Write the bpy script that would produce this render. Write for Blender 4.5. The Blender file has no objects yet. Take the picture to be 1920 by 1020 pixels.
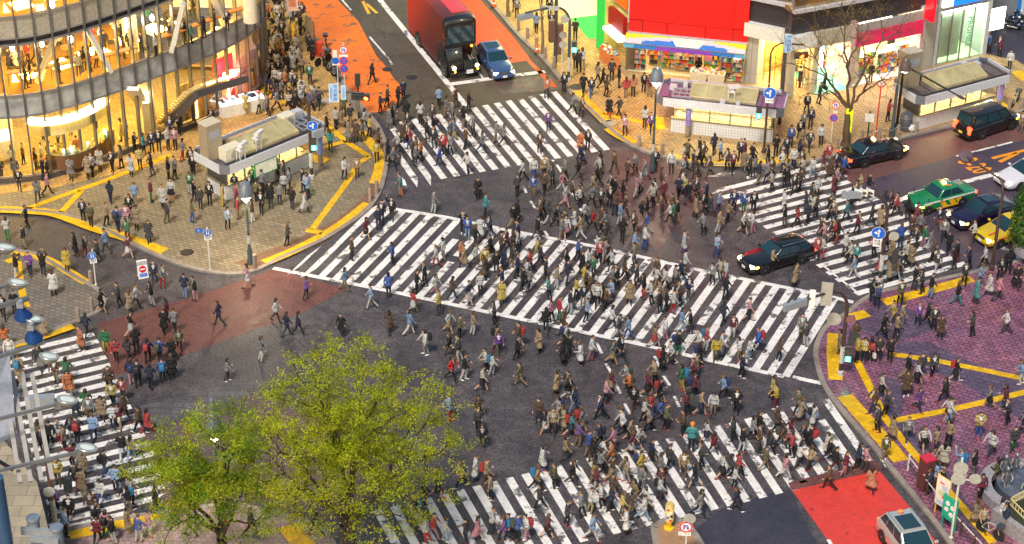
import bpy, bmesh, math, random, colorsys
from mathutils import Vector, Matrix, geometry
R=math.radians
random.seed(7)
SC=bpy.context.scene
COL=SC.collection
# ---------------------------------------------------------------- camera model
FPX,PIT,ROL,CAMH=3905.0,0.54103,0.0078889,65.375
CX,CY=960.0,510.0
_F=Vector((0,math.cos(PIT),-math.sin(PIT)));_r=Vector((1,0,0));_u=Vector((0,math.sin(PIT),math.cos(PIT)))
_R=_r*math.cos(ROL)+_u*math.sin(ROL);_U=_u*math.cos(ROL)-_r*math.sin(ROL)
EYE=Vector((0,0,CAMH))
def ray(u,v): return _F+_R*((u-CX)/FPX)-_U*((v-CY)/FPX)
def G(u,v,z=0.0):
    d=ray(u,v);t=(z-CAMH)/d.z;p=EYE+d*t;return Vector((p.x,p.y,z))
def AT(u,v,depth): return EYE+ray(u,v)*depth
def HZ(u,v,v2,z0=0.0):
    b=G(u,v,z0);k=(CY-v2)/FPX;q=b-EYE
    # (q+h*Z).U = k*(q+h*Z).F
    return (k*q.dot(_F)-q.dot(_U))/(_U.z-k*_F.z)
def PX(p):
    q=Vector(p)-EYE;z=q.dot(_F);return (CX+FPX*q.dot(_R)/z, CY-FPX*q.dot(_U)/z)
def heading(p,q): return math.atan2(q[1]-p[1],q[0]-p[0])
# ---------------------------------------------------------------- materials
MATS={}
def _new(name):
    m=bpy.data.materials.new(name);m.use_nodes=True
    nt=m.node_tree;b=nt.nodes['Principled BSDF'];return m,nt,b
def mat(name,col,rough=0.6,metal=0.0,var=0.12,scale=6.0,emis=None,es=0.0,coat=0.0,bump=0.0,spec=None):
    if name in MATS: return MATS[name]
    m,nt,b=_new(name)
    N=nt.nodes;L=nt.links
    tc=N.new('ShaderNodeTexCoord');no=N.new('ShaderNodeTexNoise');no.inputs['Scale'].default_value=scale;no.inputs['Detail'].default_value=4
    L.new(tc.outputs['Object'],no.inputs['Vector'])
    mr=N.new('ShaderNodeMapRange');mr.inputs[1].default_value=.3;mr.inputs[2].default_value=.7;mr.inputs[3].default_value=1-var;mr.inputs[4].default_value=1+var
    L.new(no.outputs['Fac'],mr.inputs[0])
    mx=N.new('ShaderNodeVectorMath');mx.operation='SCALE';mx.inputs[0].default_value=col[:3]
    L.new(mr.outputs[0],mx.inputs['Scale']);L.new(mx.outputs[0],b.inputs['Base Color'])
    b.inputs['Roughness'].default_value=rough;b.inputs['Metallic'].default_value=metal
    if coat: b.inputs['Coat Weight'].default_value=coat;b.inputs['Coat Roughness'].default_value=.05
    if spec is not None: b.inputs['Specular IOR Level'].default_value=spec
    if emis is not None:
        b.inputs['Emission Color'].default_value=(*emis[:3],1);b.inputs['Emission Strength'].default_value=es
    if bump:
        bp=N.new('ShaderNodeBump');bp.inputs['Strength'].default_value=bump;bp.inputs['Distance'].default_value=.02
        L.new(no.outputs['Fac'],bp.inputs['Height']);L.new(bp.outputs[0],b.inputs['Normal'])
    MATS[name]=m;return m
def glassmat(name,tint=(1,1,1),refl=.12,rough=.03):
    if name in MATS: return MATS[name]
    m=bpy.data.materials.new(name);m.use_nodes=True;nt=m.node_tree;N=nt.nodes;L=nt.links
    N.remove(N['Principled BSDF']);out=N['Material Output']
    t=N.new('ShaderNodeBsdfTransparent');t.inputs[0].default_value=(*tint,1)
    g=N.new('ShaderNodeBsdfGlossy');g.inputs['Roughness'].default_value=rough
    fr=N.new('ShaderNodeFresnel');fr.inputs[0].default_value=1.45
    ad=N.new('ShaderNodeMath');ad.operation='ADD';ad.inputs[1].default_value=refl*.3;L.new(fr.outputs[0],ad.inputs[0])
    x=N.new('ShaderNodeMixShader');L.new(ad.outputs[0],x.inputs[0]);L.new(t.outputs[0],x.inputs[1]);L.new(g.outputs[0],x.inputs[2])
    L.new(x.outputs[0],out.inputs[0]);MATS[name]=m;return m
def ground_mat(name,c1,c2,rough=.75,speck=.5,patch=.35,cracks=0.0,tile=None,wear=None,tilerot=0.0,mortar=None,bump=.25,msize=.014):
    """c1/c2 base mix; tile=(w,h): brick; wear=(colour,amount): worn paint showing colour below"""
    m,nt,b=_new(name);N=nt.nodes;L=nt.links
    geo=N.new('ShaderNodeNewGeometry');mp=N.new('ShaderNodeMapping');mp.inputs['Rotation'].default_value=(0,0,tilerot)
    L.new(geo.outputs['Position'],mp.inputs['Vector'])
    def noise(sc,det=5,rg=.6):
        n=N.new('ShaderNodeTexNoise');n.inputs['Scale'].default_value=sc;n.inputs['Detail'].default_value=det;n.inputs['Roughness'].default_value=rg
        L.new(mp.outputs[0],n.inputs['Vector']);return n
    def rng(src,a,bb,c,d):
        r=N.new('ShaderNodeMapRange');r.inputs[1].default_value=a;r.inputs[2].default_value=bb;r.inputs[3].default_value=c;r.inputs[4].default_value=d
        L.new(src,r.inputs[0]);return r.outputs[0]
    def mixc(f,a,bb,bt='MIX'):
        x=N.new('ShaderNodeMix');x.data_type='RGBA';x.blend_type=bt
        if isinstance(f,float): x.inputs[0].default_value=f
        else: L.new(f,x.inputs[0])
        for i,s in ((6,a),(7,bb)):
            if isinstance(s,tuple): x.inputs[i].default_value=(*s[:3],1)
            else: L.new(s,x.inputs[i])
        return x.outputs[2]
    big=noise(.30,9,.70);mid=noise(1.3,6,.7);fine=noise(7.5,4,.8)
    col=mixc(rng(big.outputs[0],.32,.68,0,1),c1,c2)
    if tile:
        br=N.new('ShaderNodeTexBrick');br.inputs['Scale'].default_value=1
        br.inputs['Brick Width'].default_value=tile[0];br.inputs['Row Height'].default_value=tile[1]
        br.inputs['Mortar Size'].default_value=msize;br.inputs['Mortar Smooth'].default_value=.2;br.inputs['Bias'].default_value=0
        br.inputs['Color1'].default_value=(.78,.78,.78,1);br.inputs['Color2'].default_value=(1.16,1.13,1.1,1)
        mo=mortar or (.34,.32,.32);br.inputs['Mortar'].default_value=(*mo,1)
        L.new(mp.outputs[0],br.inputs['Vector'])
        col=mixc(1.0,col,br.outputs['Color'],'MULTIPLY')
    v=N.new('ShaderNodeVectorMath');v.operation='SCALE';L.new(col,v.inputs[0])
    a1=rng(fine.outputs[0],.3,.7,1-speck*.6,1+speck*.6);a2=rng(mid.outputs[0],.3,.7,1-patch*.5,1+patch*.5)
    mu=N.new('ShaderNodeMath');mu.operation='MULTIPLY';L.new(a1,mu.inputs[0]);L.new(a2,mu.inputs[1]);L.new(mu.outputs[0],v.inputs['Scale'])
    col=v.outputs[0]
    if cracks:
        vo=N.new('ShaderNodeTexVoronoi');vo.feature='DISTANCE_TO_EDGE';vo.inputs['Scale'].default_value=.17
        wn=noise(.8,4);ad=N.new('ShaderNodeVectorMath');ad.operation='ADD';L.new(mp.outputs[0],ad.inputs[0])
        sc=N.new('ShaderNodeVectorMath');sc.operation='SCALE';sc.inputs['Scale'].default_value=1.6;L.new(wn.outputs['Color'],sc.inputs[0]);L.new(sc.outputs[0],ad.inputs[1])
        L.new(ad.outputs[0],vo.inputs['Vector'])
        col=mixc(rng(vo.outputs['Distance'],0.0,.012,cracks,0.0),col,tuple(x*.35 for x in c1))
    if wear:
        w1=noise(wear[2] if len(wear)>2 else 2.2,8,.72)
        t=1-wear[1]
        col=mixc(rng(w1.outputs[0],t*.62+.12,t*.62+.17,0,1),col,wear[0])
    L.new(col,b.inputs['Base Color'])
    L.new(rng(mid.outputs[0],.3,.7,max(.05,rough-.18),min(1,rough+.12)),b.inputs['Roughness'])
    bp=N.new('ShaderNodeBump');bp.inputs['Strength'].default_value=bump;bp.inputs['Distance'].default_value=.02
    if tile:
        L.new(br.outputs['Fac'],bp.inputs['Height']);bp.invert=True
    else: L.new(fine.outputs[0],bp.inputs['Height'])
    L.new(bp.outputs[0],b.inputs['Normal'])
    MATS[name]=m;return m
# ---------------------------------------------------------------- mesh builder
class MB:
    def __init__(s): s.v=[];s.f=[];s.m=[]
    def add(s,vs,fs,mi=0):
        o=len(s.v);s.v+= [tuple(p) for p in vs];s.f+=[[i+o for i in f] for f in fs];s.m+=[mi]*len(fs);return s
    def box(s,c,sz,rz=0,mi=0,top=1.0,tilt=None):
        hx,hy,hz=sz[0]/2,sz[1]/2,sz[2]/2;cs,sn=math.cos(rz),math.sin(rz);vs=[]
        for z,k in ((-hz,1.0),(hz,top)):
            for x,y in ((-hx,-hy),(hx,-hy),(hx,hy),(-hx,hy)):
                p=Vector((x*k,y*k,z))
                if tilt: p=tilt@p
                vs.append((c[0]+p.x*cs-p.y*sn,c[1]+p.x*sn+p.y*cs,c[2]+p.z))
        return s.add(vs,[(3,2,1,0),(4,5,6,7),(0,1,5,4),(1,2,6,5),(2,3,7,6),(3,0,4,7)],mi)
    def beam(s,a,b,w,h,mi=0,up=Vector((0,0,1))):
        a=Vector(a);b=Vector(b);d=(b-a).normalized();x=d.cross(up)
        if x.length<1e-4: x=d.cross(Vector((1,0,0)))
        x.normalize();y=x.cross(d).normalized();vs=[]
        for p in (a,b):
            for i,j in ((-1,-1),(1,-1),(1,1),(-1,1)): vs.append(p+x*(i*w/2)+y*(j*h/2))
        return s.add(vs,[(3,2,1,0),(4,5,6,7),(0,1,5,4),(1,2,6,5),(2,3,7,6),(3,0,4,7)],mi)
    def prism(s,poly,z0,z1,mi=0,mside=None,bottom=True):
        P=[Vector((p[0],p[1],0)) for p in poly]
        ar=sum(P[i].x*P[(i+1)%len(P)].y-P[(i+1)%len(P)].x*P[i].y for i in range(len(P)))
        if ar<0: P.reverse()
        n=len(P);tri=geometry.tessellate_polygon([P])
        vs=[(p.x,p.y,z0) for p in P]+[(p.x,p.y,z1) for p in P]
        fs=[];ms=[]
        top=[]
        for t in tri:
            a,b,c=[P[i] for i in t]
            if (b-a).cross(c-a).z<0: t=(t[0],t[2],t[1])
            top.append(tuple(i+n for i in t))
            if bottom: fs.append((t[0],t[2],t[1]))
        s.add(vs,top+fs+[],mi)
        o=len(s.v)-2*n
        for i in range(n):
            j=(i+1)%n
            s.f.append([o+i,o+j,o+j+n,o+i+n]);s.m.append(mi if mside is None else mside)
        return s
    def sheet(s,poly,z,mi=0):
        P=[Vector((p[0],p[1],0)) for p in poly];tri=geometry.tessellate_polygon([P]);fs=[]
        for t in tri:
            a,b,c=[P[i] for i in t]
            if (b-a).cross(c-a).z<0: t=(t[0],t[2],t[1])
            fs.append(t)
        return s.add([(p.x,p.y,z) for p in P],fs,mi)
    def strip(s,pts,w,z,mi=0,off=0.0):
        """flat ribbon of width w along pts (world xy), left offset off"""
        n=len(pts);P=[Vector((p[0],p[1])) for p in pts];vs=[]
        for i in range(n):
            d=(P[min(i+1,n-1)]-P[max(i-1,0)]).normalized();nn=Vector((-d.y,d.x))
            vs+=[(*(P[i]+nn*(off+w/2)),z),(*(P[i]+nn*(off-w/2)),z)]
        return s.add(vs,[(2*i+1,2*i+3,2*i+2,2*i) for i in range(n-1)],mi)
    def curb(s,pts,w,z0,z1,mi=0,off=0.0):
        n=len(pts);P=[Vector((p[0],p[1])) for p in pts];vs=[]
        for i in range(n):
            d=(P[min(i+1,n-1)]-P[max(i-1,0)]).normalized();nn=Vector((-d.y,d.x))
            a=P[i]+nn*(off+w/2);b=P[i]+nn*(off-w/2)
            vs+=[(*a,z0),(*b,z0),(*b,z1),(*a,z1)]
        fs=[]
        for i in range(n-1):
            o=4*i
            for k in range(4): fs.append((o+k,o+4+k,o+4+(k+1)%4,o+(k+1)%4))
        fs+=[(0,1,2,3),tuple(4*(n-1)+k for k in (3,2,1,0))]
        return s.add(vs,fs,mi)
    def tube(s,pts,rad,n=8,mi=0,cap=True):
        P=[Vector(p) for p in pts]
        if not hasattr(rad,'__len__'): rad=[rad]*len(P)
        t=(P[1]-P[0]).normalized();x=t.cross(Vector((0,0,1)))
        if x.length<.05: x=t.cross(Vector((1,0,0)))
        x.normalize();vs=[]
        for i,p in enumerate(P):
            t=(P[min(i+1,len(P)-1)]-P[max(i-1,0)])
            if t.length<1e-6: t=Vector((0,0,1))
            t.normalize();x=(x-t*x.dot(t))
            if x.length<1e-5: x=t.orthogonal()
            x.normalize();y=t.cross(x)
            for k in range(n):
                a=2*math.pi*k/n;vs.append(p+(x*math.cos(a)+y*math.sin(a))*rad[i])
        fs=[]
        for i in range(len(P)-1):
            for k in range(n): fs.append((i*n+k,i*n+(k+1)%n,(i+1)*n+(k+1)%n,(i+1)*n+k))
        if cap: fs+=[tuple(range(n-1,-1,-1)),tuple((len(P)-1)*n+k for k in range(n))]
        return s.add(vs,fs,mi)
    def lathe(s,prof,c=(0,0,0),n=16,mi=0,M=None,sx=1.0,sy=1.0):
        vs=[];fs=[]
        for r,z in prof:
            for k in range(n):
                a=2*math.pi*k/n;p=Vector((r*math.cos(a)*sx,r*math.sin(a)*sy,z))
                if M: p=M@p
                vs.append((p.x+c[0],p.y+c[1],p.z+c[2]))
        for i in range(len(prof)-1):
            for k in range(n): fs.append((i*n+k,i*n+(k+1)%n,(i+1)*n+(k+1)%n,(i+1)*n+k))
        if prof[0][0]>1e-4: fs.append(tuple(range(n-1,-1,-1)))
        if prof[-1][0]>1e-4: fs.append(tuple((len(prof)-1)*n+k for k in range(n)))
        return s.add(vs,fs,mi)
    def loft(s,rings,mi=0,cap=True,closed=True):
        n=len(rings[0]);vs=[p for r in rings for p in r];fs=[]
        for i in range(len(rings)-1):
            for k in range(n if closed else n-1): fs.append((i*n+k,i*n+(k+1)%n,(i+1)*n+(k+1)%n,(i+1)*n+k))
        if cap and closed: fs+=[tuple(range(n-1,-1,-1)),tuple((len(rings)-1)*n+k for k in range(n))]
        return s.add(vs,fs,mi)
    def quad(s,a,b,c,d,mi=0): return s.add([a,b,c,d],[(0,1,2,3)],mi)
    def panel(s,a,b,c,d,t,mi=0):
        """quad a,b,c,d given thickness t along its normal"""
        a,b,c,d=map(Vector,(a,b,c,d));n=(b-a).cross(d-a).normalized()*t
        vs=[a,b,c,d,a-n,b-n,c-n,d-n]
        return s.add(vs,[(0,1,2,3),(7,6,5,4),(0,4,5,1),(1,5,6,2),(2,6,7,3),(3,7,4,0)],mi)
    def ellipsoid(s,c,r,n=12,mi=0,M=None):
        pr=[]
        k=max(5,n//2)
        for i in range(k+1):
            a=-math.pi/2+math.pi*i/k;pr.append((max(math.cos(a),0.0),math.sin(a)))
        vs=[];fs=[]
        for rr,z in pr:
            for j in range(n):
                a=2*math.pi*j/n;p=Vector((rr*math.cos(a)*r[0],rr*math.sin(a)*r[1],z*r[2]))
                if M: p=M@p
                vs.append((p.x+c[0],p.y+c[1],p.z+c[2]))
        for i in range(k):
            for j in range(n): fs.append((i*n+j,i*n+(j+1)%n,(i+1)*n+(j+1)%n,(i+1)*n+j))
        return s.add(vs,fs,mi)
    def mesh(s,name,mats,smooth=False,ang=40):
        me=bpy.data.meshes.new(name);me.from_pydata([tuple(p) for p in s.v],[],s.f)
        for m in (mats if isinstance(mats,(list,tuple)) else [mats]): me.materials.append(m)
        me.polygons.foreach_set('material_index',s.m);me.update()
        bm=bmesh.new();bm.from_mesh(me);bmesh.ops.remove_doubles(bm,verts=bm.verts,dist=1e-5)
        bm.to_mesh(me);bm.free()
        if smooth:
            me.shade_smooth();me.set_sharp_from_angle(angle=R(ang))
        return me
    def build(s,name,mats,parent=None,smooth=False,world=True,ang=40):
        me=s.mesh(name,mats,smooth,ang);o=bpy.data.objects.new(name,me);COL.objects.link(o)
        if parent is not None:
            o.parent=parent
            if world: o.matrix_parent_inverse=Matrix.Translation(-WL(parent))
        return o
_WL={}
def WL(o):
    p=Vector((0,0,0))
    while o is not None:
        p=p+o.location if o.type=='EMPTY' else p
        o=o.parent
    return p
def empty(name,loc=(0,0,0),rz=0.0,label=None,cat=None,group=None):
    o=bpy.data.objects.new(name,None);COL.objects.link(o);o.location=loc;o.rotation_euler=(0,0,rz);o.empty_display_size=.3
    tag(o,label,cat,group);return o
def tag(o,label=None,cat=None,group=None,kind=None):
    if label:o['label']=label
    if cat:o['category']=cat
    if group:o['group']=group
    if kind:o['kind']=kind
    return o
def kids(o): return [c for c in ALLK.get(o.name,[])]
ALLK={}
def copy_tree(o,label=None,loc=None,rz=None):
    def rec(a,par):
        c=a.copy();COL.objects.link(c)
        if par is not None: c.parent=par
        for ch in list(a.children): rec(ch,c)
        return c
    c=rec(o,None)
    if label:c['label']=label
    if loc is not None:c.location=loc
    if rz is not None:c.rotation_euler=(0,0,rz)
    return c
def struct(name,mb,m,smooth=False): return tag(mb.build(name,m,smooth=smooth),kind='structure')
_fc={}
def text_mb(txt,size,M,depth=.004,mi=0,mb=None,align='CENTER',stretch=1.0,bold=0.0):
    """text as geometry: local x right, y up, placed through matrix M"""
    cu=bpy.data.curves.new('lettering','FONT');cu.body=txt;cu.size=size;cu.align_x=align;cu.align_y='CENTER';cu.extrude=depth;cu.resolution_u=2;cu.offset=bold
    ob=bpy.data.objects.new('lettering',cu);COL.objects.link(ob);bpy.context.view_layer.update()
    dg=bpy.context.evaluated_depsgraph_get();me=bpy.data.meshes.new_from_object(ob.evaluated_get(dg))
    mb=mb or MB();vs=[M@Vector((v.co.x,v.co.y*stretch,v.co.z)) for v in me.vertices]
    mb.add(vs,[tuple(p.vertices) for p in me.polygons],mi)
    bpy.data.objects.remove(ob);bpy.data.curves.remove(cu);bpy.data.meshes.remove(me)
    return mb
def frame(o,x,y): # matrix from origin, x dir, y dir
    x=Vector(x).normalized();y=Vector(y);y=(y-x*y.dot(x)).normalized();z=x.cross(y)
    M=Matrix((x,y,z)).transposed().to_4x4();M.translation=Vector(o);return M
def spline(pts,n=6):
    """Catmull-Rom through xy points"""
    P=[Vector(p) for p in pts];out=[]
    for i in range(len(P)-1):
        p0=P[max(i-1,0)];p1=P[i];p2=P[i+1];p3=P[min(i+2,len(P)-1)]
        for k in range(n):
            t=k/n;out.append(.5*((2*p1)+(p2-p0)*t+(2*p0-5*p1+4*p2-p3)*t*t+(3*p1-p0-3*p2+p3)*t**3))
    out.append(P[-1]);return out
def GP(pts,z=0.0): return [G(u,v,z) for u,v in pts]
PZ=0.13   # pavement height
# ---------------------------------------------------------------- ground & road surfaces
asph=ground_mat('asphalt_dark',(.042,.036,.042),(.096,.082,.086),rough=.6,speck=1.6,patch=.9,cracks=.6)
asph_brown=ground_mat('asphalt_brown',(.075,.060,.042),(.105,.082,.054),rough=.7,speck=.8,patch=.4,cracks=.6)
asph_red=ground_mat('asphalt_red',(.105,.036,.032),(.15,.058,.050),rough=.6,speck=1.1,patch=.6)
asph_plum=ground_mat('asphalt_plum',(.050,.038,.062),(.075,.054,.078),rough=.55,speck=.8,patch=.35)
asph_rust=ground_mat('asphalt_rust',(.150,.066,.050),(.115,.055,.062),rough=.6,speck=.8,patch=.35)
asph_grey=ground_mat('asphalt_grey',(.08,.075,.085),(.11,.10,.11),rough=.7,speck=.9,patch=.5,tile=(1.2,.55))
asph_navy=ground_mat('asphalt_navy',(.032,.030,.046),(.050,.045,.060),rough=.45,speck=.7,patch=.4)
lane_orange=ground_mat('lane_orange',(.78,.15,.008),(.85,.20,.010),rough=.6,speck=.35,patch=.25,wear=((.20,.11,.06),.30,1.1))
lane_red=ground_mat('lane_red',(.74,.085,.010),(.62,.065,.010),rough=.55,speck=.35,patch=.3,wear=((.08,.04,.035),.16,1.0))
lane_scarlet=ground_mat('lane_scarlet',(.66,.050,.032),(.55,.042,.035),rough=.5,speck=.35,patch=.25,wear=((.22,.035,.03),.22,1.6))
mark_white=ground_mat('road_paint_white',(.80,.76,.72),(.66,.62,.60),rough=.6,speck=.28,patch=.4,wear=((.12,.11,.11),.33,.9))
mark_yellow=ground_mat('road_paint_yellow',(.72,.40,.03),(.66,.36,.03),rough=.6,speck=.2,patch=.2,wear=((.1,.08,.05),.14,4.))
mark_orange=ground_mat('road_paint_orange',(.85,.30,.01),(.78,.26,.01),rough=.6,speck=.2,patch=.2)
pave_tan=ground_mat('paving_tan',(.29,.235,.15),(.21,.172,.118),rough=.6,speck=.3,patch=.25,msize=.03,tile=(.44,.25),tilerot=R(24),mortar=(.45,.42,.4))
pave_gold_lit=ground_mat('paving_gold_lit',(.58,.36,.11),(.47,.29,.10),rough=.6,speck=.3,patch=.3,msize=.03,tile=(.44,.25),tilerot=R(-62),mortar=(.5,.45,.42))  # yellow light from the shop windows is mixed into this paving colour
pave_grey=ground_mat('paving_grey',(.20,.175,.145),(.155,.14,.125),rough=.65,speck=.3,patch=.3,msize=.03,tile=(.40,.30),tilerot=R(26),mortar=(.45,.43,.42))
pave_mid=ground_mat('paving_sand',(.44,.30,.13),(.34,.23,.115),rough=.65,speck=.3,patch=.35,msize=.03,tile=(.44,.25),tilerot=R(26),mortar=(.48,.45,.42))
pave_plum_lit=ground_mat('paving_plum_lit',(.29,.105,.13),(.215,.10,.175),rough=.33,speck=.3,patch=.8,tile=(.42,.29),tilerot=R(28),mortar=(.30,.26,.40),msize=.028)  # pink-purple light of unseen billboards is put into the brick colour
pave_plum_dark=ground_mat('paving_slate',(.125,.08,.12),(.10,.07,.115),rough=.33,speck=.3,patch=.4,msize=.035,tile=(.52,.36),tilerot=R(28),mortar=(.55,.5,.6))  # the same mauve light tint goes into these darker slabs
pave_brown=ground_mat('paving_brown',(.26,.14,.075),(.21,.115,.07),rough=.65,speck=.3,patch=.3,tile=(.6,.10),tilerot=R(50),mortar=(.5,.45,.4))
pave_pink=ground_mat('paving_pink',(.34,.24,.22),(.27,.19,.19),rough=.65,speck=.4,patch=.4,tile=(.3,.3),mortar=(.5,.45,.42))
kerb_m=ground_mat('kerb_stone',(.30,.25,.21),(.22,.185,.16),rough=.7,speck=.4,patch=.5)
tact=ground_mat('tactile_yellow',(.78,.46,.005),(.70,.40,.005),rough=.55,speck=.2,patch=.25,tile=(.3,.3),tilerot=R(20),mortar=(.75,.68,.5),wear=((.22,.15,.05),.10,3.))
gm=MB();gm.sheet([(-900,-200),(900,-200),(900,2500),(-900,2500)],0.0);struct('ground',gm,asph)
def zone(name,pts,z,m): 
    a=MB();a.sheet(GP(pts,z),z);return struct(name,a,m)
zone('road_northwest',[(560,-40),(683,200),(735,235),(1070,180),(1000,90),(900,-40)],.004,asph_brown)
zone('bus_lane_orange',[(538,-14),(572,55),(623,112),(647,160),(690,212),(728,208),(745,190),(762,170),(741,150),(720,120),(706,105),(672,40),(620,-14)],.008,lane_orange)
zone('bus_lane_red',[(856,-14),(870,18),(878,60),(905,110),(925,128),(958,118),(990,113),(984,98),(962,68),(888,-14)],.008,lane_red)
zone('lane_red_patch',[(925,152),(1045,139),(1062,165),(1000,172),(940,176)],.008,ground_mat('lane_red_worn',(.30,.06,.03),(.22,.06,.04),rough=.5,speck=.4,patch=.4,wear=((.09,.07,.06),.55,1.4)))
zone('lane_red_strip',[(986,99),(995,113),(1046,163),(1034,163),(990,117),(982,104)],.012,lane_red)
zone('road_red_brown',[(182,606),(350,560),(520,503),(565,520),(652,541),(560,590),(480,617),(333,670),(213,706)],.004,asph_red)
zone('road_grey_band',[(250,764),(330,745),(437,718),(470,740),(330,790),(262,808)],.008,asph_grey)
zone('road_plum_lower',[(262,808),(470,740),(700,820),(760,900),(590,985),(420,950),(300,965),(290,900)],.004,ground_mat('asphalt_mauve',(.085,.050,.060),(.115,.072,.080),rough=.65,speck=.8,patch=.4))
zone('road_east',[(1550,300),(1693,262),(1793,238),(2000,190),(2000,470),(1890,520),(1790,500),(1600,350)],.004,asph_plum)
zone('road_east_rust',[(1552,301),(1693,264),(1793,240),(2000,192),(2000,243),(1897,268),(1793,293),(1690,321),(1600,347)],.008,asph_rust)
zone('road_centre_rust',[(1140,282),(1200,284),(1260,306),(1340,330),(1300,400),(1230,470),(1180,420),(1150,330)],.004,ground_mat('asphalt_wine',(.058,.036,.042),(.088,.056,.060),rough=.5,speck=1.2,patch=.8))
zone('road_southeast',[(1290,1100),(1290,1000),(1360,950),(1483,914),(1500,960),(1580,1100)],.004,asph_navy)
zone('road_southeast_strip',[(1478,905),(1640,862),(1656,880),(1483,920)],.012,asph_red)
zone('bus_lane_scarlet',[(1483,916),(1560,898),(1650,884),(1703,947),(1790,1060),(1585,1060)],.008,lane_scarlet)
# ---------------------------------------------------------------- pavements (raised, with kerb stones)
def pavement(name,kerb,rest,m,kw=.3,kname='kerb'):
    K=spline(GP(kerb),4);rest=[G(u,v) for u,v in rest]
    a=MB();a.prism(K+rest,-.2,PZ,0);struct(name,a,m)
    poly=[(p.x,p.y) for p in K+rest]
    ar=sum(poly[i][0]*poly[(i+1)%len(poly)][1]-poly[(i+1)%len(poly)][0]*poly[i][1] for i in range(len(poly)))
    b=MB();b.curb([(p.x,p.y) for p in K],kw,-.1,PZ+.012,off=(.1 if ar>0 else -.1));struct(kname,b,kerb_m)
    return K
K1=pavement('pavement_northwest',[(-120,388),(0,397),(60,399),(120,406),(180,426),(240,456),(310,489),(370,508),(430,517),(480,510),(530,486),(600,456),(650,426),(690,396),(712,366),(722,336),(728,300),(724,270),(712,240),(690,212),(650,165),(623,112),(568,40),(520,-60)],[(430,-260),(-400,-60),(-400,360)],pave_tan)
a=MB();a.sheet(GP([(512,494),(560,472),(610,450),(650,424),(690,394),(712,366),(722,336),(728,300),(722,268),(700,238),(684,250),(702,275),(706,305),(700,335),(690,358),(668,382),(630,410),(590,432),(540,455),(480,478),(440,492),(470,506)],PZ+.004),PZ+.004);struct('pavement_northwest_border',a,pave_brown)
a=MB();a.sheet(GP([(560,300),(640,250),(684,240),(640,170),(560,40),(520,-40),(470,-40),(440,60),(440,170),(330,245),(100,335),(0,348),(-60,352),(-60,370),(100,352),(330,300)],PZ+.004),PZ+.004);struct('pavement_northwest_warm_lit',a,pave_gold_lit)
K2=pavement('pavement_west',[(-120,476),(0,474),(30,471),(70,478),(110,500),(150,524),(180,540),(196,556),(197,572),(185,587),(140,607),(60,640),(0,658),(-120,690)],[(-300,600)],pave_grey)
K3=pavement('pavement_northeast',[(840,-90),(960,56),(1010,105),(1047,148),(1070,178),(1093,197),(1127,230),(1157,257),(1193,280),(1247,297),(1293,308),(1360,313),(1482,311),(1550,298),(1693,260),(1793,237),(1920,210),(2080,165)],[(2080,20),(1860,-20),(1500,-200),(900,-260)],pave_mid)
a=MB();a.sheet(GP([(962,48),(1060,160),(1130,222),(1180,262),(1240,285),(1240,245),(1230,190),(1180,150),(1130,100),(1060,30),(1000,-20),(910,-20)],PZ+.004),PZ+.004);struct('pavement_northeast_warm_lit',a,pave_gold_lit)
K4=pavement('pavement_east',[(2080,440),(1920,487),(1850,505),(1760,525),(1653,547),(1627,557),(1607,570),(1587,587),(1550,610),(1534,633),(1526,660),(1530,690),(1545,730),(1580,777),(1627,830),(1667,880),(1693,911),(1740,970),(1773,1014),(1840,1110)],[(2300,1110),(2300,500)],pave_plum_lit)
a=MB()
a.sheet(GP([(1660,664),(1690,640),(1740,640),(1800,670),(1920,722),(1920,790),(1880,765),(1800,715),(1730,690)],PZ+.004),PZ+.004)
a.sheet(GP([(1600,590),(1660,566),(1720,585),(1750,620),(1690,640),(1650,640),(1610,620)],PZ+.004),PZ+.004)
a.sheet(GP([(1650,700),(1700,720),(1690,780),(1760,860),(1860,1010),(1830,1010),(1730,880),(1655,780)],PZ+.004),PZ+.004)
struct('pavement_east_slate',a,pave_plum_dark)
K5=pavement('pavement_south',[(20,1022),(93,1001),(200,978),(297,962),(420,947),(470,952),(520,963),(590,985),(625,1015),(650,1080)],[(650,1250),(0,1250)],pave_pink)
K6=pavement('traffic_island',[(1243,1100),(1223,1003),(1227,988),(1243,977),(1267,974),(1285,982),(1297,992),(1313,1014),(1350,1080)],[(1345,1110)],ground_mat('island_brown',(.36,.20,.10),(.30,.17,.09),rough=.8,speck=.4),kw=.32,kname='island_kerb')
# ---------------------------------------------------------------- zebra crossings
def lerp(a,b,t): return (a[0]+(b[0]-a[0])*t,a[1]+(b[1]-a[1])*t)
def zebra(name,tops,bots,skip=(),w=.45,z=.010,cuts=None):
    """tops/bots: pixel ends of each stripe's centre line"""
    mb=MB()
    for i,(t,b) in enumerate(zip(tops,bots)):
        if i in skip: continue
        segs=[(0,1)] if not cuts or i not in cuts else cuts[i]
        for s0,s1 in segs:
            p=G(*lerp(t,b,s0),z);q=G(*lerp(t,b,s1),z);d=(q-p);d.z=0
            # ends cut parallel to the crossing's edge
            e=(G(*tops[min(i+1,len(tops)-1)])-G(*tops[max(i-1,0)]));e.z=0;e.normalize()
            nn=Vector((-d.y,d.x,0)).normalized();k=w/2/max(.3,abs(e.dot(nn)));e=e*k
            if e.dot(nn)<0:e=-e
            mb.quad(p-e,q-e,q+e,p+e)
    bm_fix(mb);return struct(name,mb,mark_white)
def bm_fix(mb):
    for i,f in enumerate(mb.f):
        a,b,c=[Vector(mb.v[j]) for j in f[:3]]
        if (b-a).cross(c-a).z<0: mb.f[i]=f[::-1]
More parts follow.
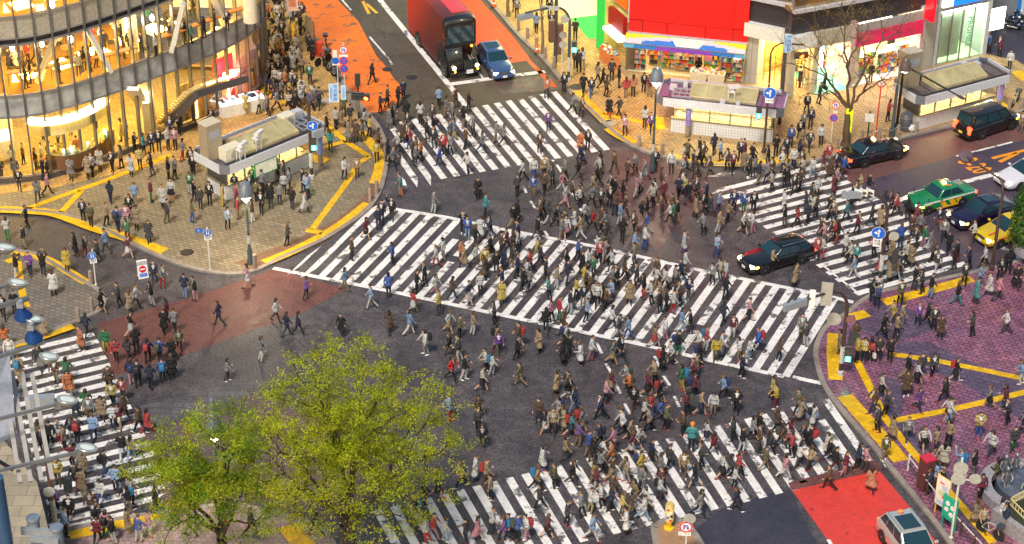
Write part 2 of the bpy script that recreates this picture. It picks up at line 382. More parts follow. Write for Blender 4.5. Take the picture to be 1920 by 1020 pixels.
def series(a,b,n,ratio=1.0):
    """n points from a to b, spacing growing by total ratio"""
    w=[ratio**(i/max(1,n-2)) for i in range(n-1)];s=sum(w);out=[a];t=0
    for x in w: t+=x/s;out.append(lerp(a,b,t))
    return out
# A (north-west arm)
tA=series((730,232),(1038,172),15,.92);bA=series((808,339),(1138,281),15,.92)
zebra('crosswalk_northwest',[(752,299),(748,334)]+tA,[(783,343),(762,346)]+bA)
# B diagonal : 34 stripes
bB=series((577,513),(1473,706),34,1.12);tB=series((708,384),(1566,558),34,1.12)
bB[0:0]=[(551,507)];tB[0:0]=[(590,470)]
zebra('crosswalk_diagonal',tB,bB,cuts={8:[(.22,.56),(.66,1)],9:[(.05,.42),(.5,1)],12:[(0,.5),(.6,1)],20:[(0,.3),(.42,1)],27:[(0,.62),(.7,1)]})
lb=MB()
for pts in ([(512,503),(740,548),(960,595),(1207,647),(1330,676),(1470,706)],[(733,391),(840,408),(958,433),(1120,463),(1313,507),(1522,549),(1552,556)],[(1560,557),(1600,567)],[(1486,707),(1540,719)]):
    lb.strip([G(u,v) for u,v in pts],.34,.014)
bm_fix(lb);struct('crosswalk_diagonal_border',lb,mark_white)
# D east arm
lD=[(1340.5,358.5),(1356,370),(1371.5,381.5),(1387,392.5),(1402.5,404),(1418,415),(1433.5,426.5)]+series((1450,438),(1532,500),6)[0:6]+series((1551,512.5),(1603.5,551),4)
lD=lD[:7]+[(1450,438.5),(1466,450),(1482,461.5),(1499,474),(1516,486)]+[(1533.5,499.5),(1551.5,513),(1569,526),(1587,538),(1604,551)]
rD=[]
for i,(x,y) in enumerate(lD):
    L=[214,214,214,206,208,210,212,218,220,222,215,205,203,200,200,205,207][i]
    rD.append((x+L,y-L*(.247+.002*i)))
zebra('crosswalk_east',[(1338,331),(1400,332)]+lD,[(1366,324),(1424,326)]+rD)
st=MB();st.strip(GP([(1532,497),(1560,520),(1590,543),(1606,556)]),.14,.014,off=.3);bm_fix(st);struct('crosswalk_east_border',st,mark_white)
# C south arm
tC=series((740,951),(974,883),8,1.0)
tC=[(743,951),(772,942),(803,933),(833,926),(854,915),(884,906),(912,900),(944,890)]
tC=series((708,957),(1547,748),29,.93);bC=series((782,1092),(1640,882),29,.93)
tC[25]=tC[25];zebra('crosswalk_south',tC+[(1574,741)],bC+[(1667,874)],cuts={26:[(0,.10),(.3,1)],27:[(0,.10),(.24,1)]})
# E west arm
rE=series((176,623),(316,905),20,1.12)
rE=[(176,626),(184,639.5),(191,654.5),(199,669),(207,684),(214,699),(221.5,714.5),(229.5,730),(238,746),(246,762),(254,779),(262,796),(271,814),(280,832),(289,850),(300,869),(309,889),(318,908),(300,932),(240,962)]
lE=[(x-L,y+L*(.238)) for (x,y),L in zip(rE,[178,180,183,186,188,190,192,195,197,199,202,204,207,210,213,217,222,226,206,150])]
zebra('crosswalk_west',rE,lE)
# lines
ln=MB()
def dash(u,v,u2,v2,w=.15,z=.012): ln.strip([G(u,v),G(u2,v2)],w,z)
dash(706,-8,874,199,.42)
dash(845,158,927,146.5,.5);dash(927,146.5,1022,134.5,.5)
dash(896,134,906,147,.14);dash(856,40,890,120,.14)
dash(638,-4,658,19,.16);dash(693,69,725,106,.16);dash(727,107,735,121,.14)
for q in [(1044,309,1053,323),(981,349,987,362),(994,377,1003,390),(1008,405,1016,418),(1021,433,1027,442),(1074,362,1081,376),(1087,390,1095,404),(1116,449,1122,460),(1120,645,1128,663),(1227,668,1233,680),(1136,682,1147,700),(1154,720,1163,738),(1171,757,1182,777),(1192,798,1201,816),(1233,680,1237,688),(1244,705,1256,723),(1264,743,1274,763),(1036,300,1038,303)]: dash(*q,w=.17)
dash(1793,293,1898,266.5,.18);dash(1809,341,1868,326,.45);dash(1678,377,1698,372,.45)
dash(1767,386,1790,401,.42);dash(1868,458,1925,491,.4)
dash(1553,1012,1566,1035,.2);dash(1500,905,1512,902,.2)
bm_fix(ln);struct('lane_markings',ln,mark_white)
yl=MB()
for q in [(678,-2,692,26),(687,7,707,25),(668,-14,680,2)]: yl.strip([G(q[0],q[1]),G(q[2],q[3])],.26,.012)
bm_fix(yl);struct('lane_markings_yellow',yl,mark_yellow)
ol=MB()
for q in [(1860,297,1905,286),(1905,286,1945,276),(1874,304,1908,287)]: ol.strip([G(q[0],q[1]),G(q[2],q[3])],.3,.014)
# 8-20 : reads for a driver heading up the lane
o=G(1826,311);upd=(G(1897,266.5)-G(1793,293));upd.z=0;upd.normalize();xd=Vector((upd.y,-upd.x,0))
text_mb('8-20',1.15,frame(o+Vector((0,0,.014)),xd,upd),depth=.001,mb=ol,stretch=1.9,bold=.02)
struct('road_lettering',ol,mark_orange)
# tactile paving
def tactile(name,items,z=PZ+.010):
    mb=MB()
    for pts,w in items: mb.strip(spline(GP(pts,z),4) if len(pts)>2 else GP(pts,z),w,z)
    bm_fix(mb);return struct(name,mb,tact)
tactile('tactile_paving_northwest',[([(-40,388),(0,392),(60,395),(107,401),(177,427),(233,444),(308,471)],.85),([(43,394),(110,369),(193,340)],.42),([(193,340),(250,318),(320,290)],.42),([(112,400),(153,357)],.42),
  ([(496,492),(545,472),(593,448),(640,420),(690,381)],.72),([(702,344),(711,318),(712,296),(704,279),(690,262),(672,243)],.72),
  ([(585,430),(617,387),(650,342),(674,304)],.42),([(574,431),(604,436)],.5),([(674,304),(693,293)],.42),([(693,293),(670,279),(647,263),(612,234)],.42),([(566,285),(610,275),(647,265)],.42),([(570,290),(612,303)],.9),
  ([(512,130),(500,150),(492,170),(502,172),(525,185),(540,197)],.42)])
tactile('tactile_paving_west',[([(-30,470),(25,472),(60,478),(95,489),(130,510),(163,530)],.62),([(12,491),(34,482)],.5),([(34,490),(40,540),(50,576)],.42),([(8,652),(60,637),(137,611)],.62)])
tactile('tactile_paving_northeast',[([(1079,171),(1100,191),(1137,228)],.85),([(1141,240),(1160,254),(1190,268)],.75),([(1133,211),(1160,220),(1207,229)],.42),([(1214,231),(1246,231)],1.9),([(1260,292),(1300,300),(1345,306),(1410,306),(1482,298)],.75),([(1840,173),(1890,202)],.5),([(1905,133),(1925,150)],.9)])
tactile('tactile_paving_east',[([(1657,567),(1740,545),(1822,522)],.75),([(1585,598),(1626,587)],.8),([(1565,625),(1563,660),(1567,712)],.8),([(1606,676),(1622,707),(1657,780)],.46),([(1657,780),(1690,822),(1730,868),(1795,940),(1862,1018)],.46),([(1680,788),(1800,764),(1930,733)],.46),([(1665,663),(1770,679),(1930,712)],.46),([(1584,742),(1640,806),(1690,864)],.95)])
tactile('tactile_paving_south',[([(130,1004),(210,986),(300,962)],.7),([(538,985),(556,1008),(580,1030)],1.0)])
# manhole covers
iron=mat('cast_iron',(.07,.06,.06),.55,.6,bump=.6,scale=30)
cream_iron=mat('painted_cover',(.42,.36,.26),.6,.1)
def cover(u,v,r,lab,m,z=PZ):
    mb=MB();mb.lathe([(r,-.02),(r,.008),(r*.9,.012),(r*.88,.006),(r*.5,.006),(r*.45,.012),(0,.012)],G(u,v,z+.004),20)
    return tag(mb.build('manhole_cover',m,smooth=True,ang=30),lab,'manhole cover','manhole covers in the street')
cover(772,145,.42,'dark round manhole cover in the brown asphalt left of the double-decker',iron,.006)
cover(726,130,.36,'dark round manhole cover at the edge of the orange lane',iron,.010)
cover(723,187,.3,'small dark cover at the lower end of the orange lane',iron,.010)
cover(351,473,.42,'dark manhole cover in tan paving left of the slim blue-disc sign',iron)
cover(614,189,.5,'pale round cover in golden paving below the blue street-name sign',cream_iron)
cover(1081,163,.5,'dark ringed cover near the kerb above the right zebra end',iron)
cover(1144,230,.45,'pale ringed cover between the two yellow strips by the shop corner',cream_iron)
cover(1519,777,.5,'blue-tinted round cover on the lower zebra beside the purple plaza',mat('cover_blue',(.20,.23,.32),.5,.3,bump=.4,scale=20),.004)
# ================================================================= buildings
class Wall:
    """vertical plane through two ground points; out>0 is towards the street"""
    def __init__(s,a,b,z=PZ):
        s.A=Vector(a) if len(a)==3 else G(*a,z);s.B=Vector(b) if len(b)==3 else G(*b,z)
        s.d=(s.B-s.A);s.d.z=0;s.L=s.d.length;s.d.normalize();s.n=Vector((s.d.y,-s.d.x,0))
        if s.n.dot(EYE-s.A)<0: s.n=-s.n
        s.th=math.atan2(s.d.y,s.d.x)
    def at(s,t,z,out=0): return Vector((s.A.x,s.A.y,0))+s.d*t+s.n*out+Vector((0,0,z))
    def tz(s,u,v,out=0):
        r=ray(u,v);k=((s.A+s.n*out)-EYE).dot(s.n)/r.dot(s.n);p=EYE+r*k
        return ((p-s.A).dot(s.d),p.z)
    def rect(s,mb,t0,z0,t1,z1,out=.05,th=.05,mi=0):
        if t1<t0:t0,t1=t1,t0
        if z1<z0:z0,z1=z1,z0
        c=s.at((t0+t1)/2,(z0+z1)/2,out-th/2);return mb.box(c,(t1-t0,th,z1-z0),s.th,mi)
    def prect(s,mb,u0,v0,u1,v1,out=.05,th=.05,mi=0):
        a=s.tz(u0,v0,out);b=s.tz(u1,v1,out);return s.rect(mb,a[0],a[1],b[0],b[1],out,th,mi)
    def solid(s,mb,t0,z0,t1,z1,front,back,mi=0): return s.rect(mb,t0,z0,t1,z1,front,front-back,mi)
    def M(s,t,z,out): return frame(s.at(t,z,out),s.d if s.d.x>0 else -s.d,(0,0,1))
steel=mat('brushed_steel',(.30,.29,.29),.4,.6);alu=mat('aluminium',(.55,.56,.60),.4,.4)
dsteel=mat('dark_steel',(.10,.10,.115),.4,.5);white_p=mat('white_panel',(.72,.72,.72),.45)
conc=mat('pale_concrete',(.42,.41,.39),.7,var=.2);stone=mat('grey_stone_cladding',(.40,.38,.33),.6,var=.15,scale=2)
wood=mat('warm_wood',(.42,.17,.04),.5);wood_d=mat('dark_wood',(.16,.075,.035),.45);black=mat('black_enamel',(.015,.015,.018),.3)
glass=glassmat('clear_glass',(1,1,1),.12);glass_g=glassmat('green_glass',(.86,.96,.84),.2);dglass=mat('dark_window_glass',(.012,.014,.03),.06,var=.02,spec=.7)
warm_l=mat('lit_ceiling_warm',(.9,.8,.6),.6,emis=(1,.64,.10),es=11);warm_l2=mat('lit_ceiling_soft',(.9,.8,.6),.6,emis=(1,.62,.10),es=4.0);warm_l3=mat('lit_ceiling_dim',(.9,.8,.6),.6,emis=(1,.6,.15),es=.7)
white_l=mat('lit_panel_white',(.9,.9,.9),.6,emis=(1,.95,.82),es=5);shop_l=mat('lit_shop_ceiling',(.9,.9,.9),.6,emis=(1,.78,.36),es=4.8)
bulb=mat('lit_bulb',(1,1,1),.5,emis=(1,.9,.7),es=25);mint_l=mat('lit_ceiling_mint',(.9,.9,.9),.6,emis=(.85,1,.75),es=3.6)
# ---------------------------------------------------------------- glass-fronted corner building (left)
base=[(-70,341),(0,334),(50,330),(97,323),(167,303),(230,281),(290,257),(353,232),(412,205),(462,178),(492,152),(505,128)]
fb=spline([Vector((*G(u,v,.5)[:2],)) for u,v in base],10)
fl=[0]
for i in range(1,len(fb)): fl.append(fl[-1]+(fb[i]-fb[i-1]).length)
FLEN=fl[-1]
def FQ(s,d=0,z=0.0):
    s=max(0,min(FLEN-1e-4,s));i=0
    while fl[i+1]<s:i+=1
    t=(s-fl[i])/(fl[i+1]-fl[i]);p=fb[i].lerp(fb[i+1],t)
    j0,j1=max(0,i-2),min(len(fb)-1,i+3);tg=(fb[j1]-fb[j0]).normalized();n=Vector((-tg.y,tg.x))
    if n.y<0:n=-n
    return Vector((p.x+n.x*d,p.y+n.y*d,z))
BAY=1.13;NB=int(FLEN/BAY)
glassb=empty('glass_building',FQ(FLEN*.4,3,0),0,'curved glass-fronted corner building glowing yellow inside, with three visible floors','building')
SB=[FQ(i*BAY) for i in range(NB+1)]
def ringpoly(d0,d1,z,n=40):
    return [FQ(FLEN*i/n,d0) for i in range(n+1)]+[FQ(FLEN*i/n,d1) for i in range(n,-1,-1)]
tileor=ground_mat('cafe_floor_tile',(.60,.32,.05),(.52,.28,.05),rough=.4,speck=.1,patch=.2,tile=(.6,.6),tilerot=R(20),mortar=(.7,.6,.5))
floor2=mat('cafe_floor_wood',(.24,.15,.04),.5,var=.25,scale=1.5);wallw=mat('cafe_wall',(.30,.16,.04),.7,var=.5,scale=.6)
Z1,Z2,Z3,Z4,Z5,Z6=4.85,6.35,9.85,10.3,11.75,16.2
def slab(name,z0,z1,d0,d1,m):
    mb=MB();mb.prism([(p.x,p.y) for p in ringpoly(d0,d1,0)],z0,z1);return mb.build(name,m,glassb)
slab('plinth',0.0,.5,-.12,13,mat('dark_plinth',(.07,.065,.065),.5))
slab('ground_floor',.5,.52,.1,12.9,tileor);slab('upper_floor',Z2-1.2,Z2,.12,13,white_p);slab('upper_floor_finish',Z2+.004,Z2+.02,.3,12.9,floor2)
slab('third_floor',Z4+.02,Z5,.12,13,white_p);slab('third_floor_finish',Z5+.004,Z5+.02,.3,12.9,floor2);slab('roof',22,22.6,-.1,13,conc)
def stripwall(mb,s0,s1,d,z0,z1,n=None,mi=0,th=.1):
    n=n or max(1,int((s1-s0)/.8))
    for i in range(n):
        a=FQ(s0+(s1-s0)*i/n,d);b=FQ(s0+(s1-s0)*(i+1)/n,d);a2=FQ(s0+(s1-s0)*i/n,d+th);b2=FQ(s0+(s1-s0)*(i+1)/n,d+th)
        vs=[(p.x,p.y,z) for z in (z0,z1) for p in (a,b,b2,a2)]
        mb.add(vs,[(3,2,1,0),(4,5,6,7),(0,1,5,4),(1,2,6,5),(2,3,7,6),(3,0,4,7)],mi)
mb=MB();stripwall(mb,0,FLEN,9.5,.5,22);mb.build('back_wall',wallw,glassb)
for zc,d0,d1,m in ((4.75,.8,9.2,warm_l),(9.75,.8,9.2,warm_l2),(16.1,2,7,warm_l3)):
    mb=MB()
    for k in range(int(FLEN/3)):
        for d in (d0,(d0+d1)/2):
            a,b=k*3+.6,k*3+2.4
            q=[FQ(a,d+.4),FQ(b,d+.4),FQ(b,d+2.0),FQ(a,d+2.0)];mb.quad(*[Vector((p.x,p.y,zc)) for p in q])
    mb.build('ceiling_light_panels',m,glassb)
band=mat('spandrel_glass',(.33,.34,.34),.2,var=.35,scale=1.2);band2=mat('spandrel_tile',(.34,.31,.25),.5,var=.25,scale=8);slotm=mat('vent_slot',(.012,.012,.02),.4)
for i in range(NB):
    a,b=SB[i],SB[i+1]
    for (z0,z1) in ((.52,Z1),(Z2,Z3),(Z5,Z6)):
        if z0>12 and i>19: continue
        mb=MB();mb.quad((a.x,a.y,z0),(b.x,b.y,z0),(b.x,b.y,z1),(a.x,a.y,z1));mb.build('window_pane',glass,glassb)
    for (z0,z1,m) in ((Z1,Z2,band),(Z4,Z5,band2)):
        mb=MB();d=(b-a).normalized();th=math.atan2(d.y,d.x);c=(a+b)/2;mb.box((c.x,c.y,(z0+z1)/2),((b-a).length*.94,.06,z1-z0-.08),th);mb.build('spandrel_panel',m,glassb)
mb=MB();stripwall(mb,0,FLEN,.1,Z3,Z4,NB);mb.build('vent_band',slotm,glassb)
mb=MB();stripwall(mb,0,FLEN,.12,Z6,22,NB);mb.build('upper_spandrel',band2,glassb)
for i in range(NB+1):
    p=SB[i];d=(FQ(i*BAY+.1)-FQ(i*BAY-.1)).normalized();th=math.atan2(d.y,d.x)
    mb=MB();mb.box((p.x,p.y,11.2),(.11,.30,21.4),th);mb.build('mullion',mat('mullion_grey',(.15,.15,.155),.4,.5),glassb)
for z,t in ((.56,.09),(Z1,.13),(Z2,.13),(Z3,.12),(Z4,.08),(Z5,.13),(Z6,.13)):
    mb=MB();stripwall(mb,0,FLEN,-.12,z-t/2,z+t/2,NB*2,th=.16);mb.build('transom',steel,glassb)
# slanted white braces behind the glass, columns
brace=mat('brace_white',(.55,.53,.50),.5)
def brace3(u0,v0,z0,u1,v1,z1,w=.55):
    mb=MB();mb.beam(G(u0,v0,z0),G(u1,v1,z1),w,.3);mb.build('brace',brace,glassb)
brace3(72,152,Z2,104,66,Z3);brace3(207,134,Z2,161,50,Z3);brace3(322,96,Z2,344,6,Z3);brace3(424,50,Z2,396,-20,Z3)
brace3(286,222,.5,248,166,Z1,.9)
for u,v in ((280,246),(17,292)):
    p=G(u,v,.5);mb=MB();mb.box((p.x,p.y,2.7),(.85,.85,4.4),.4);mb.build('column',brace,glassb)
for u,v in ((247,95),(470,40)):
    p=G(u,v,Z2);mb=MB();mb.lathe([(.5,Z2),(.5,Z3)],(p.x,p.y,0),20);mb.build('round_column',mat('column_cream',(.7,.62,.48),.5),glassb,smooth=True)
for u,v in ((278,175),(11,245)):
    p=G(u,v,3.4);mb=MB();mb.box((p.x,p.y-.62,3.4),(.62,.3,.7),.4);mb.build('wall_lamp',mat('lit_wall_lamp',(1,.9,.6),.5,emis=(1,.75,.3),es=3),glassb)
# ---- interior things
wm=MB();pts=[G(u,v,7.4) for u,v in ((14,136),(60,130),(95,123),(140,113),(205,101),(256,87))]
wm.curb([(p.x,p.y) for p in pts],.5,7.33,7.42);wm2=MB()
for p in pts: wm2.tube([(p.x,p.y,Z2+.02),(p.x,p.y,7.33)],.03,6);
ct=empty('window_bar',(pts[2].x,pts[2].y,Z2),0,'long wooden window bar on black legs, left half of the upper cafe','bar counter','window bars in the upper cafe')
wm.build('counter_top',wood,ct);
for p in pts[:0]: pass
for i_ in range(len(pts)):
    q_=MB();q_.tube([(pts[i_].x,pts[i_].y,Z2+.02),(pts[i_].x,pts[i_].y,7.33)],.03,6);q_.build('leg',black,ct)
wm=MB();pts=[G(u,v,7.4) for u,v in ((300,68),(340,56),(390,37),(430,22),(466,11))];wm.curb([(p.x,p.y) for p in pts],.5,7.33,7.42);wm2=MB()
for p in pts: wm2.tube([(p.x,p.y,Z2+.02),(p.x,p.y,7.33)],.03,6)
ct=empty('window_bar',(pts[2].x,pts[2].y,Z2),0,'wooden window bar at the right end of the upper cafe','bar counter','window bars in the upper cafe')
wm.build('counter_top',wood,ct);
for p in pts[:0]: pass
for i_ in range(len(pts)):
    q_=MB();q_.tube([(pts[i_].x,pts[i_].y,Z2+.02),(pts[i_].x,pts[i_].y,7.33)],.03,6);q_.build('leg',black,ct)
def pendant(u,v,z,lab,zt=None):
    p=G(u,v,z);e=empty('pendant_lamp',p,0,lab,'pendant lamp','pendant lamps in the cafe')
    a=MB();a.tube([p+Vector((0,0,.15)),(p.x,p.y,zt or Z3)],.015,5);a.build('cord',black,e)
    a=MB();a.ellipsoid(p,(.14,.14,.24),10);a.build('bulb',bulb,e,smooth=True)
for k,(u,v,l) in enumerate([(23,90,'lit pendant bulb above the left end of the upper wooden bar'),(78,82,'lit pendant bulb beside the first white slanted brace upstairs'),(133,74,'lit pendant bulb between the first two white slanted braces upstairs'),(187,61,'lit pendant bulb right of the second slanted brace upstairs'),(237,48,'lit pendant bulb in front of the round cream column upstairs'),(285,33,'lit pendant bulb above the open walkway right of the round column'),(98,8,'heart-shaped bright lamp behind the topmost windows')]):
    pendant(u,v,8.6 if k<6 else 14.2,l,None if k<6 else Z6)
for u,v,l in ((43,78,'round wooden table upstairs beside two standing drinkers at far left'),(125,88,'round wooden table upstairs between the white braces'),(156,82,'second round wooden table upstairs just left of the second brace'),(17,108,'round orange table nearest the left window edge upstairs')):
    p=G(u,v,Z2+.75);e=empty('round_table',(p.x,p.y,Z2+.02),0,l,'table','round tables in the upper cafe')
    a=MB();a.lathe([(.42,Z2+.72),(.42,Z2+.76)],(p.x,p.y,0),20);a.build('table_top',wood,e)
    a=MB();a.lathe([(.22,Z2+.02),(.04,Z2+.05),(.04,Z2+.72)],(p.x,p.y,0),10);a.build('pedestal',black,e)
# cafe counter and drum canopy below
cp=spline([G(u,v,1.6) for u,v in ((86,289),(118,292),(155,284),(190,266),(212,243))],6)
e=empty('cafe_counter',(cp[10].x,cp[10].y,.52),0,'curved dark wood cafe counter crowded with jars behind the ground floor glass','counter')
a=MB();a.curb([(p.x,p.y) for p in cp],.12,.52,1.55);a.build('front_panel',wood_d,e)
a=MB();a.curb([(p.x,p.y) for p in cp],.75,1.55,1.62,off=.3);a.build('counter_top',mat('counter_stone',(.12,.11,.06),.3),e)
rr=random.Random(3);jm=[mat('jar_gold',(.75,.48,.10),.3),mat('jar_cream',(.8,.7,.4),.4),mat('jar_green',(.15,.3,.1),.4),mat('screen_lit',(.5,.7,.9),.4,emis=(.6,.8,1),es=2)]
for i in range(34):
    p=cp[int(rr.uniform(1,len(cp)-2))];q=(p.x+rr.uniform(-.3,.3),p.y+rr.uniform(.1,.7));h=rr.uniform(.12,.42)
    a=MB();a.lathe([(.08,1.622),(.09,1.622+h*.7),(.05,1.622+h)],(*q,0),8);k=a.build('jar',jm[rr.choice([0,0,1,1,2,3])],smooth=True)
    tag(k,'small jar or cup standing on the curved cafe counter','jar','jars on the cafe counter')
cq=spline([G(u,v,4.3) for u,v in ((52,222),(85,224),(125,218),(165,203),(197,183))],6)
e=empty('drum_canopy',(cq[10].x,cq[10].y,4.3),0,'curved cream canopy with a glowing rim hanging over the cafe counter','canopy')
a=MB();a.curb([(p.x,p.y) for p in cq],.08,3.1,4.0);a.build('skirt',mat('canopy_cream',(.75,.6,.25),.6),e)
a=MB();a.curb([(p.x,p.y) for p in cq],.7,4.0,4.25);a.build('glowing_rim',mat('lit_rim',(1,.9,.5),.6,emis=(1,.80,.32),es=1.5),e)
for u,v,l in ((201,242,'small round lit table at the right end of the cafe counter'),(70,295,'small dark table inside the glass near the left column')):
    p=G(u,v,1.25);e=empty('cafe_table',(p.x,p.y,.52),0,l,'table');a=MB();a.lathe([(.5,1.22),(.5,1.26)],(p.x,p.y,0),18);a.build('table_top',wood,e);a=MB();a.lathe([(.25,.52),(.04,.56),(.04,1.22)],(p.x,p.y,0),8);a.build('pedestal',black,e)
# inner staircase
e=empty('staircase',G(330,215,.5),0,'staircase with grey stringer climbing to the right behind the glass','staircase')
p0=G(305,232,.5);p1=G(363,172,3.9);a=MB();n=14
for i in range(n):
    p=p0.lerp(p1,(i+.5)/n);a.box((p.x,p.y+.5,p.z),(.5,1.5,.12),heading(p0,p1))
a.build('treads',mat('stair_tan',(.5,.38,.16),.5),e)
a=MB();a.beam(p0+Vector((.3,-.35,0)),p1+Vector((.3,-.35,0)),.1,.5);a.beam(p1+Vector((.3,-.35,0)),p1+Vector((3.5,1.5,.3)),.1,.5);a.build('stringer',dsteel,e)
a=MB();a.tube([p0+Vector((.3,-.35,1.1)),p1+Vector((.3,-.35,1.1)),p1+Vector((3.5,1.5,1.3))],.04,6);a.build('handrail',wood,e)
# tiled wall and lit poster shopfront to the right of the stairs
wl=Wall(G(340,238,PZ),G(368,226,PZ));a=MB()
for i in range(4):
    for j in range(5):
        wl.rect(a,wl.L*i/4,.5+j*.55,wl.L*(i+1)/4,.5+(j+1)*.55,.1,.06,(i+j)%2)
tag(a.build('checker_wall',[mat('checker_tan',(.5,.38,.2),.6),mat('checker_grey',(.25,.22,.17),.6)]),'checkered tan and grey tiled wall below the staircase','wall')
wl=Wall(G(370,226,PZ),G(428,206,PZ));e=empty('poster_window',wl.at(0,PZ),0,'glowing shop window with a large warm food poster at pavement level','shop window')
a=MB();wl.rect(a,0,.3,wl.L,2.6,.12,.08);a.build('poster',ground_mat('poster_food',(.65,.30,.08),(.75,.55,.25),rough=.5,speck=.3,patch=1.2,bump=0),e)
a=MB();wl.rect(a,0,2.6,wl.L,2.75,.2,.2);wl.rect(a,0,.1,wl.L,.3,.2,.2);wl.rect(a,-.1,.1,0,2.75,.2,.2);wl.rect(a,wl.L,.1,wl.L+.1,2.75,.2,.2);a.build('frame',mat('lit_frame',(1,.7,.3),.5,emis=(1,.62,.18),es=2.0),e)
wl=Wall(G(404,199,PZ),G(440,182,PZ));e=empty('red_lamp_shop',wl.at(0,PZ),0,'small shop bay lit bright red with a hanging white lamp','shop')
a=MB();wl.rect(a,0,.3,wl.L,3.6,.05,.1);a.build('back_panel',mat('red_panel',(.65,.03,.08),.5),e)
a=MB();q=wl.at(wl.L*.4,2.6,.9);a.box(q,(.9,.5,.3),wl.th);a.build('hanging_lamp',mat('lit_red_lamp',(1,.5,.5),.5,emis=(1,.25,.2),es=14),e)
p=G(447,170,PZ);mb=MB();mb.loft([[(p.x-1.1,p.y-.4,1.5),(p.x+.2,p.y-1.1,1.9),(p.x+1.0,p.y+.2,1.9),(p.x,p.y+.8,1.5)],[(p.x-1.3,p.y-.5,3.6),(p.x+.5,p.y-1.4,3.4),(p.x+1.5,p.y,3.6),(p.x,p.y+1,3.8)],[(p.x-.5,p.y+.2,5.6),(p.x,p.y,5.6),(p.x+.4,p.y+.5,5.6),(p.x,p.y+.8,5.6)]])
mb.box((p.x,p.y,.8),(1.2,1.2,1.5),.5);tag(mb.build('angular_pillar',mat('pillar_pinkwhite',(.78,.62,.66),.5)),'angular pinkish white pillar at the right end of the glass building','pillar')
# ---- white glowing stall beside the building
p=G(452,208,PZ);e=empty('display_stall',p,R(28),'white market stall with glowing glass display case beside the glass building','stall')
a=MB();a.box((0,0,.45),(3.2,1.1,.9));a.build('counter',mat('stall_white',(.8,.76,.66),.5),e,world=False)
a=MB();a.box((0,0,.97),(3.1,1.0,.10));a.build('display_case',mat('lit_case',(1,1,1),.4,emis=(.85,.95,1),es=3.2),e,world=False)
for i in range(8):
    a=MB();a.box((-1.35+i*.385,-.1+.2*(i%2),1.09),(.28,.5,.12));a.build('tray',mat(['tray_dark','tray_pink','tray_teal'][i%3],[(.06,.05,.05),(.6,.2,.25),(.1,.3,.35)][i%3],.5),e,world=False)

rr=random.Random(8)
for i in range(16):
    s_=rr.uniform(2,FLEN-6);d_=rr.uniform(2.2,7.5);p=FQ(s_,d_,Z2+.02);e=empty('cafe_chair',p,rr.uniform(0,6),'dark low chair on the upper cafe floor','chair','dark chairs in the upper cafe')
    a=MB();a.box((0,0,.42),(.5,.5,.12));a.build('seat',mat('chair_dark',(.05,.03,.02),.6),e,world=False);a=MB();a.box((-.22,0,.72),(.1,.5,.55));a.build('backrest',mat('chair_dark',(.05,.03,.02),.6),e,world=False)
    for x,y in ((.2,.2),(.2,-.2),(-.2,.2),(-.2,-.2)):
        a=MB();a.box((x,y,.18),(.05,.05,.36));a.build('leg',mat('chair_dark',(.05,.03,.02),.6),e,world=False)
# ---------------------------------------------------------------- subway entrances
tilew=ground_mat('entrance_tile',(.72,.70,.60),(.66,.64,.56),rough=.35,speck=.05,patch=.1,tile=(.15,.15),mortar=(.6,.58,.5))
tilemat=mat('white_wall_tile',(.66,.63,.52),.35)
def tilegrid(name,col,sc=.2):
    if name in MATS:return MATS[name]
    m,nt,b=_new(name);N=nt.nodes;L=nt.links;tc=N.new('ShaderNodeTexCoord');sep=N.new('ShaderNodeSeparateXYZ');L.new(tc.outputs['Object'],sep.inputs[0])
    ad=N.new('ShaderNodeMath');ad.operation='ADD';L.new(sep.outputs[0],ad.inputs[0]);L.new(sep.outputs[1],ad.inputs[1])
    cb=N.new('ShaderNodeCombineXYZ');L.new(ad.outputs[0],cb.inputs[0]);L.new(sep.outputs[2],cb.inputs[1])
    br=N.new('ShaderNodeTexBrick');br.offset=0;br.inputs['Scale'].default_value=1;br.inputs['Brick Width'].default_value=sc;br.inputs['Row Height'].default_value=sc;br.inputs['Mortar Size'].default_value=.010
    br.inputs['Color1'].default_value=(*col,1);br.inputs['Color2'].default_value=(*[c*.92 for c in col],1);br.inputs['Mortar'].default_value=(*[c*.45 for c in col],1)
    L.new(cb.outputs[0],br.inputs['Vector']);L.new(br.outputs[0],b.inputs['Base Color']);b.inputs['Roughness'].default_value=.35;MATS[name]=m;return m
tg=tilegrid('tile_grid_cream',(.72,.68,.52));tgw=tilegrid('tile_grid_white',(.66,.66,.66))
roofm=ground_mat('roof_sheet',(.085,.07,.068),(.13,.10,.09),rough=.7,speck=.5,patch=.8)
fascia=mat('fascia_grey',(.50,.52,.58),.4);fasc_d=mat('fascia_dark_corner',(.13,.14,.17),.4)
skyl=mat('skylight_glass',(.24,.215,.12),.10,var=.35,scale=1.3,emis=(1,.8,.35),es=.07)
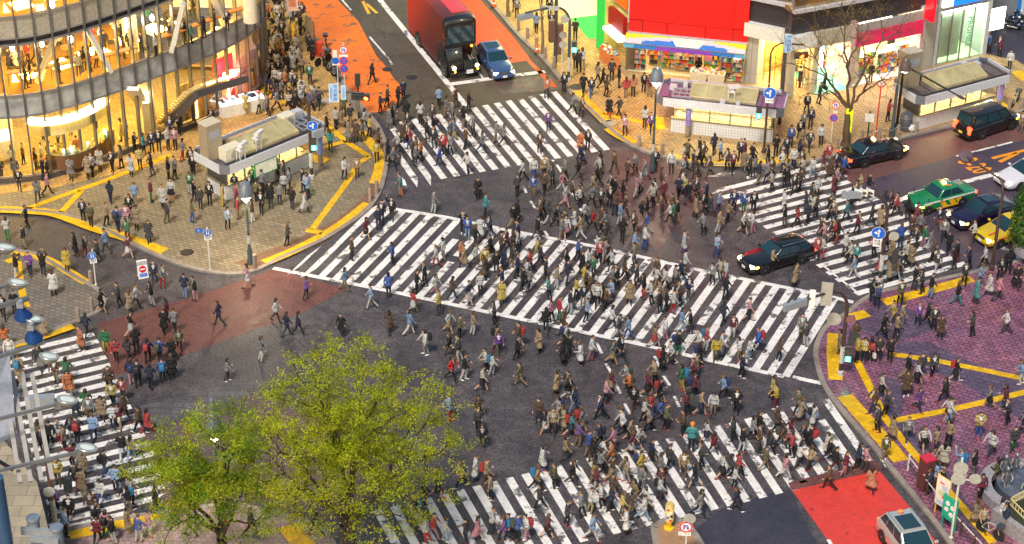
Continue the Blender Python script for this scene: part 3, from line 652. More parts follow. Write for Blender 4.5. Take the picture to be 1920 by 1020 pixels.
def entrance(label,C,zr,face,roofcol,tall,units):
    """C: roof corner pixels left-front, right-front, right-back, left-back. face: normal side shown is front"""
    P=[G(u,v,zr) for u,v in C]
    # make it a clean rectangle
    o=(P[0]+P[1]+P[2]+P[3])/4;dx=((P[1]-P[0])+(P[2]-P[3]));dx.z=0;Lx=dx.length/2;dx.normalize();dy=Vector((-dx.y,dx.x,0))
    Ly=abs(((P[3]-P[0])+(P[2]-P[1])).dot(dy))/2
    e=empty('subway_entrance',(o.x,o.y,PZ),math.atan2(dx.y,dx.x),label,'subway entrance','subway entrances around the crossing')
    X,Y=Lx/2,Ly/2;c=.45;z=zr-PZ
    def B(name,mb,m,par=None,smooth=False): return mb.build(name,m,par or e,smooth=smooth,world=False)
    oct=[(-X+c,-Y),(X-c,-Y),(X,-Y+c),(X,Y-c),(X-c,Y),(-X+c,Y),(-X,Y-c),(-X,-Y+c)]
    a=MB();a.prism([(x*.985,y*.97) for x,y in oct],z-.5,z-.22);rf=B('roof',a,roofcol)
    a=MB()
    for k in range(8):
        p,q=oct[k],oct[(k+1)%8];a.beam((*p,z-.30),(*q,z-.30),.10,.60,1 if k%2 else 0)
    B('fascia',a,[fascia,fasc_d],rf)
    a=MB()
    for k in range(int(Lx/.9)):
        a.box((-X+.7+k*.9,0,z-.19),(.06,Ly*.94,.05))
    for yy in (-Y+.55,Y-.55): a.box((0,yy,z-.17),(Lx*.93,.07,.08))
    B('roof_ribs',a,dsteel,rf)
    # skylight: ridged glass
    sx0,sx1=-X*.50,X*.55;sw=Ly*.26;so=-.03*Ly
    a=MB();zz=z-.2
    prof=[(-sw,zz),(-sw,zz+.18),(sw*.55,zz+.62),(sw,zz+.5),(sw,zz)]
    a.loft([[(sx0,so+y,h) for y,h in prof],[(sx1,so+y,h) for y,h in prof]]);sk=B('skylight',a,skyl,rf)
    a=MB();n=4
    for k in range(n+1):
        xx=sx0+(sx1-sx0)*k/n;a.tube([(xx,so+y,h+.012) for y,h in prof],.035,5)
    for y,h in prof[1:4]: a.tube([(sx0,so+y,h+.012),(sx1,so+y,h+.012)],.035,5)
    B('skylight_frame',a,mat('frame_sand',(.45,.36,.22),.5),sk)
    for x,y,w,d,h,kind in units:
        a=MB();a.box((x*X,y*Y,z-.22+h/2),(w,d,h))
        if kind=='tall':
            t=B('vent_tower',a,mat('vent_bronze',(.36,.30,.21),.45,.3));b=MB();b.box((x*X,y*Y-d/2-.006,z-.22+h*.72),(w*.7,.02,h*.22));b.box((x*X+w/2+.006,y*Y,z-.22+h*.72),(.02,d*.6,h*.22));B('louvre',b,mat('louvre_grey',(.3,.32,.36),.5),t)
            b=MB();b.box((x*X,y*Y,z-.22+h+.03),(w*1.05,d*1.05,.06));B('cap',b,mat('vent_cap',(.5,.45,.35),.5),t)
        elif kind=='ac':
            t=B('air_unit',a,mat('unit_cream',(.62,.58,.46),.5));b=MB();b.lathe([(.30,-.02),(.30,.02)],n=14,M=Matrix.Translation((x*X,y*Y-d/2-.01,z-.22+h/2))@Matrix.Rotation(R(90),4,'X'));B('fan',b,mat('fan_grey',(.35,.34,.3),.5),t)
        elif kind=='light':
            b=MB();b.tube([(x*X-.2,y*Y-.15,z-.2),(x*X-.2,y*Y-.15,z+.6)],.03,5);b.tube([(x*X+.2,y*Y-.15,z-.2),(x*X+.2,y*Y-.15,z+.6)],.03,5);b.tube([(x*X-.2,y*Y+.2,z-.2),(x*X-.2,y*Y+.2,z+.6)],.03,5);b.tube([(x*X+.2,y*Y+.2,z-.2),(x*X+.2,y*Y+.2,z+.6)],.03,5);b.box((x*X,y*Y,z+.62),(.5,.5,.05));b.box((x*X,y*Y,z+.8),(.3,.3,.3));b.box((x*X+.12,y*Y-.12,z+1.02),(.75,.26,.22),.4);B('camera_unit',b,mat('camera_white',(.62,.62,.64),.4))
        elif kind=='box': B('roof_box',a,mat('box_grey',(.45,.46,.50),.5))
        elif kind=='frame':
            b=MB()
            for k in range(4): b.box((x*X-w/2+w*k/3,y*Y,z-.05),(.09,d,.12));
            for s_ in (-1,0,1): b.box((x*X,y*Y+s_*d/2,z-.04),(w,.09,.14))
            B('steel_rack',b,mat('rack_steel',(.33,.36,.42),.4,.4))
    # pipes
    a=MB();a.tube([(-X*.8,Y*.62,z-.12),(X*.7,Y*.62,z-.12)],.05,6);a.tube([(-X*.8,Y*.75,z-.1),(X*.8,Y*.75,z-.1)],.07,6);a.tube([(-X*.5,-Y*.7,z-.14),(X*.2,-Y*.72,z-.14),(X*.3,-Y*.45,z-.1)],.04,6);B('pipes',a,dsteel)
    # walls: low tiled base + glass above
    ix,iy=X-.75,Y-.8;hb=1.0;ht=z-.5
    fw=1 if face=='right' else -1    # open end
    a=MB();ox=ix+.6
    a.box((-.1*fw,-iy,hb/2),(2*ix-.2,.22,hb));a.box((-.1*fw,iy,hb/2),(2*ix-.2,.22,hb));a.box((-fw*ix,0,hb/2),(.22,2*iy,hb));tb=B('tiled_base',a,tgw)
    a=MB();a.box((-.1*fw,-iy,hb+.05),(2*ix-.1,.34,.10));a.box((-.1*fw,iy,hb+.05),(2*ix-.1,.34,.10));a.box((-fw*ix,0,hb+.05),(.34,2*iy,.10));B('sill',a,mat('sill_bronze',(.30,.25,.16),.4,.3),tb)
    n=5
    for k in range(n):
        x0=-ix+2*ix*k/n;x1=-ix+2*ix*(k+1)/n
        a=MB();a.quad((x0+.05,-iy,hb+.1),(x1-.05,-iy,hb+.1),(x1-.05,-iy,ht),(x0+.05,-iy,ht));B('glass_pane',a,glass)
    for k in range(n+1):
        x0=-ix+2*ix*k/n;a=MB();a.box((x0,-iy,(hb+ht)/2+.05),(.09,.09,ht-hb-.1));B('post',a,steel)
        if k in(0,n): a=MB();a.box((x0,iy,(hb+ht)/2+.05),(.12,.12,ht-hb-.1));B('post',a,steel)
    a=MB();a.box((-fw*ix,0,(hb+ht)/2+.05),(.06,2*iy,ht-hb-.1));B('end_panel',a,mat('smoked_panel',(.10,.10,.10),.2),None)
    a=MB();a.box((0,iy-.05,(hb+ht)/2+.05),(2*ix-.3,.12,ht-hb-.1));B('back_wall',a,tg)
    a=MB();a.box((0,0,.03),(2*ix-.3,2*iy-.3,.04));B('floor',a,mat('entrance_floor',(.55,.48,.26),.5))
    a=MB()
    for k in range(9): a.box((fw*(ix-.6-.32*k),.1,.05+.1*(9-k)/1.6),(.32,2*iy-.7,.1+.12*(9-k)/1.6))
    B('steps',a,mat('steps_sand',(.58,.50,.30),.5))
    a=MB();a.tube([(fw*(ix-.4),-iy+.35,1.9),(fw*(-ix*.3),-iy+.35,.7)],.035,6);B('handrail',a,steel)
    a=MB()
    for k in range(4): a.box((-ix+2*ix*(k+.5)/4,0,ht-.05),(1.5,.35,.06))
    B('ceiling_lamps',a,mat('lit_entrance_lamp',(1,1,.9),.5,emis=(1,.84,.40),es=15))
    return e,X,Y,z
# left one
e1,X1,Y1,z1=entrance('subway entrance with tall bronze vent tower and pale map board, before the glass building',[(420,316),(617,234),(552,203),(355,279)],3.0,'right',roofm,1,
  [(-.86,.15,1.15,.9,2.5,'tall'),(-.66,-.35,1.35,.8,.85,'ac'),(-.62,-.82,.4,.4,.2,'light'),(-.22,-.52,.4,.4,.2,'light'),(.62,.35,1.0,.7,.7,'ac'),(.84,.5,1.0,.5,.55,'box'),(.80,-.2,1.5,1.5,.2,'frame')])
e2,X2,Y2,z2=entrance('subway entrance with purple-lit roof clutter and long flat skylight, behind the blue arrow sign',[(1231,184),(1470,205),(1477,172),(1246,143)],3.0,'left',ground_mat('roof_sheet_purple_lit',(.20,.10,.20),(.26,.13,.25),rough=.6,speck=.5,patch=.8),0,  # purple light on this roof is painted into the sheet colour
  [(-.80,.2,.5,.4,.35,'box'),(-.62,.45,.3,.3,.5,'box'),(-.62,-.3,1.3,1.2,.2,'frame'),(.16,-.45,.4,.4,.2,'light'),(.04,-.75,.35,.35,.35,'box'),(.28,-.75,.3,.3,.3,'box')])
e3,X3,Y3,z3=entrance('subway entrance beyond the black taxi, with wide parapet roof and bronze vent tower',[(1722,184),(1906,138),(1842,104),(1673,150)],3.0,'right',roofm,1,
  [(-.80,.45,1.2,.9,2.6,'tall'),(.66,.55,.7,.5,.3,'box'),(.45,.62,.5,.4,.45,'box')])
def bf(e,name,mb,m,smooth=False): return mb.build(name,m,e,smooth=smooth,world=False)
# banner columns (blue printed wraps)
blueb=ground_mat('banner_blue',(.05,.30,.62),(.45,.12,.45),rough=.5,speck=.6,patch=1.0,bump=0)
for e,x,y,zz,l in ((e1,X1-.6,-Y1+.3,z1,'l'),(e2,-X2+2.2,-Y2+.25,z2,'m'),(e3,X3-.8,-Y3+.3,z3,'r')):
    a=MB();a.lathe([(.16,.1),(.16,zz-.5)],(x,y,0),14);c=bf(e,'column',a,mat('column_bronze',(.25,.2,.13),.4),True)
    a=MB();a.lathe([(.2,.9),(.2,zz-.75)],(x,y,0),16);a.build('banner_wrap',blueb,c,smooth=True,world=False)
# map board at the left entrance
e=empty('map_board',(0,0,0));p=G(501,357,PZ)
e.location=p;e.rotation_euler=(0,0,math.atan2((G(617,234,3)-G(420,316,3)).y,(G(617,234,3)-G(420,316,3)).x));tag(e,'green framed map board leaning on the front of the left subway entrance','map board')
a=MB();a.box((0,0,1.75),(1.9,.08,1.0));bf(e,'frame',a,mat('board_green',(.03,.25,.12),.4))
a=MB();a.box((0,-.045,1.75),(1.7,.02,.84));bf(e,'map_sheet',a,ground_mat('map_paper',(.78,.78,.66),(.62,.70,.52),rough=.5,speck=.4,patch=.5,bump=0))
for x in (-.8,.8):
    a=MB();a.box((x,.02,.63),(.08,.08,1.26));bf(e,'leg',a,dsteel)
# ---------------------------------------------------------------- red billboard drugstore
wf=Wall((1178,129),(1393,151));we=Wall((1178,129),(1147,101))
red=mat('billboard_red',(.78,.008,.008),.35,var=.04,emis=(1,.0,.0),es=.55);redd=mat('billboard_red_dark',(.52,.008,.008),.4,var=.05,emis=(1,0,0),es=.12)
shopb=empty('drugstore_building',wf.at(4,0),0,'corner drugstore under a huge plain red billboard, open bright shopfront below','building')
Lf=wf.L
a=MB();wf.solid(a,-.2,PZ+3.6,Lf+.2,16,-.1,-9);a.build('upper_wall',conc,shopb)
a=MB();wf.rect(a,.0,3.35,Lf+.15,16,.5,.45);a.build('billboard_frame',redd,shopb)
tA_,zA_=wf.tz(1205,38,.55);tB_,zB_=wf.tz(1375,53,.55)
a=MB();wf.rect(a,tA_,zA_,tB_,16.2,.56,.06);a.build('billboard_panel',red,shopb)
a=MB()
for t in (tA_,tB_): wf.rect(a,t-.02,3.35,t+.02,16,.575,.02)
for u in (1251,1323):
    t=wf.tz(u,50,.5)[0];wf.rect(a,t-.02,3.35,t+.02,zA_,.575,.02)
wf.rect(a,0,zA_-.02,Lf,zA_+.02,.575,.02);wf.rect(a,0,9.4,Lf,9.44,.575,.02)
a.build('panel_joints',mat('joint_black',(.05,.0,.0),.5),shopb)
a=MB();wf.rect(a,-.05,3.25,Lf+.2,3.36,.62,.6);a.build('ledge',mat('ledge_grey',(.4,.4,.45),.4),shopb)
# awning: striped canvas built from coloured strips
aw=[mat('canvas_yellow',(.70,.58,.02),.7),mat('canvas_silver',(.48,.52,.56),.6),mat('canvas_blue',(.02,.17,.55),.7),mat('canvas_sky',(.10,.38,.60),.7),mat('canvas_purple',(.22,.05,.45),.7),mat('canvas_cream',(.78,.68,.58),.7)]
a=MB();nA=48;mA=10
def awn(t,s): # s 0 top 1 bottom edge, then valance
    x=t*(Lf+.3)-.15
    return wf.at(x,3.26-.36*s,.55+1.0*s) if s<=1 else wf.at(x,2.9-.34*(s-1)*2.5,1.57)
def awcol(t,s):
    q=abs(t-.5)*2
    arc1=.12+.55*q*q;arc2=.42+.5*q*q;arc3=.95+.5*q*q
    if s>1: return 4 if s<1.5 and q<.55-(1.5-s)*.3 else (2 if q<.82 else 3)
    if s<arc1*.9: return 0 if t<.45 or t>.72 else 1
    if s<arc2: return 1
    if s<arc3: return 2 if q<.72 else 1
    return 2
for i in range(nA):
    for j in range(mA+4):
        s0,s1=j/mA,(j+1)/mA;c=awcol((i+.5)/nA,(s0+s1)/2)
        a.quad(awn(i/nA,s0),awn((i+1)/nA,s0),awn((i+1)/nA,s1),awn(i/nA,s1),c)
a.build('awning',aw,shopb)
a=MB();q0,q1=.43,.62
a.panel(*[awn(x,s)+Vector((0,-.03,.03)) for x,s in ((q0,.9),(q1,.9),(q1+.05,.12),(q0-.05,.12))],.02);a.build('awning_emblem',aw[5],shopb)
a=MB();wf.rect(a,-.15,2.87,Lf+.15,2.92,1.59,.04);a.build('awning_rail',steel,shopb)
# shop interior
shopwall=mat('shop_wall',(.75,.65,.40),.6)
a=MB();wf.rect(a,0,PZ,Lf,3.4,-4.0,.1);a.build('shop_back_wall',shopwall,shopb)
a=MB();wf.solid(a,0,PZ+.005,Lf,PZ+.03,.3,-4);a.build('shop_floor',mat('shop_floor',(.62,.55,.38),.4),shopb)
a=MB()
for k in range(6): wf.solid(a,Lf*(k+.15)/6,3.25,Lf*(k+.85)/6,3.3,-.3,-3.4)
a.build('ceiling_lights',shop_l,shopb)
for t0,t1 in ((-.2,.45),(Lf-.15,Lf+.25)):
    a=MB();wf.solid(a,t0,PZ,t1,3.6,.12,-1.2);a.build('corner_pier',mat('pier_bronze',(.16,.12,.07),.5),shopb)
a=MB()
for k in range(11):
    wf.rect(a,Lf*(.19+k*.066),2.45,Lf*(.19+k*.066)+.56,2.95,.05,.04)
wf.rect(a,Lf*.72,2.35,Lf*.84,2.9,.1,.05);a.build('red_banners',mat('banner_red',(.75,.02,.02),.6),shopb)
goods=[mat('goods_red',(.75,.06,.05),.5),mat('goods_white',(.8,.78,.7),.5),mat('goods_yellow',(.85,.6,.05),.5),mat('goods_green',(.10,.45,.2),.5),mat('goods_blue',(.10,.30,.65),.5),mat('goods_orange',(.85,.30,.03),.5),mat('goods_pink',(.80,.35,.5),.5),mat('goods_dark',(.06,.05,.08),.5)]
rr=random.Random(11)
def shelf(wl,t,out,w,h,lab,facing=0,grp='stocked shelves in the drugstore',hm=None,lv=5):
    p=wl.at(t,PZ+.03,out);e=empty('goods_shelf',p,wl.th+facing,lab,'shelf',grp)
    if wl.d.x<0: e.rotation_euler[2]+=math.pi
    a=MB();a.box((0,.2,h/2),(w,.04,h));a.box((-w/2,0,h/2),(.04,.45,h));a.box((w/2,0,h/2),(.04,.45,h))
    for k in range(lv+1): a.box((0,0,.08+(h-.12)*k/lv),(w,.45,.03))
    a.build('rack',hm or mat('shelf_cream',(.75,.68,.45),.5),e,world=False)
    a=MB()
    for k in range(lv):
        x=-w/2+.08
        while x<w/2-.1:
            bw=rr.uniform(.05,.12);bh=(h-.12)/lv*rr.uniform(.5,.85);c=rr.randrange(8)
            for q in range(rr.choice([1,1,2,3])):
                if x+bw>w/2-.03:break
                a.box((x+bw/2,rr.uniform(-.14,-.04),.1+(h-.12)*k/lv+bh/2),(bw*.9,.3,bh),mi=c);x+=bw
    g=a.build('goods',goods,e,world=False);g['kind']='stuff'
labs=['stocked shelf at the far left of the drugstore','stocked shelf just right of the yellow sign panel','wide shelf of red and white boxes mid-left in the shop','shelf of red cans below the big yellow card','narrow pale blue shelf near the middle of the shop','tall shelf of pink and white goods right of centre','yellow framed shelf by the right pier','dark narrow rack of bottles at the far right']
for k,(f,o,w_,h_) in enumerate(((.09,-.2,1.0,2.1),(.22,-1.2,1.0,2.0),(.36,-.9,1.5,1.9),(.48,-.7,1.4,1.5),(.58,-.9,.8,1.9),(.72,-1.3,1.4,2.1),(.86,-.2,1.0,2.1),(.955,.15,.8,1.9))):
    shelf(wf,Lf*f,o,w_,h_,labs[k],0)
for k,(f,o,l) in enumerate(((.15,-2.6,'back shelf deep inside the drugstore, left'),(.40,-2.8,'back shelf deep inside the drugstore behind the yellow card'),(.66,-2.8,'back shelf deep inside the drugstore behind the pink goods'))): shelf(wf,Lf*f,o,2.6,2.3,l)
a=MB();wf.rect(a,Lf*.43,1.75,Lf*.54,2.4,-.35,.03);tag(a.build('price_card',mat('card_yellow',(.9,.68,.02),.5)),'large blank yellow card hanging in the drugstore front','card')
a=MB();wf.rect(a,Lf*.655,1.2,Lf*.72,2.5,-.3,.03);tag(a.build('pink_banner',mat('banner_pink',(.85,.35,.5),.5)),'pink and white banner hanging right of centre in the drugstore','banner')
a=MB();wf.rect(a,Lf*.905,1.95,Lf*.975,2.55,.25,.08);tag(a.build('white_sign',white_l),'white cross-shaped lit sign on the right pier of the drugstore','sign')
for f,l in ((.63,'slanted bin of discounted goods in front of the green bag'),(.78,'bin of orange and white packets at the right of the shopfront')):
    p=wf.at(Lf*f,PZ,.7);e=empty('sale_bin',p,wf.th,l,'bin','sale bins before the drugstore');a=MB();a.box((0,0,.4),(1.1,.8,.8),top=1.15);a.build('bin',mat('bin_cream',(.7,.6,.4),.5),e,world=False)
    a=MB()
    for i in range(26): a.box((rr.uniform(-.5,.5),rr.uniform(-.35,.35),.84+rr.uniform(0,.06)),(.18,.14,.1),rr.uniform(0,3),rr.randrange(8))
    g=a.build('goods',goods,e,world=False);g['kind']='stuff'
# left side of the drugstore
Le=we.L+.6
a=MB();we.solid(a,.2,PZ+4.0,Le,16,-.1,-8);a.build('side_wall',mat('side_cream',(.42,.40,.22),.6),shopb)
tz0=we.tz(1160,6,.1);a=MB();we.rect(a,.45,4.6,we.L-.25,12,.15,.1);a.build('side_billboard',mat('side_orange',(.75,.10,.01),.45,emis=(1,.12,0),es=.3),shopb)
a=MB();we.rect(a,.3,2.75,we.L,4.0,.4,.35);a.build('side_sign',mat('sign_darkred',(.35,.012,.012),.4),shopb)
a=MB();we.rect(a,.2,2.25,we.L,2.5,.8,.7);a.build('side_canopy',mat('lit_canopy',(.9,.9,.95),.5,emis=(1,.97,.9),es=1.0),shopb)
a=MB();we.rect(a,0,PZ,Le,4,-2.4,.1);a.build('side_back_wall',shopwall,shopb)
for k,(t,l) in enumerate(((.7,'red and white goods stand under the white side canopy, nearest the corner'),(1.9,'orange goods stand under the white side canopy, farther from the corner'))):
    p=we.at(t,PZ,.9);e=empty('goods_stand',p,we.th+math.pi/2,l,'stand','goods stands beside the drugstore')
    a=MB();a.box((0,0,.5),(.6,1.0,1.0));a.build('crate_stack',mat('stand_orange',(.7,.22,.06),.5),e,world=False)
    a=MB()
    for i in range(30): a.box((rr.uniform(-.25,.25),rr.uniform(-.42,.42),1.04+rr.uniform(0,.08)),(.16,.2,.12),rr.uniform(0,3),rr.randrange(8))
    g=a.build('goods',goods,e,world=False);g['kind']='stuff'
# ---------------------------------------------------------------- green fronted building behind
wg=Wall((1157,99),(1060,20));gb=empty('green_building',wg.at(3,0),0,'pale lime building with bright green end wall beside a green mat','building')
g0,g1,g2,g3=G(1118,88,PZ),G(1132.5,97,PZ),G(1156,91,PZ),G(1146,66,PZ)
a=MB();a.prism([(p.x,p.y) for p in (g0,g1,g2,g3)],PZ,16);a.build('lime_pier',mat('lime_wall',(.46,.46,.13),.6),gb)
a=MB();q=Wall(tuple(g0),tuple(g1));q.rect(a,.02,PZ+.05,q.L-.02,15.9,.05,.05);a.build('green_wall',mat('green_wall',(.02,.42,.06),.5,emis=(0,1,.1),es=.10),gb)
a=MB();wg.solid(a,3.0,PZ,14,14,-3.2,-9);a.build('cream_wall',mat('lime_cream',(.66,.66,.28),.6),gb)
a=MB();wg.rect(a,2.7,9.0,20,9.3,1.0,4.5);a.build('unseen_glow_panel',mat('lit_unseen_panel',(1,1,.8),.5,emis=(1,.95,.45),es=3.0),gb)  # unseen glowing panel overhead, lights the forecourt below
a=MB();a.sheet(GP([(1071,34),(1119,28),(1119,71),(1103,72)],PZ+.012),PZ+.012);tag(a.build('green_mat',mat('mat_green',(.02,.55,.08),.7)),'bright green mat on the paving before the lime building','mat')
a=MB();a.sheet(GP([(1000,-30),(1119,-30),(1119,28),(1071,34),(1040,5)],PZ+.008),PZ+.008);struct('forecourt_pale',a,mat('forecourt_cream',(.62,.60,.36),.6))
# ---------------------------------------------------------------- grey office building and row of shops to the right
wr=Wall((1597,158),(1842,102));wc=Wall((1473,182),(1597,158))
stoneg=tilegrid('stone_cladding_grid',(.40,.38,.33),.9)
ob=empty('office_building',wr.at(-6,0),0,'dark glazed office block above yellow-lit shops, behind the bare tree','building')
wk=Wall((1393,154),(1473,182));wk=Wall((1393,152),(1473,170))
a=MB();wk.solid(a,0,PZ,1.05,4.6,.1,-1);a.build('stone_pier',stoneg,ob)
a=MB();wk.rect(a,1.05,PZ,wk.L,4.0,-3.2,.1);wc.rect(a,0,PZ,wc.L,4.0,-4.2,.1);a.build('shop_back_wall',mat('golden_back',(.62,.36,.08),.6,var=.4,scale=1.2),ob)
a=MB()
for k in range(9): wk.rect(a,1.25+k*.42,PZ+.1,1.33+k*.42,3.5,-.6-.2*(k%2),.05)
a.build('curtains',mat('curtain_gold',(.5,.28,.05),.7),ob)
a=MB();wk.solid(a,1.1,3.7,wk.L,3.75,-.2,-2.8);wc.solid(a,.1,3.7,wc.L,3.75,-.2,-3.8);a.build('ceiling_lights',shop_l,ob)
for k in range(5):
    a=MB();p=wc.at(.6+k*.55,PZ,-1.0-.5*(k%2));a.tube([p,p+Vector((0,0,.5))],[.10,.09],8);a.tube([p+Vector((0,0,.5)),p+Vector((0,0,.95)),p+Vector((0,0,1.35))],[.19,.16,.20],10);a.ellipsoid(p+Vector((0,0,1.62)),(.10,.10,.14),10);tag(a.build('mannequin',mat(['cloth_ivory','cloth_rust','cloth_ink'][k%3],[(.6,.5,.35),(.45,.16,.04),(.05,.05,.07)][k%3],.7),smooth=True),['pale mannequin at the left end of the golden shop window','rust-clothed mannequin second from left in the golden shop','dark mannequin in the middle of the golden shop window','pale mannequin right of the dark one in the golden shop','rust-clothed mannequin nearest the teal-floored entrance'][k],'mannequin','mannequins in the golden shop')
for k in range(3): shelf(wc,wc.L*(.48+.17*k),-3.4,1.5,2.4,['wall rack left inside the teal-floored entrance','wall rack in the middle of the teal-floored entrance','wall rack right inside the teal-floored entrance'][k],0,'racks in the entrance')
a=MB();wk.rect(a,0,3.9,wk.L+.3,4.9,.5,.6);wc.rect(a,-.2,3.9,wc.L*.35,4.9,.5,.6);a.build('white_canopy',mat('canopy_pale',(.62,.62,.58),.5),ob)
a=MB();wc.rect(a,wc.L*.34,3.76,wc.L,4.9,.3,.4);a.build('entrance_fascia',mat('fascia_sand',(.36,.33,.27),.5),ob)
for t in (.05,wc.L*.36,wc.L*.98):
    a=MB();wc.solid(a,t,PZ,t+.5,4.2,.1,-.8);a.build('entrance_pier',mat('pier_sand',(.5,.45,.32),.5),ob)
a=MB();a.sheet([wc.at(wc.L*.4,0,.6)[:2],wc.at(wc.L*.9,0,.6)[:2],wc.at(wc.L*.9,0,-3.8)[:2],wc.at(wc.L*.4,0,-3.8)[:2]],PZ+.03);a.build('teal_floor',mat('floor_teal',(.10,.55,.45),.4),ob)
a=MB();wc.rect(a,wc.L*.56,1.4,wc.L*.64,3.4,-1.0,.1);a.build('light_panel',white_l,ob)
for wl,t0,t1 in ((wk,0,wk.L),(wc,0,wc.L),(wr,0,wr.L*.57)):
    a=MB();wl.rect(a,t0,4.9,t1,6.6,.0,.5);a.build('sign_band',mat('band_black',(.03,.028,.035),.35),ob)
    a=MB();wl.rect(a,t0,6.6,t1,6.85,.3,.6);wl.rect(a,t0,10.2,t1,10.5,.3,.6);wl.rect(a,t0,8.6,t1,8.7,.18,.1);a.build('ledge',mat('ledge_steel',(.42,.42,.45),.4),ob)
    a=MB();wl.rect(a,t0,6.85,t1,10.2,.02,.1);a.build('window_glass',glassmat('dim_glass',(.75,.75,.8),.4),ob)
    a=MB();n=max(2,int((t1-t0)/2.2))
    for k in range(n+1): wl.rect(a,t0+(t1-t0)*k/n-.05,6.85,t0+(t1-t0)*k/n+.05,10.2,.12,.12)
    a.build('mullions',steel,ob)
    a=MB();wl.rect(a,t0,6.85,t1,10.4,-5,.1);a.build('inner_wall',mat('office_inner',(.18,.12,.07),.6),ob)
    a=MB();wl.solid(a,t0,6.5,t1,6.84,-.1,-5);a.build('office_floor',mat('office_floor',(.20,.13,.06),.5),ob)
    a=MB();wl.solid(a,t0,10.5,t1,16,.0,-6);a.build('upper_wall',mat('wall_black',(.035,.033,.04),.4),ob)
a=MB()
for k in range(7): wc.rect(a,.3+k*(wc.L-.6)/7,7.2,.9+k*(wc.L-.6)/7,9.4,-1.0-.5*(k%2),.1,k%2)
a.build('lit_fittings',[mat('lit_amber',(1,.7,.2),.5,emis=(1,.62,.12),es=2.6),mat('fitting_wood',(.4,.2,.05),.5)],ob)
# red fronted fruit shop
Lr=wr.L
rs=empty('red_sign_shop',wr.at(Lr*.28,PZ),0,'bright open shop under a long crimson sign behind the bare tree','shop')
t0,_=wr.tz(1601,120,.3);t1,_=wr.tz(1726,60,.3)
a=MB();wr.rect(a,t0,3.3,t1,4.35,.55,.6);a.build('crimson_sign',ground_mat('sign_crimson',(.72,.012,.09),(.60,.02,.16),rough=.5,speck=.2,patch=.5,bump=0),rs)
a=MB();wr.rect(a,t0,PZ,t1,3.4,-3.4,.1);a.build('back_wall',shopwall,rs)
a=MB();wr.solid(a,t0,PZ+.005,t1,PZ+.03,.3,-3.4);a.build('floor',mat('shop_floor_pale',(.72,.68,.6),.4),rs)
a=MB();wr.solid(a,t0+.2,3.2,t1-.2,3.25,-.1,-3.2);a.build('ceiling_lights',mat('lit_shop_pink',(1,.9,.8),.5,emis=(1,.82,.6),es=5),rs)
for k in range(4): shelf(wr,t0+(t1-t0)*(k+.5)/4,-.7-.5*(k%2),1.7,1.7,['goods shelf at the left end of the crimson-signed shop','goods shelf second from left in the crimson-signed shop','goods shelf second from right in the crimson-signed shop','goods shelf at the right end of the crimson-signed shop'][k],0,'shelves in the crimson-signed shop')
for t in (t0-.4,t1+.05):
    a=MB();wr.solid(a,t,PZ,t+.35,5.2,.3,-1);a.build('pier',mat('pier_pink',(.5,.36,.36),.5),rs)
a=MB();wr.rect(a,t0,4.3,t1,4.9,.45,.3);a.build('fascia_band',mat('band_grey',(.30,.28,.27),.5),rs)
tv,_=wr.tz(1742,60,1.0);a=MB();wr.rect(a,tv-.12,4.4,tv+.12,7.0,1.3,.9);bm=tag(a.build('blade_sign',mat('blade_red',(.70,.01,.02),.4,emis=(1,0,.02),es=.3)),'tall red blade sign on the wall left of the blue and white sign','sign')
a=MB();wr.solid(a,t1+.4,PZ,Lr*.59,5.0,.15,-3);a.build('stone_wall',stoneg,rs)
# loan office building with blue and white sign
lo=empty('loan_office',wr.at(Lr*.8,PZ),0,'mint-lit glass office below a blue and white sign at the street corner','building')
ta,tb=Lr*.605,Lr
a=MB();wr.solid(a,ta,4.35,tb,18,.0,-8);a.build('upper_wall',mat('office_grey',(.26,.27,.30),.5),lo)
a=MB();wr.solid(a,ta,PZ,ta+.3,4.4,.05,-2);wr.solid(a,tb-.12,PZ,tb+.25,18,.1,-8.05);a.build('side_pier',mat('pier_tile',(.45,.46,.47),.5),lo)
u1=wr.tz(1783,40,.2)[0]
a=MB();wr.rect(a,ta+.2,4.75,u1,6.5,.25,.2);a.build('white_sign',mat('sign_white_lit',(.85,.85,.82),.5,emis=(1,.97,.85),es=.5),lo)
a=MB();wr.rect(a,u1,4.75,tb-.1,6.5,.25,.2);a.build('blue_sign',mat('sign_blue_lit',(.02,.15,.75),.4,emis=(.0,.16,1),es=.5),lo)
a=MB();wr.rect(a,ta+2.6,7.6,ta+5.2,9.6,.2,.15);a.build('green_sign_frame',mat('sign_mint',(.7,.9,.6),.5,emis=(.8,1,.6),es=.7),lo)
a=MB();wr.rect(a,ta+3.0,7.9,ta+4.8,9.4,.24,.06);a.build('red_sign_panel',mat('sign_red_lit',(.8,.03,.02),.4,emis=(1,.02,0),es=.6),lo)
a=MB();wr.rect(a,ta+.4,PZ,tb-.2,4.2,-2.6,.1);a.build('inner_wall',mat('mint_wall',(.62,.80,.55),.6),lo)
a=MB();wr.solid(a,ta+.4,PZ+.01,tb-.2,PZ+.1,.0,-2.6);a.build('floor',mat('mint_floor',(.55,.68,.48),.4),lo)
a=MB();wr.solid(a,ta+.6,4.1,tb-.4,4.15,-.15,-2.4);a.build('ceiling_lights',mint_l,lo)
for k in range(4):
    x0=ta+.35+(tb-ta-.6)*k/4;x1=ta+.35+(tb-ta-.6)*(k+1)/4
    a=MB();q=[wr.at(x0+.04,PZ+.1,.03),wr.at(x1-.04,PZ+.1,.03),wr.at(x1-.04,4.15,.03),wr.at(x0+.04,4.15,.03)];a.quad(*q);a.build('window_pane',glass,lo)
    a=MB();wr.rect(a,x0-.04,PZ,x0+.04,4.2,.07,.1);a.build('mullion',steel,lo)
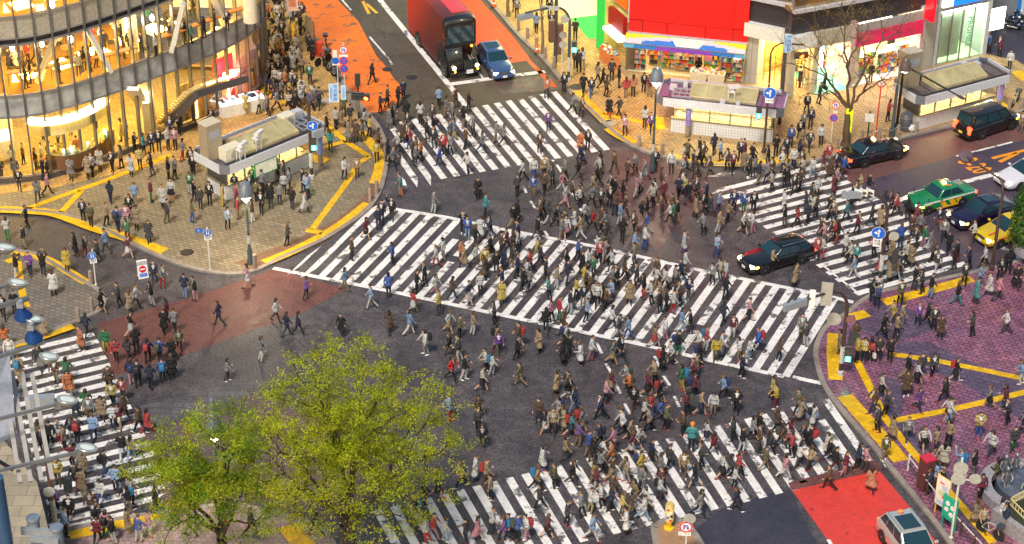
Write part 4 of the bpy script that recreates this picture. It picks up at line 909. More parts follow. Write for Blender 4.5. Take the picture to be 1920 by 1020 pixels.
a=MB();wr.rect(a,ta+.45,.6,ta+2.3,3.9,-.12,.03);a.build('frosted_panel',mat('frost_mint',(.70,.88,.66),.5),lo)
mx_=frame(wr.at(ta+3.0,2.3,.06),(0,0,-1),wr.d);a=text_mb('PROMISE',.62,mx_,.008);a.build('door_lettering',mat('letter_green',(.05,.30,.10),.5),lo)
a=MB();wr.rect(a,ta+5.0,1.9,ta+6.3,3.6,-.1,.06);a.build('notice_board',white_l,lo)
p=wr.at(tb+.5,6.7,.6);a=MB();a.box(p,(.35,.5,.65),wr.th);tag(a.build('box_sign',mat('lit_violet',(.6,.4,1),.4,emis=(.75,.6,1),es=1.2)),'small glowing violet box sign at the corner above the side street','sign')
# side street building at the far corner
ws=Wall((1893,42),(1960,20));sb=empty('blue_corner_building',ws.at(0,0),0,'building edge with a blue framed doorway across the side street','building')
a=MB();ws.solid(a,0,0,14,14,0,-8);a.build('wall',mat('wall_slate',(.20,.21,.25),.6),sb);a=MB();ws.rect(a,.6,.2,3.4,3.2,.06,.06);ws.rect(a,.6,3.2,3.4,3.6,.1,.1);a.build('blue_frame',mat('frame_blue',(.02,.20,.65),.4),sb)
a=MB();ws.rect(a,1.0,.3,3.0,2.9,.08,.03);a.build('door',mat('door_pale',(.55,.65,.75),.4),sb)
zone('side_street',[(1848,100),(1856,0),(1880,-40),(2050,-10),(2050,120),(1930,128),(1905,112)],PZ+.02,asph_navy)
# ================================================================= vehicles
tyre=mat('tyre_rubber',(.02,.02,.02),.8);rimm=mat('rim_alloy',(.5,.5,.52),.3,.8);carglass=mat('car_glass',(.012,.040,.055),.04,var=.02,spec=.9)  # blue base of car_glass stands in for cyan reflections on the windows
headl=mat('lit_headlight',(1,1,.9),.3,emis=(1,.80,.42),es=4);headoff=mat('headlight_clear',(.7,.72,.72),.15);taill=mat('lit_taillight',(.8,.02,.01),.3,emis=(1,.04,.01),es=3.5);tailoff=mat('tail_red',(.45,.01,.01),.25)
amber=mat('lit_indicator',(1,.5,.05),.3,emis=(1,.42,.03),es=7);plate_w=mat('plate_white',(.75,.75,.72),.5);plate_g=mat('plate_green',(.10,.25,.16),.5);plate_y=mat('plate_yellow',(.8,.65,.1),.5);chrome=mat('chrome_trim',(.7,.7,.72),.15,.95);trim=mat('black_trim',(.02,.02,.022),.5)
seatm=mat('car_interior',(.05,.05,.055),.8)
def paint(n,c,rough=.22,metal=.25): return mat(n,c,rough,metal,var=.04,coat=1.0)
def cbuild(mb,name,m,par,smooth=False,bev=0,ang=45):
    o=mb.build(name,m,par,smooth=False,world=False)
    if bev:
        bm=bmesh.new();bm.from_mesh(o.data);bmesh.ops.bevel(bm,geom=[e for e in bm.edges if e.is_manifold and e.calc_face_angle(0)>R(25)],offset=bev,segments=3,affect='EDGES',profile=.6,clamp_overlap=True);bm.to_mesh(o.data);bm.free()
    if smooth or bev:
        o.data.shade_smooth();o.data.set_sharp_from_angle(angle=R(ang))
    return o
def make_wheel(root,x,y,r,w,spokes=5):
    s=1 if y>0 else -1;Mx=Matrix.Translation((x,y,r))@Matrix.Rotation(R(90),4,'X')
    a=MB();a.lathe([(r*.62,-w/2),(r*.93,-w/2),(r,-w/2+.03),(r,w/2-.03),(r*.93,w/2),(r*.62,w/2)],n=22,M=Mx)
    t=cbuild(a,'wheel',tyre,root,True)
    a=MB();yo=y+s*(w/2-.01)
    My=Matrix.Translation((x,yo-s*.03,r))@Matrix.Rotation(R(90),4,'X');a.lathe([(r*.63,-.02),(r*.63,.02)],n=22,M=My,mi=1)
    My=Matrix.Translation((x,yo,r))@Matrix.Rotation(R(90),4,'X')
    a.lathe([(r*.66,-.012),(r*.66,.012),(r*.56,.012),(r*.56,-.012)],n=22,M=My);a.lathe([(r*.16,-.02),(r*.16,.02)],n=10,M=My)
    for k in range(spokes):
        an=2*math.pi*k/spokes;a.beam((x+math.cos(an)*r*.1,yo,r+math.sin(an)*r*.1),(x+math.cos(an)*r*.6,yo,r+math.sin(an)*r*.6),.07 if spokes<8 else .04,.02,up=Vector((0,1,0)))
    cbuild(a,'rim',[rimm,trim],t,True)
def car(name,label,cat,P,pm,front,rear=None,near='left',head=None,wb=2.65,glow=True,tail=False,plate=plate_w,roofm_=None,extras=None,ind=False):
    L,W,H=P['L'],P['W'],P['H'];r=P.get('r',.31)
    pf=G(*front)
    if rear: pr=G(*rear);d=(pf-pr).normalized()
    else: d=Vector((math.cos(head),math.sin(head),0))
    side=Vector((-d.y,d.x,0)) # car's left
    s=-1 if near=='left' else 1
    c=pf-d*wb/2+side*s*(W/2-.08)
    root=empty(name,(c.x,c.y,.012),math.atan2(d.y,d.x),label,cat)
    fo=P.get('fo',.85);xf=wb/2+fo;xr=xf-L;zb=.20;hb=P['belt'];hh=P['hood'];dk=P['deck']
    w=W/2
    bx=P['bx'] # windscreen base x, roof front x, roof rear x, rear base x
    st=[(xf,.80,hh-.22,.30),(xf-.06,.90,hh-.13,.22),(xf-.30,.97,hh-.05,zb),(xf-.7,1,hh,zb),(bx[0],1,hb,zb),((bx[0]+bx[3])/2,1.0,hb+.01,zb),(bx[3],1,max(hb,dk),zb)]
    if bx[3]-xr>.35: st+=[(xr+.30,.98,dk,zb+.02)]
    st+=[(xr+.06,.93,dk-.08,.25),(xr,.85,dk-.2,.32)]
    rings=[]
    for x,k,zt,z0 in st:
        q=w*k;rings.append([(x,-q*.9,z0),(x,-q*.98,z0+.12),(x,-q,z0+(zt-z0)*.45),(x,-q*.985,zt-.14),(x,-q*.90,zt-.02),(x,-q*.5,zt+.02),(x,q*.5,zt+.02),(x,q*.90,zt-.02),(x,q*.985,zt-.14),(x,q,z0+(zt-z0)*.45),(x,q*.98,z0+.12),(x,q*.9,z0)])
    a=MB();a.loft(rings);body=cbuild(a,'body',pm,root,True,ang=50)
    wt=w*P.get('tum',.76);wbl=w*.93;zr=H
    base=[(bx[0],-wbl,hb-.03),(bx[0],wbl,hb-.03),(bx[3],wbl*.97,max(hb,dk)-.03),(bx[3],-wbl*.97,max(hb,dk)-.03)]
    top=[(bx[1],-wt,zr-.05),(bx[1],wt,zr-.05),(bx[2],wt*.98,zr-.07),(bx[2],-wt*.98,zr-.07)]
    mid=(bx[1]+bx[2])/2
    tp2=[(bx[1]-.25,-wt*.8,zr),(bx[1]-.25,wt*.8,zr),(bx[2]+.25,wt*.78,zr-.015),(bx[2]+.25,-wt*.78,zr-.015)]
    a=MB();a.loft([base,top,tp2]);cbuild(a,'roof',roofm_ or pm,root,True,bev=.05)
    B=[Vector(p) for p in base];T=[Vector(p) for p in top]
    def face(p0,p1,q1,q0,u0,u1,v0,v1,nm,par=root,m=carglass,out=.012,tri=0):
        f=lambda u,v:(p0.lerp(p1,u)).lerp(q0.lerp(q1,u),v)
        n=(p1-p0).cross(q0-p0).normalized();cc=f(.5,.5)
        if n.dot(cc-Vector((mid,0,hb)))<0:n=-n
        b=MB();b.panel(f(u0,v0)+n*out,f(u1,v0)+n*out,f(u1-tri,v1)+n*out,f(u0+tri*0,v1)+n*out,.01)
        bm_fix2(b,n);return cbuild(b,nm,m,par)
    face(B[0],B[1],T[1],T[0],.05,.95,.08,.93,'windscreen')
    if P.get('rearwin',1): face(B[3],B[2],T[2],T[3],.08,.92,.14 if P.get('van') else .1,.9,'rear_window')
    sp=P.get('split',[.06,.47,.50,.93])
    for sd,(i,j) in ((1,(0,3)),(-1,(1,2))):
        for k in range(0,len(sp),2): face(B[i],B[j],T[j],T[i],sp[k],sp[k+1],.12,.9,'side_window')
    # wheels
    for x in (wb/2,-wb/2):
        for y in (-w+.10,w-.10):
            b=MB();s2=1 if y>0 else -1;My=Matrix.Translation((x,s2*(w+.003),r))@Matrix.Rotation(R(90),4,'X');b.lathe([(r*1.13,-.03),(r*1.13,.03)],n=24,M=My);b=cbuild(b,'wheel_arch',trim,root,True)
            make_wheel(root,x,y*1.0+s2*.02,r,.21,P.get('spokes',5))
    # doors & handles
    dz0,dz1=.36,hb-.16
    for s2 in (-1,1):
        for k,(x0,x1) in enumerate(P['doors']):
            b=MB();b.box(((x0+x1)/2,s2*(w*1.0-.006),(dz0+dz1)/2),(x1-x0-.02,.03,dz1-dz0));dr=cbuild(b,'door',pm,root,bev=.01)
            b=MB();b.box((x0+.18,s2*(w+.02),dz1-.06),(.18,.03,.035));cbuild(b,'handle',chrome if P.get('chrome') else pm,dr)
    # lights, bumper, grille, plates, mirrors
    hz=hh-.2
    for s2 in (-1,1):
        b=MB();b.box((xf-.12,s2*w*.70,hz),(.24,w*.42,.16),-s2*.22,top=.86);cbuild(b,'headlight',headl if glow else headoff,root,bev=.03)
        b=MB();b.box((xr+.09,s2*w*.76,dk-.22),(.2,w*.36,.18 if not P.get('van') else .5),s2*.15);cbuild(b,'tail_light',taill if tail else tailoff,root,bev=.02)
        if ind: 
            b=MB();b.box((xf-.35,s2*(w-.03),hz-.02),(.2,.08,.1));cbuild(b,'indicator',amber,root)
        b=MB();mx=bx[0]-.15;b.box((mx,s2*(w+.09),hb+.06),(.14,.20,.14));cbuild(b,'mirror',pm,root,bev=.04)
    for x_,z_ in ((xf,.40),(xr,.42)):
        b=MB();b.box((x_,0,z_),(.16,W*.85,.23));cbuild(b,'bumper',P.get('bump') or pm,root,bev=.05)
    b=MB();b.box((xf+.0,0,hz+.0),(.06,W*.38,.14));
    for k in range(4): b.box((xf+.035,0,hz-.05+k*.035),(.02,W*.37,.012),mi=1)
    cbuild(b,'grille',[trim,chrome],root)
    b=MB();b.box((xf+.085,0,.42),(.02,.33,.165));cbuild(b,'number_plate',plate,root);b=MB();b.box((xr-.085,0,.55 if not P.get('van') else .6),(.02,.33,.165));cbuild(b,'number_plate',plate,root)
    return root
def bm_fix2(mb,n):
    v=[Vector(p) for p in mb.v[:3]]
    if (v[1]-v[0]).cross(v[2]-v[0]).dot(n)<0: mb.f=[f[::-1] for f in mb.f]
SED=dict(L=4.69,W=1.70,H=1.50,belt=.93,hood=.88,deck=.95,bx=(.62,.12,-1.05,-1.62),doors=((-.15,.85),(-1.1,-.17)),chrome=1,bump=trim,fo=.82)
WAG=dict(L=4.75,W=1.74,H=1.47,belt=.93,hood=.85,deck=.95,bx=(.75,.05,-1.75,-2.2),doors=((-.1,.95),(-1.1,-.12)),split=[.05,.36,.385,.68,.705,.95],fo=.92)
HAT=dict(L=4.45,W=1.75,H=1.49,belt=.95,hood=.82,deck=1.02,bx=(1.05,.15,-1.0,-2.0),doors=((-.1,1.0),(-1.1,-.12)),split=[.10,.48,.505,.85],fo=.90,tum=.72)
SUV=dict(L=4.25,W=1.82,H=1.66,belt=1.05,hood=1.02,deck=1.08,bx=(.85,.15,-1.6,-2.0),doors=((-.1,.95),(-1.1,-.12)),split=[.06,.40,.43,.72,.745,.95],fo=.85,r=.34)
VAN=dict(L=4.75,W=1.74,H=1.93,belt=1.08,hood=1.02,deck=1.10,bx=(1.35,.7,-2.2,-2.42),doors=((.35,1.25),(-.9,.33)),split=[.05,.26,.285,.60,.625,.95],fo=.80,van=1,tum=.86)
# black saloon taxi
tx=car('taxi','glossy black saloon taxi pulled up at the kerb beside the yellow-green tree banner','taxi',SED,paint('paint_black',(.008,.009,.014)),(1682.9,299.5),(1618.8,314.5),'right',glow=True,tail=True,plate=plate_g,wb=2.68,ind=True)
b=MB();b.box((-.25,0,1.56),(.16,.42,.12),top=.8);cbuild(b,'roof_sign',mat('lit_roof_sign',(1,.8,.3),.4,emis=(1,.75,.25),es=3),tx,bev=.03)
b=MB()
for y in (-.8,.8): b.ellipsoid((1.25,y,1.08),(.06,.05,.07),8);b.tube([(1.25,y,.88),(1.25,y,1.04)],.015,5)
cbuild(b,'fender_mirrors',trim,tx,True)
# green taxi with yellow chequer bars
gt=car('taxi','green taxi with orange-yellow blocks and white stripe on its side, waiting at the stop line','taxi',SED,paint('paint_green',(.005,.19,.065),.2,.0),(1738.5,402.5),(1802,385.5),'left',glow=True,tail=True,plate=plate_g,wb=2.68,ind=True)
b=MB();b.ellipsoid((-.35,0,1.58),(.12,.22,.10),12);cbuild(b,'roof_lamp',mat('lit_roof_lamp',(1,.8,.2),.4,emis=(1,.65,.1),es=6),gt,True)
b=MB()
for y in (-.45,.45): b.tube([(-.62,y-.0,1.52),(-.18,y*.55,1.53)],.035,6)
cbuild(b,'roof_bars',mat('bar_orange',(.85,.2,.05),.5),gt,True)
b=MB();w_=.85+.012
for s in (-1,1):
    b.box((-.3,s*w_,.83),(4.1,.02,.11))
cbuild(b,'side_stripe',mat('stripe_white',(.75,.75,.72),.3),gt)
b=MB()
for s in (-1,1):
    for x0 in (.25,-.45,-1.0):
        xs=.36;b.panel((x0+.25,s*(w_+.008),.74),(x0-.15,s*(w_+.008),.74),(x0-.45,s*(w_+.008),.30),(x0-.02,s*(w_+.008),.30),.006)
    b.box((-.25,s*(w_+.004),.30),(1.9,.016,.10))
cbuild(b,'side_blocks',mat('block_yellow',(.85,.45,.01),.3),gt)
b=MB()
for y in (-.8,.8): b.ellipsoid((1.35,y,1.10),(.06,.05,.07),8);b.tube([(1.35,y,.86),(1.35,y,1.05)],.015,5)
cbuild(b,'fender_mirrors',trim,gt,True)
hd=heading(G(1802,385.5),G(1738.5,402.5))
nv=car('parked_car','dark plum hatchback with sunroof and lit headlamps between the green and yellow taxis','car',HAT,paint('paint_plum',(.014,.010,.045)),(1823.5,431.5),None,'left',head=hd,wb=2.70,ind=True)
b=MB();b.box((-.25,0,1.497),(.7,.75,.012));cbuild(b,'sunroof',carglass,nv)
yt=car('taxi','bright yellow taxi with red stripes half hidden by the round green bush','taxi',HAT,paint('paint_yellow',(.62,.42,.004),.25,.0),(1873.5,464.5),None,'left',head=hd,wb=2.70,ind=True)
b=MB();b.box((1.55,.35,.865),(.9,.10,.012),.1)
for s in (-1,1): b.box((-.2,s*.885,.66),(3.6,.012,.07))
cbuild(b,'red_stripe',mat('stripe_red',(.75,.03,.01),.3),yt)
wc_=car('parked_car','pale lilac-white hatchback with lit headlamps behind the bush, nearest the orange road lettering','car',HAT,paint('paint_white',(.62,.60,.66),.25,.0),(1911,357),None,'left',head=hd,wb=2.70)
vn=car('van','black people carrier with glowing tail lights beside the far subway entrance','van',VAN,paint('paint_ink',(.007,.006,.010)),(1895,243.5),(1841.7,261),'right',glow=True,tail=True,plate=plate_y,wb=2.75,ind=True)
bw=car('estate_car','shiny black estate car nosing through the crowd onto the diagonal crossing','car',WAG,paint('paint_jet',(.006,.007,.012)),(1432.4,514.5),(1502,494.5),'left',glow=True,tail=True,wb=2.72,ind=True)
b=MB()
for s in (-1,1): b.tube([(.0,s*.60,1.50),(-1.6,s*.60,1.50)],.02,6)
cbuild(b,'roof_rails',chrome,bw,True)
bl=car('estate_car','metallic blue estate car waiting at the stop line beside the double-decker','car',WAG,paint('paint_blue',(.045,.095,.24)),(919.5,145.5),(897,114),'right',glow=True,wb=2.67)
b=MB()
for s in (-1,1): b.tube([(.0,s*.60,1.50),(-1.6,s*.60,1.50)],.02,6)
b.box((xx:=.0,0,1.475),(.02,.02,.01));cbuild(b,'roof_rails',chrome,bl,True)
b=MB();b.box((-.9,0,1.478),(1.0,.9,.012));cbuild(b,'sunroof',carglass,bl)
sv=car('estate_car','silver crossover with black glass roof panel driving off down the scarlet lane','car',SUV,paint('paint_silver',(.58,.56,.52),.28,.5),(1716,1090),None,'right',head=heading(G(1693,911),G(1773,1014)),wb=2.6,tail=True)
pr=WL(sv);dd=G(1656,1017)-G(1716,1090);sv.location=sv.location
b=MB();b.box((-.55,0,1.668),(1.1,.95,.012));cbuild(b,'sunroof',carglass,sv);b=MB();b.ellipsoid((-1.35,0,1.72),(.14,.2,.07),10);cbuild(b,'roof_badge',mat('badge_orange',(.8,.25,.08),.5),sv,True)
b=MB()
for s in (-1,1): b.tube([(.1,s*.64,1.69),(-1.5,s*.64,1.69)],.022,6)
cbuild(b,'roof_rails',chrome,sv,True)
# move so its rear near-side wheel stands where the photo shows it
q=G(1655,1016);d=Vector((math.cos(sv.rotation_euler[2]),math.sin(sv.rotation_euler[2]),0));sd=Vector((-d.y,d.x,0))
c=q+d*1.3+sd*(.91-.08);sv.location=(c.x,c.y,.012)
# drivers are not modelled: windows are dark and reflective
# ---------------------------------------------------------------- double decker bus
pf,pr_=G(835,142.5),G(787,85.5);d=(pf-pr_).normalized();wbB=(pf-pr_).length;sd=Vector((-d.y,d.x,0))
Wb,Hb=2.45,4.45;c=(pf+pr_)/2+sd*(Wb/2-.1)
bus=empty('double_decker_bus',(c.x,c.y,.012),math.atan2(d.y,d.x),'vintage red and black half-cab double-decker bus stopped at the white line','bus')
xf=wbB/2;Lb=9.2;xr=xf+1.0-Lb
bred=mat('bus_red',(.30,.045,.022),.32,var=.05,coat=.6)
# wrap: flat vinyl that runs from black at the nose to red at the tail (printed gradient on the side)
m,nt,b_=_new('bus_wrap');N=nt.nodes;L_=nt.links;tc=N.new('ShaderNodeTexCoord');sx=N.new('ShaderNodeSeparateXYZ');L_.new(tc.outputs['Object'],sx.inputs[0])
ma=N.new('ShaderNodeMath');ma.operation='MULTIPLY_ADD';ma.inputs[1].default_value=-.55;L_.new(sx.outputs[2],ma.inputs[0]);L_.new(sx.outputs[0],ma.inputs[2])
mr=N.new('ShaderNodeMapRange');mr.inputs[1].default_value=2.6;mr.inputs[2].default_value=-7.2;L_.new(ma.outputs[0],mr.inputs[0])
cr=N.new('ShaderNodeValToRGB');cr.color_ramp.elements[0].color=(.035,.012,.014,1);cr.color_ramp.elements[1].color=(.60,.035,.012,1);el=cr.color_ramp.elements.new(.45);el.color=(.13,.022,.020,1)
L_.new(mr.outputs[0],cr.inputs[0]);L_.new(cr.outputs[0],b_.inputs['Base Color']);b_.inputs['Roughness'].default_value=.5;b_.inputs['Coat Weight'].default_value=.05
bwrap=m;bblk=mat('bus_black',(.010,.010,.014),.25,var=.05,coat=.7)
hw=Wb/2
def bsec(x,z0,z1,k=1.0): return [(x,-hw*k,z0),(x,-hw*k,z1-.35),(x,-hw*k*.93,z1-.12),(x,-hw*.7*k,z1),(x,0,z1+.05),(x,hw*.7*k,z1),(x,hw*k*.93,z1-.12),(x,hw*k,z1-.35),(x,hw*k,z0)]
a=MB();a.loft([bsec(xf-.05,2.35,Hb-.1,.97),bsec(xf-.25,2.3,Hb),bsec(xf-1.25,.38,Hb)][1:]+[bsec(xr+.3,.38,Hb),bsec(xr,.5,Hb-.12,.96)]);cbuild(a,'body',[bwrap],bus,True,ang=35)
a=MB();a.loft([bsec(xf+.22,2.30,Hb-.28,.92),bsec(xf+.12,2.28,Hb-.06,.985),bsec(xf-.26,2.28,Hb+.005,1.003)]);cbuild(a,'upper_front',bblk,bus,True,ang=35)
a=MB();a.panel((xf+.235,-hw*.82,2.55),(xf+.235,hw*.82,2.55),(xf+.235,hw*.80,3.80),(xf+.235,-hw*.80,3.80),.02);cbuild(a,'upper_windscreen',carglass,bus,bev=.0)
a=MB()
for z in (2.95,3.2): a.box((xf+.245,0,z),(.015,hw*1.64,.02))
a.box((xf+.245,0,3.15),(.015,.03,1.2));cbuild(a,'window_bars',trim,bus)
# red roof panels
redroof=mat('bus_roof_red',(.72,.02,.015),.3,var=.06,coat=.5);dk=mat('bus_roof_dark',(.10,.015,.05),.3)
a=MB();a.loft([[(x,y,z) for y,z in ((-hw*.25,Hb+.045),(hw*.05,Hb+.062),(hw*.5,Hb+.034),(hw*.78,Hb+.0),(hw*.80,Hb-.04),(-hw*.25,Hb-.0))] for x in (xf-.75,xr+.2)]);cbuild(a,'roof_panel',redroof,bus,True,ang=30)
a=MB()
for k in range(5): a.box((xf-1.2-k*1.6,hw*.22,Hb+.062),(.03,hw*1.0,.012))
cbuild(a,'roof_seams',mat('seam_pink',(.6,.15,.15),.4),bus)
# half cab, bonnet
a=MB();a.loft([[(xf-1.3,y,z) for y,z in ((hw,.45),(hw,2.3),(-hw*.05,2.3),(-hw*.05,.45))],[(xf+.35,y,z) for y,z in ((hw*.98,.45),(hw*.98,2.3),(-hw*.02,2.3),(-hw*.02,.45))],[(xf+.75,y,z) for y,z in ((hw*.9,.5),(hw*.9,1.25),(-hw*.02,1.25),(-hw*.02,.5))]]);
for i,v in enumerate(a.v): a.v[i]=(v[0],-v[1],v[2])
a.f=[f[::-1] for f in a.f];cab=cbuild(a,'cab',bblk,bus,True,bev=.05)
a=MB();a.panel((xf+.40,-hw*.90,1.45),(xf+.40,-hw*.08,1.45),(xf+.37,-hw*.08,2.15),(xf+.37,-hw*.90,2.15),.02);cbuild(a,'cab_windscreen',carglass,bus)
a=MB();a.panel((xf-.9,-hw-.012,1.4),(xf+.25,-hw-.012,1.4),(xf+.25,-hw-.012,2.1),(xf-.9,-hw-.012,2.1),.012);cbuild(a,'cab_side_window',carglass,bus)
a=MB();a.loft([[(xf-1.2,.02,.5),(xf-1.2,.02,1.55),(xf-1.2,hw*.45,1.65),(xf-1.2,hw*.62,1.5),(xf-1.2,hw*.66,.5)],[(xf+.85,.02,.5),(xf+.85,.02,1.36),(xf+.85,hw*.4,1.42),(xf+.85,hw*.55,1.3),(xf+.85,hw*.58,.5)]]);cbuild(a,'bonnet',bblk,bus,True,bev=.04)
a=MB();a.box((xf+.87,hw*.28,.95),(.06,hw*.5,.85))
for k in range(7): a.box((xf+.905,hw*.08+k*hw*.066,.95),(.015,.02,.8),mi=1)
cbuild(a,'radiator',[trim,dsteel],bus)
a=MB();a.loft([[(xf-.6,hw*.62,.6),(xf-.6,hw*.62,1.0),(xf-.6,hw*.98,.95),(xf-.6,hw*.98,.6)],[(xf+.3,hw*.60,.8),(xf+.3,hw*.60,1.22),(xf+.3,hw*.97,1.15),(xf+.3,hw*.97,.8)],[(xf+.95,hw*.58,.45),(xf+.95,hw*.58,.85),(xf+.9,hw*.93,.8),(xf+.9,hw*.93,.45)]]);cbuild(a,'mudguard',bblk,bus,True,bev=.04)
a=MB();a.box((xf+.95,0,.48),(.14,Wb*.9,.2));cbuild(a,'bumper',bblk,bus,bev=.04)
for y in (-hw*.62,hw*.80):
    a=MB();a.ellipsoid((xf+.93,y,.92),(.08,.15,.15),12);cbuild(a,'headlight',headl,bus,True)
    a=MB();a.ellipsoid((xf+.95,y+.05,.66),(.05,.07,.07),8);cbuild(a,'indicator',amber,bus,True)
for y,z in ((-hw*.9,1.35),(hw*.66,2.2)):
    a=MB();a.ellipsoid((xf+.42 if z<2 else xf+.28,y,z),(.05,.08,.08),8);cbuild(a,'side_lamp',amber,bus,True)
a=MB();a.box((xf+1.03,hw*.32,.56),(.02,.5,.3));cbuild(a,'number_plate',plate_w,bus)
for x in (xf,-wbB/2):
    for y in (-hw+.14,hw-.14):
        b=MB();s2=1 if y>0 else -1;My=Matrix.Translation((x,s2*(hw+.006),.5))@Matrix.Rotation(R(90),4,'X');b.lathe([(.62,-.03),(.62,.03)],n=24,M=My);cbuild(b,'wheel_arch',trim,bus,True)
        make_wheel(bus,x,y+s2*.05,.5,.28,8)
for y,x in ((-hw-.22,xf+.1),(hw+.18,xf+.3)):
    a=MB();a.box((x+.1,y,2.1),(.08,.2,.36));a.tube([(x+.1,y*.86,2.3),(x+.1,y,2.2)],.02,5);cbuild(a,'mirror',trim,bus)
a=MB();a.tube([(xf-.35,-hw-.14,1.0),(xf-.35,-hw-.3,1.1),(xf-.35,-hw-.3,2.6),(xf-.35,-hw-.02,2.75)],.035,6);a.box((xf-.3,-hw-.22,1.5),(.25,.1,.5));cbuild(a,'door_rail',trim,bus)
# ---------------------------------------------------------------- two wheelers
def bicycle(u,v,rz,lab,col,z=PZ):
    p=G(u,v,z);e=empty('bicycle',p,rz,lab,'bicycle','bicycles parked at the kerbs')
    for x in (.52,-.52):
        a=MB();n=20;M0=Matrix.Translation((x,0,.33))@Matrix.Rotation(R(90),4,'X')
        a.lathe([(.31,-.018),(.335,-.018),(.335,.018),(.31,.018),(.31,-.018)],n=20,M=M0)
        for k in range(6): an=math.pi*k/6;a.tube([(x-math.cos(an)*.31,0,.33-math.sin(an)*.31),(x+math.cos(an)*.31,0,.33+math.sin(an)*.31)],.004,3)
        cbuild(a,'wheel',tyre,e)
    a=MB();J=dict(r=(-.52,0,.33),b=(-.05,0,.30),s=(-.2,0,.80),h=(.38,0,.82),f=(.52,0,.33))
    for i,j in ('rb','bs','sr','bh','sh','hf'): a.tube([J[i],J[j]],.02,6)
    a.tube([J['h'],(.34,0,1.0)],.018,6);cbuild(a,'frame',col,e,True)
    a=MB();a.tube([(.30,-.28,1.0),(.36,-.12,1.02),(.36,.12,1.02),(.30,.28,1.0)],.014,6);cbuild(a,'handlebar',chrome,e,True)
    a=MB();a.ellipsoid((-.23,0,.88),(.14,.08,.04),10);cbuild(a,'saddle',trim,e,True)
    a=MB();a.box((.55,0,.88),(.3,.34,.24),top=1.1);cbuild(a,'basket',dsteel,e)
bicycle(594,108,R(60),'bicycle with red frame on the golden paving behind the man in red',mat('bike_red',(.5,.06,.03),.4))
bicycle(612,92,R(100),'dark bicycle farthest up the kerb of the orange lane',mat('bike_dark',(.04,.04,.05),.4))
bicycle(620,138,R(-58),'silver bicycle on the kerb left of the triple round signs',mat('bike_silver',(.5,.5,.5),.3,.6))
bicycle(628,147,R(-62),'grey bicycle nearest the pole with the single blue disc',mat('bike_grey',(.3,.32,.33),.4))
bicycle(606,120,R(50),'black bicycle beside the red box on the golden paving',mat('bike_black',(.02,.02,.02),.4))
bicycle(1903,197,R(60),'bicycle leaning by the bollards at the far right pavement edge',mat('bike_cream',(.55,.5,.4),.4))
def motorbike(u,v,rz,lab):
    p=G(u,v,PZ+.02);e=empty('motorbike',p,rz,lab,'motorbike','motorbikes in the side street')
    for x in (.65,-.62):
        a=MB();M0=Matrix.Translation((x,0,.3))@Matrix.Rotation(R(90),4,'X');a.lathe([(.16,-.06),(.28,-.06),(.3,-.03),(.3,.03),(.28,.06),(.16,.06)],n=18,M=M0);w=cbuild(a,'wheel',tyre,e,True)
        a=MB();a.lathe([(.17,-.03),(.17,.03)],n=12,M=M0);cbuild(a,'rim',rimm,w)
    a=MB();a.ellipsoid((.18,0,.78),(.32,.16,.16),12);a.ellipsoid((0,0,.48),(.32,.17,.2),10);cbuild(a,'tank',paint('bike_navy',(.01,.015,.05)),e,True)
    a=MB();a.ellipsoid((-.4,0,.78),(.42,.15,.08),12);cbuild(a,'seat',trim,e,True)
    a=MB();a.tube([(.65,.08,.3),(.45,.08,.95)],.025,6);a.tube([(.65,-.08,.3),(.45,-.08,.95)],.025,6);a.tube([(.38,-.36,1.02),(.46,0,.98),(.38,.36,1.02)],.018,6);cbuild(a,'fork',chrome,e,True)
    a=MB();a.ellipsoid((.62,0,.88),(.09,.1,.1),10);cbuild(a,'headlamp',headoff,e,True)
    a=MB();a.tube([(0,-.16,.3),(-.8,-.2,.35)],.05,8);cbuild(a,'exhaust',chrome,e,True)
motorbike(1893,50,R(-20),'dark blue motorbike parked nearest the camera in the side street');motorbike(1908,58,R(-25),'motorbike parked at the frame edge in the side street');motorbike(1897,38,R(-15),'dark motorbike parked deepest in the side street')
for u,v,c,l in ((1868,36,(.75,.75,.72),'white rubbish bag heaped on the side street kerb'),(1877,30,(.10,.40,.12),'green rubbish bag heaped on the side street kerb'),(1872,26,(.10,.2,.5),'blue rubbish bag heaped on the side street kerb'),(1862,26,(.5,.35,.15),'brown cardboard-coloured bag at the end of the rubbish heap')):
    p=G(u,v,PZ);a=MB();a.ellipsoid((p.x,p.y,PZ+.26),(.42,.36,.30),10);a.ellipsoid((p.x,p.y,PZ+.58),(.10,.10,.12),6);tag(a.build('rubbish_bag',mat('bag_%d'%u,c,.4),smooth=True),l,'rubbish bag','rubbish bags in the side street')
# ================================================================= street furniture
pole_d=mat('pole_brown',(.075,.045,.042),.45,.2);pole_g=mat('pole_green_grey',(.06,.09,.10),.4,.2);pole_w=mat('pole_white',(.62,.60,.56),.5);sign_w=mat('sign_white',(.78,.78,.76),.45);sign_b=mat('sign_blue',(.01,.13,.62),.4);sign_r=mat('sign_red',(.68,.012,.02),.4);sign_back=mat('sign_back',(.42,.42,.38),.5,.2)
sig=mat('signal_case',(.035,.04,.045),.5);sig_grey=mat('signal_case_grey',(.24,.27,.31),.5);lens_off=mat('lens_dark',(.06,.06,.055),.25);lens_r=mat('lens_red_lit',(1,.1,.02),.3,emis=(1,.06,.01),es=9);lens_g=mat('lens_green_lit',(.1,1,.6),.3,emis=(.02,1,.45),es=4.5)
bol_m=mat('bollard_stone',(.30,.23,.18),.7,var=.3,scale=14)
def wb(mb,name,m,e,smooth=False): return mb.build(name,m,e,smooth=smooth)
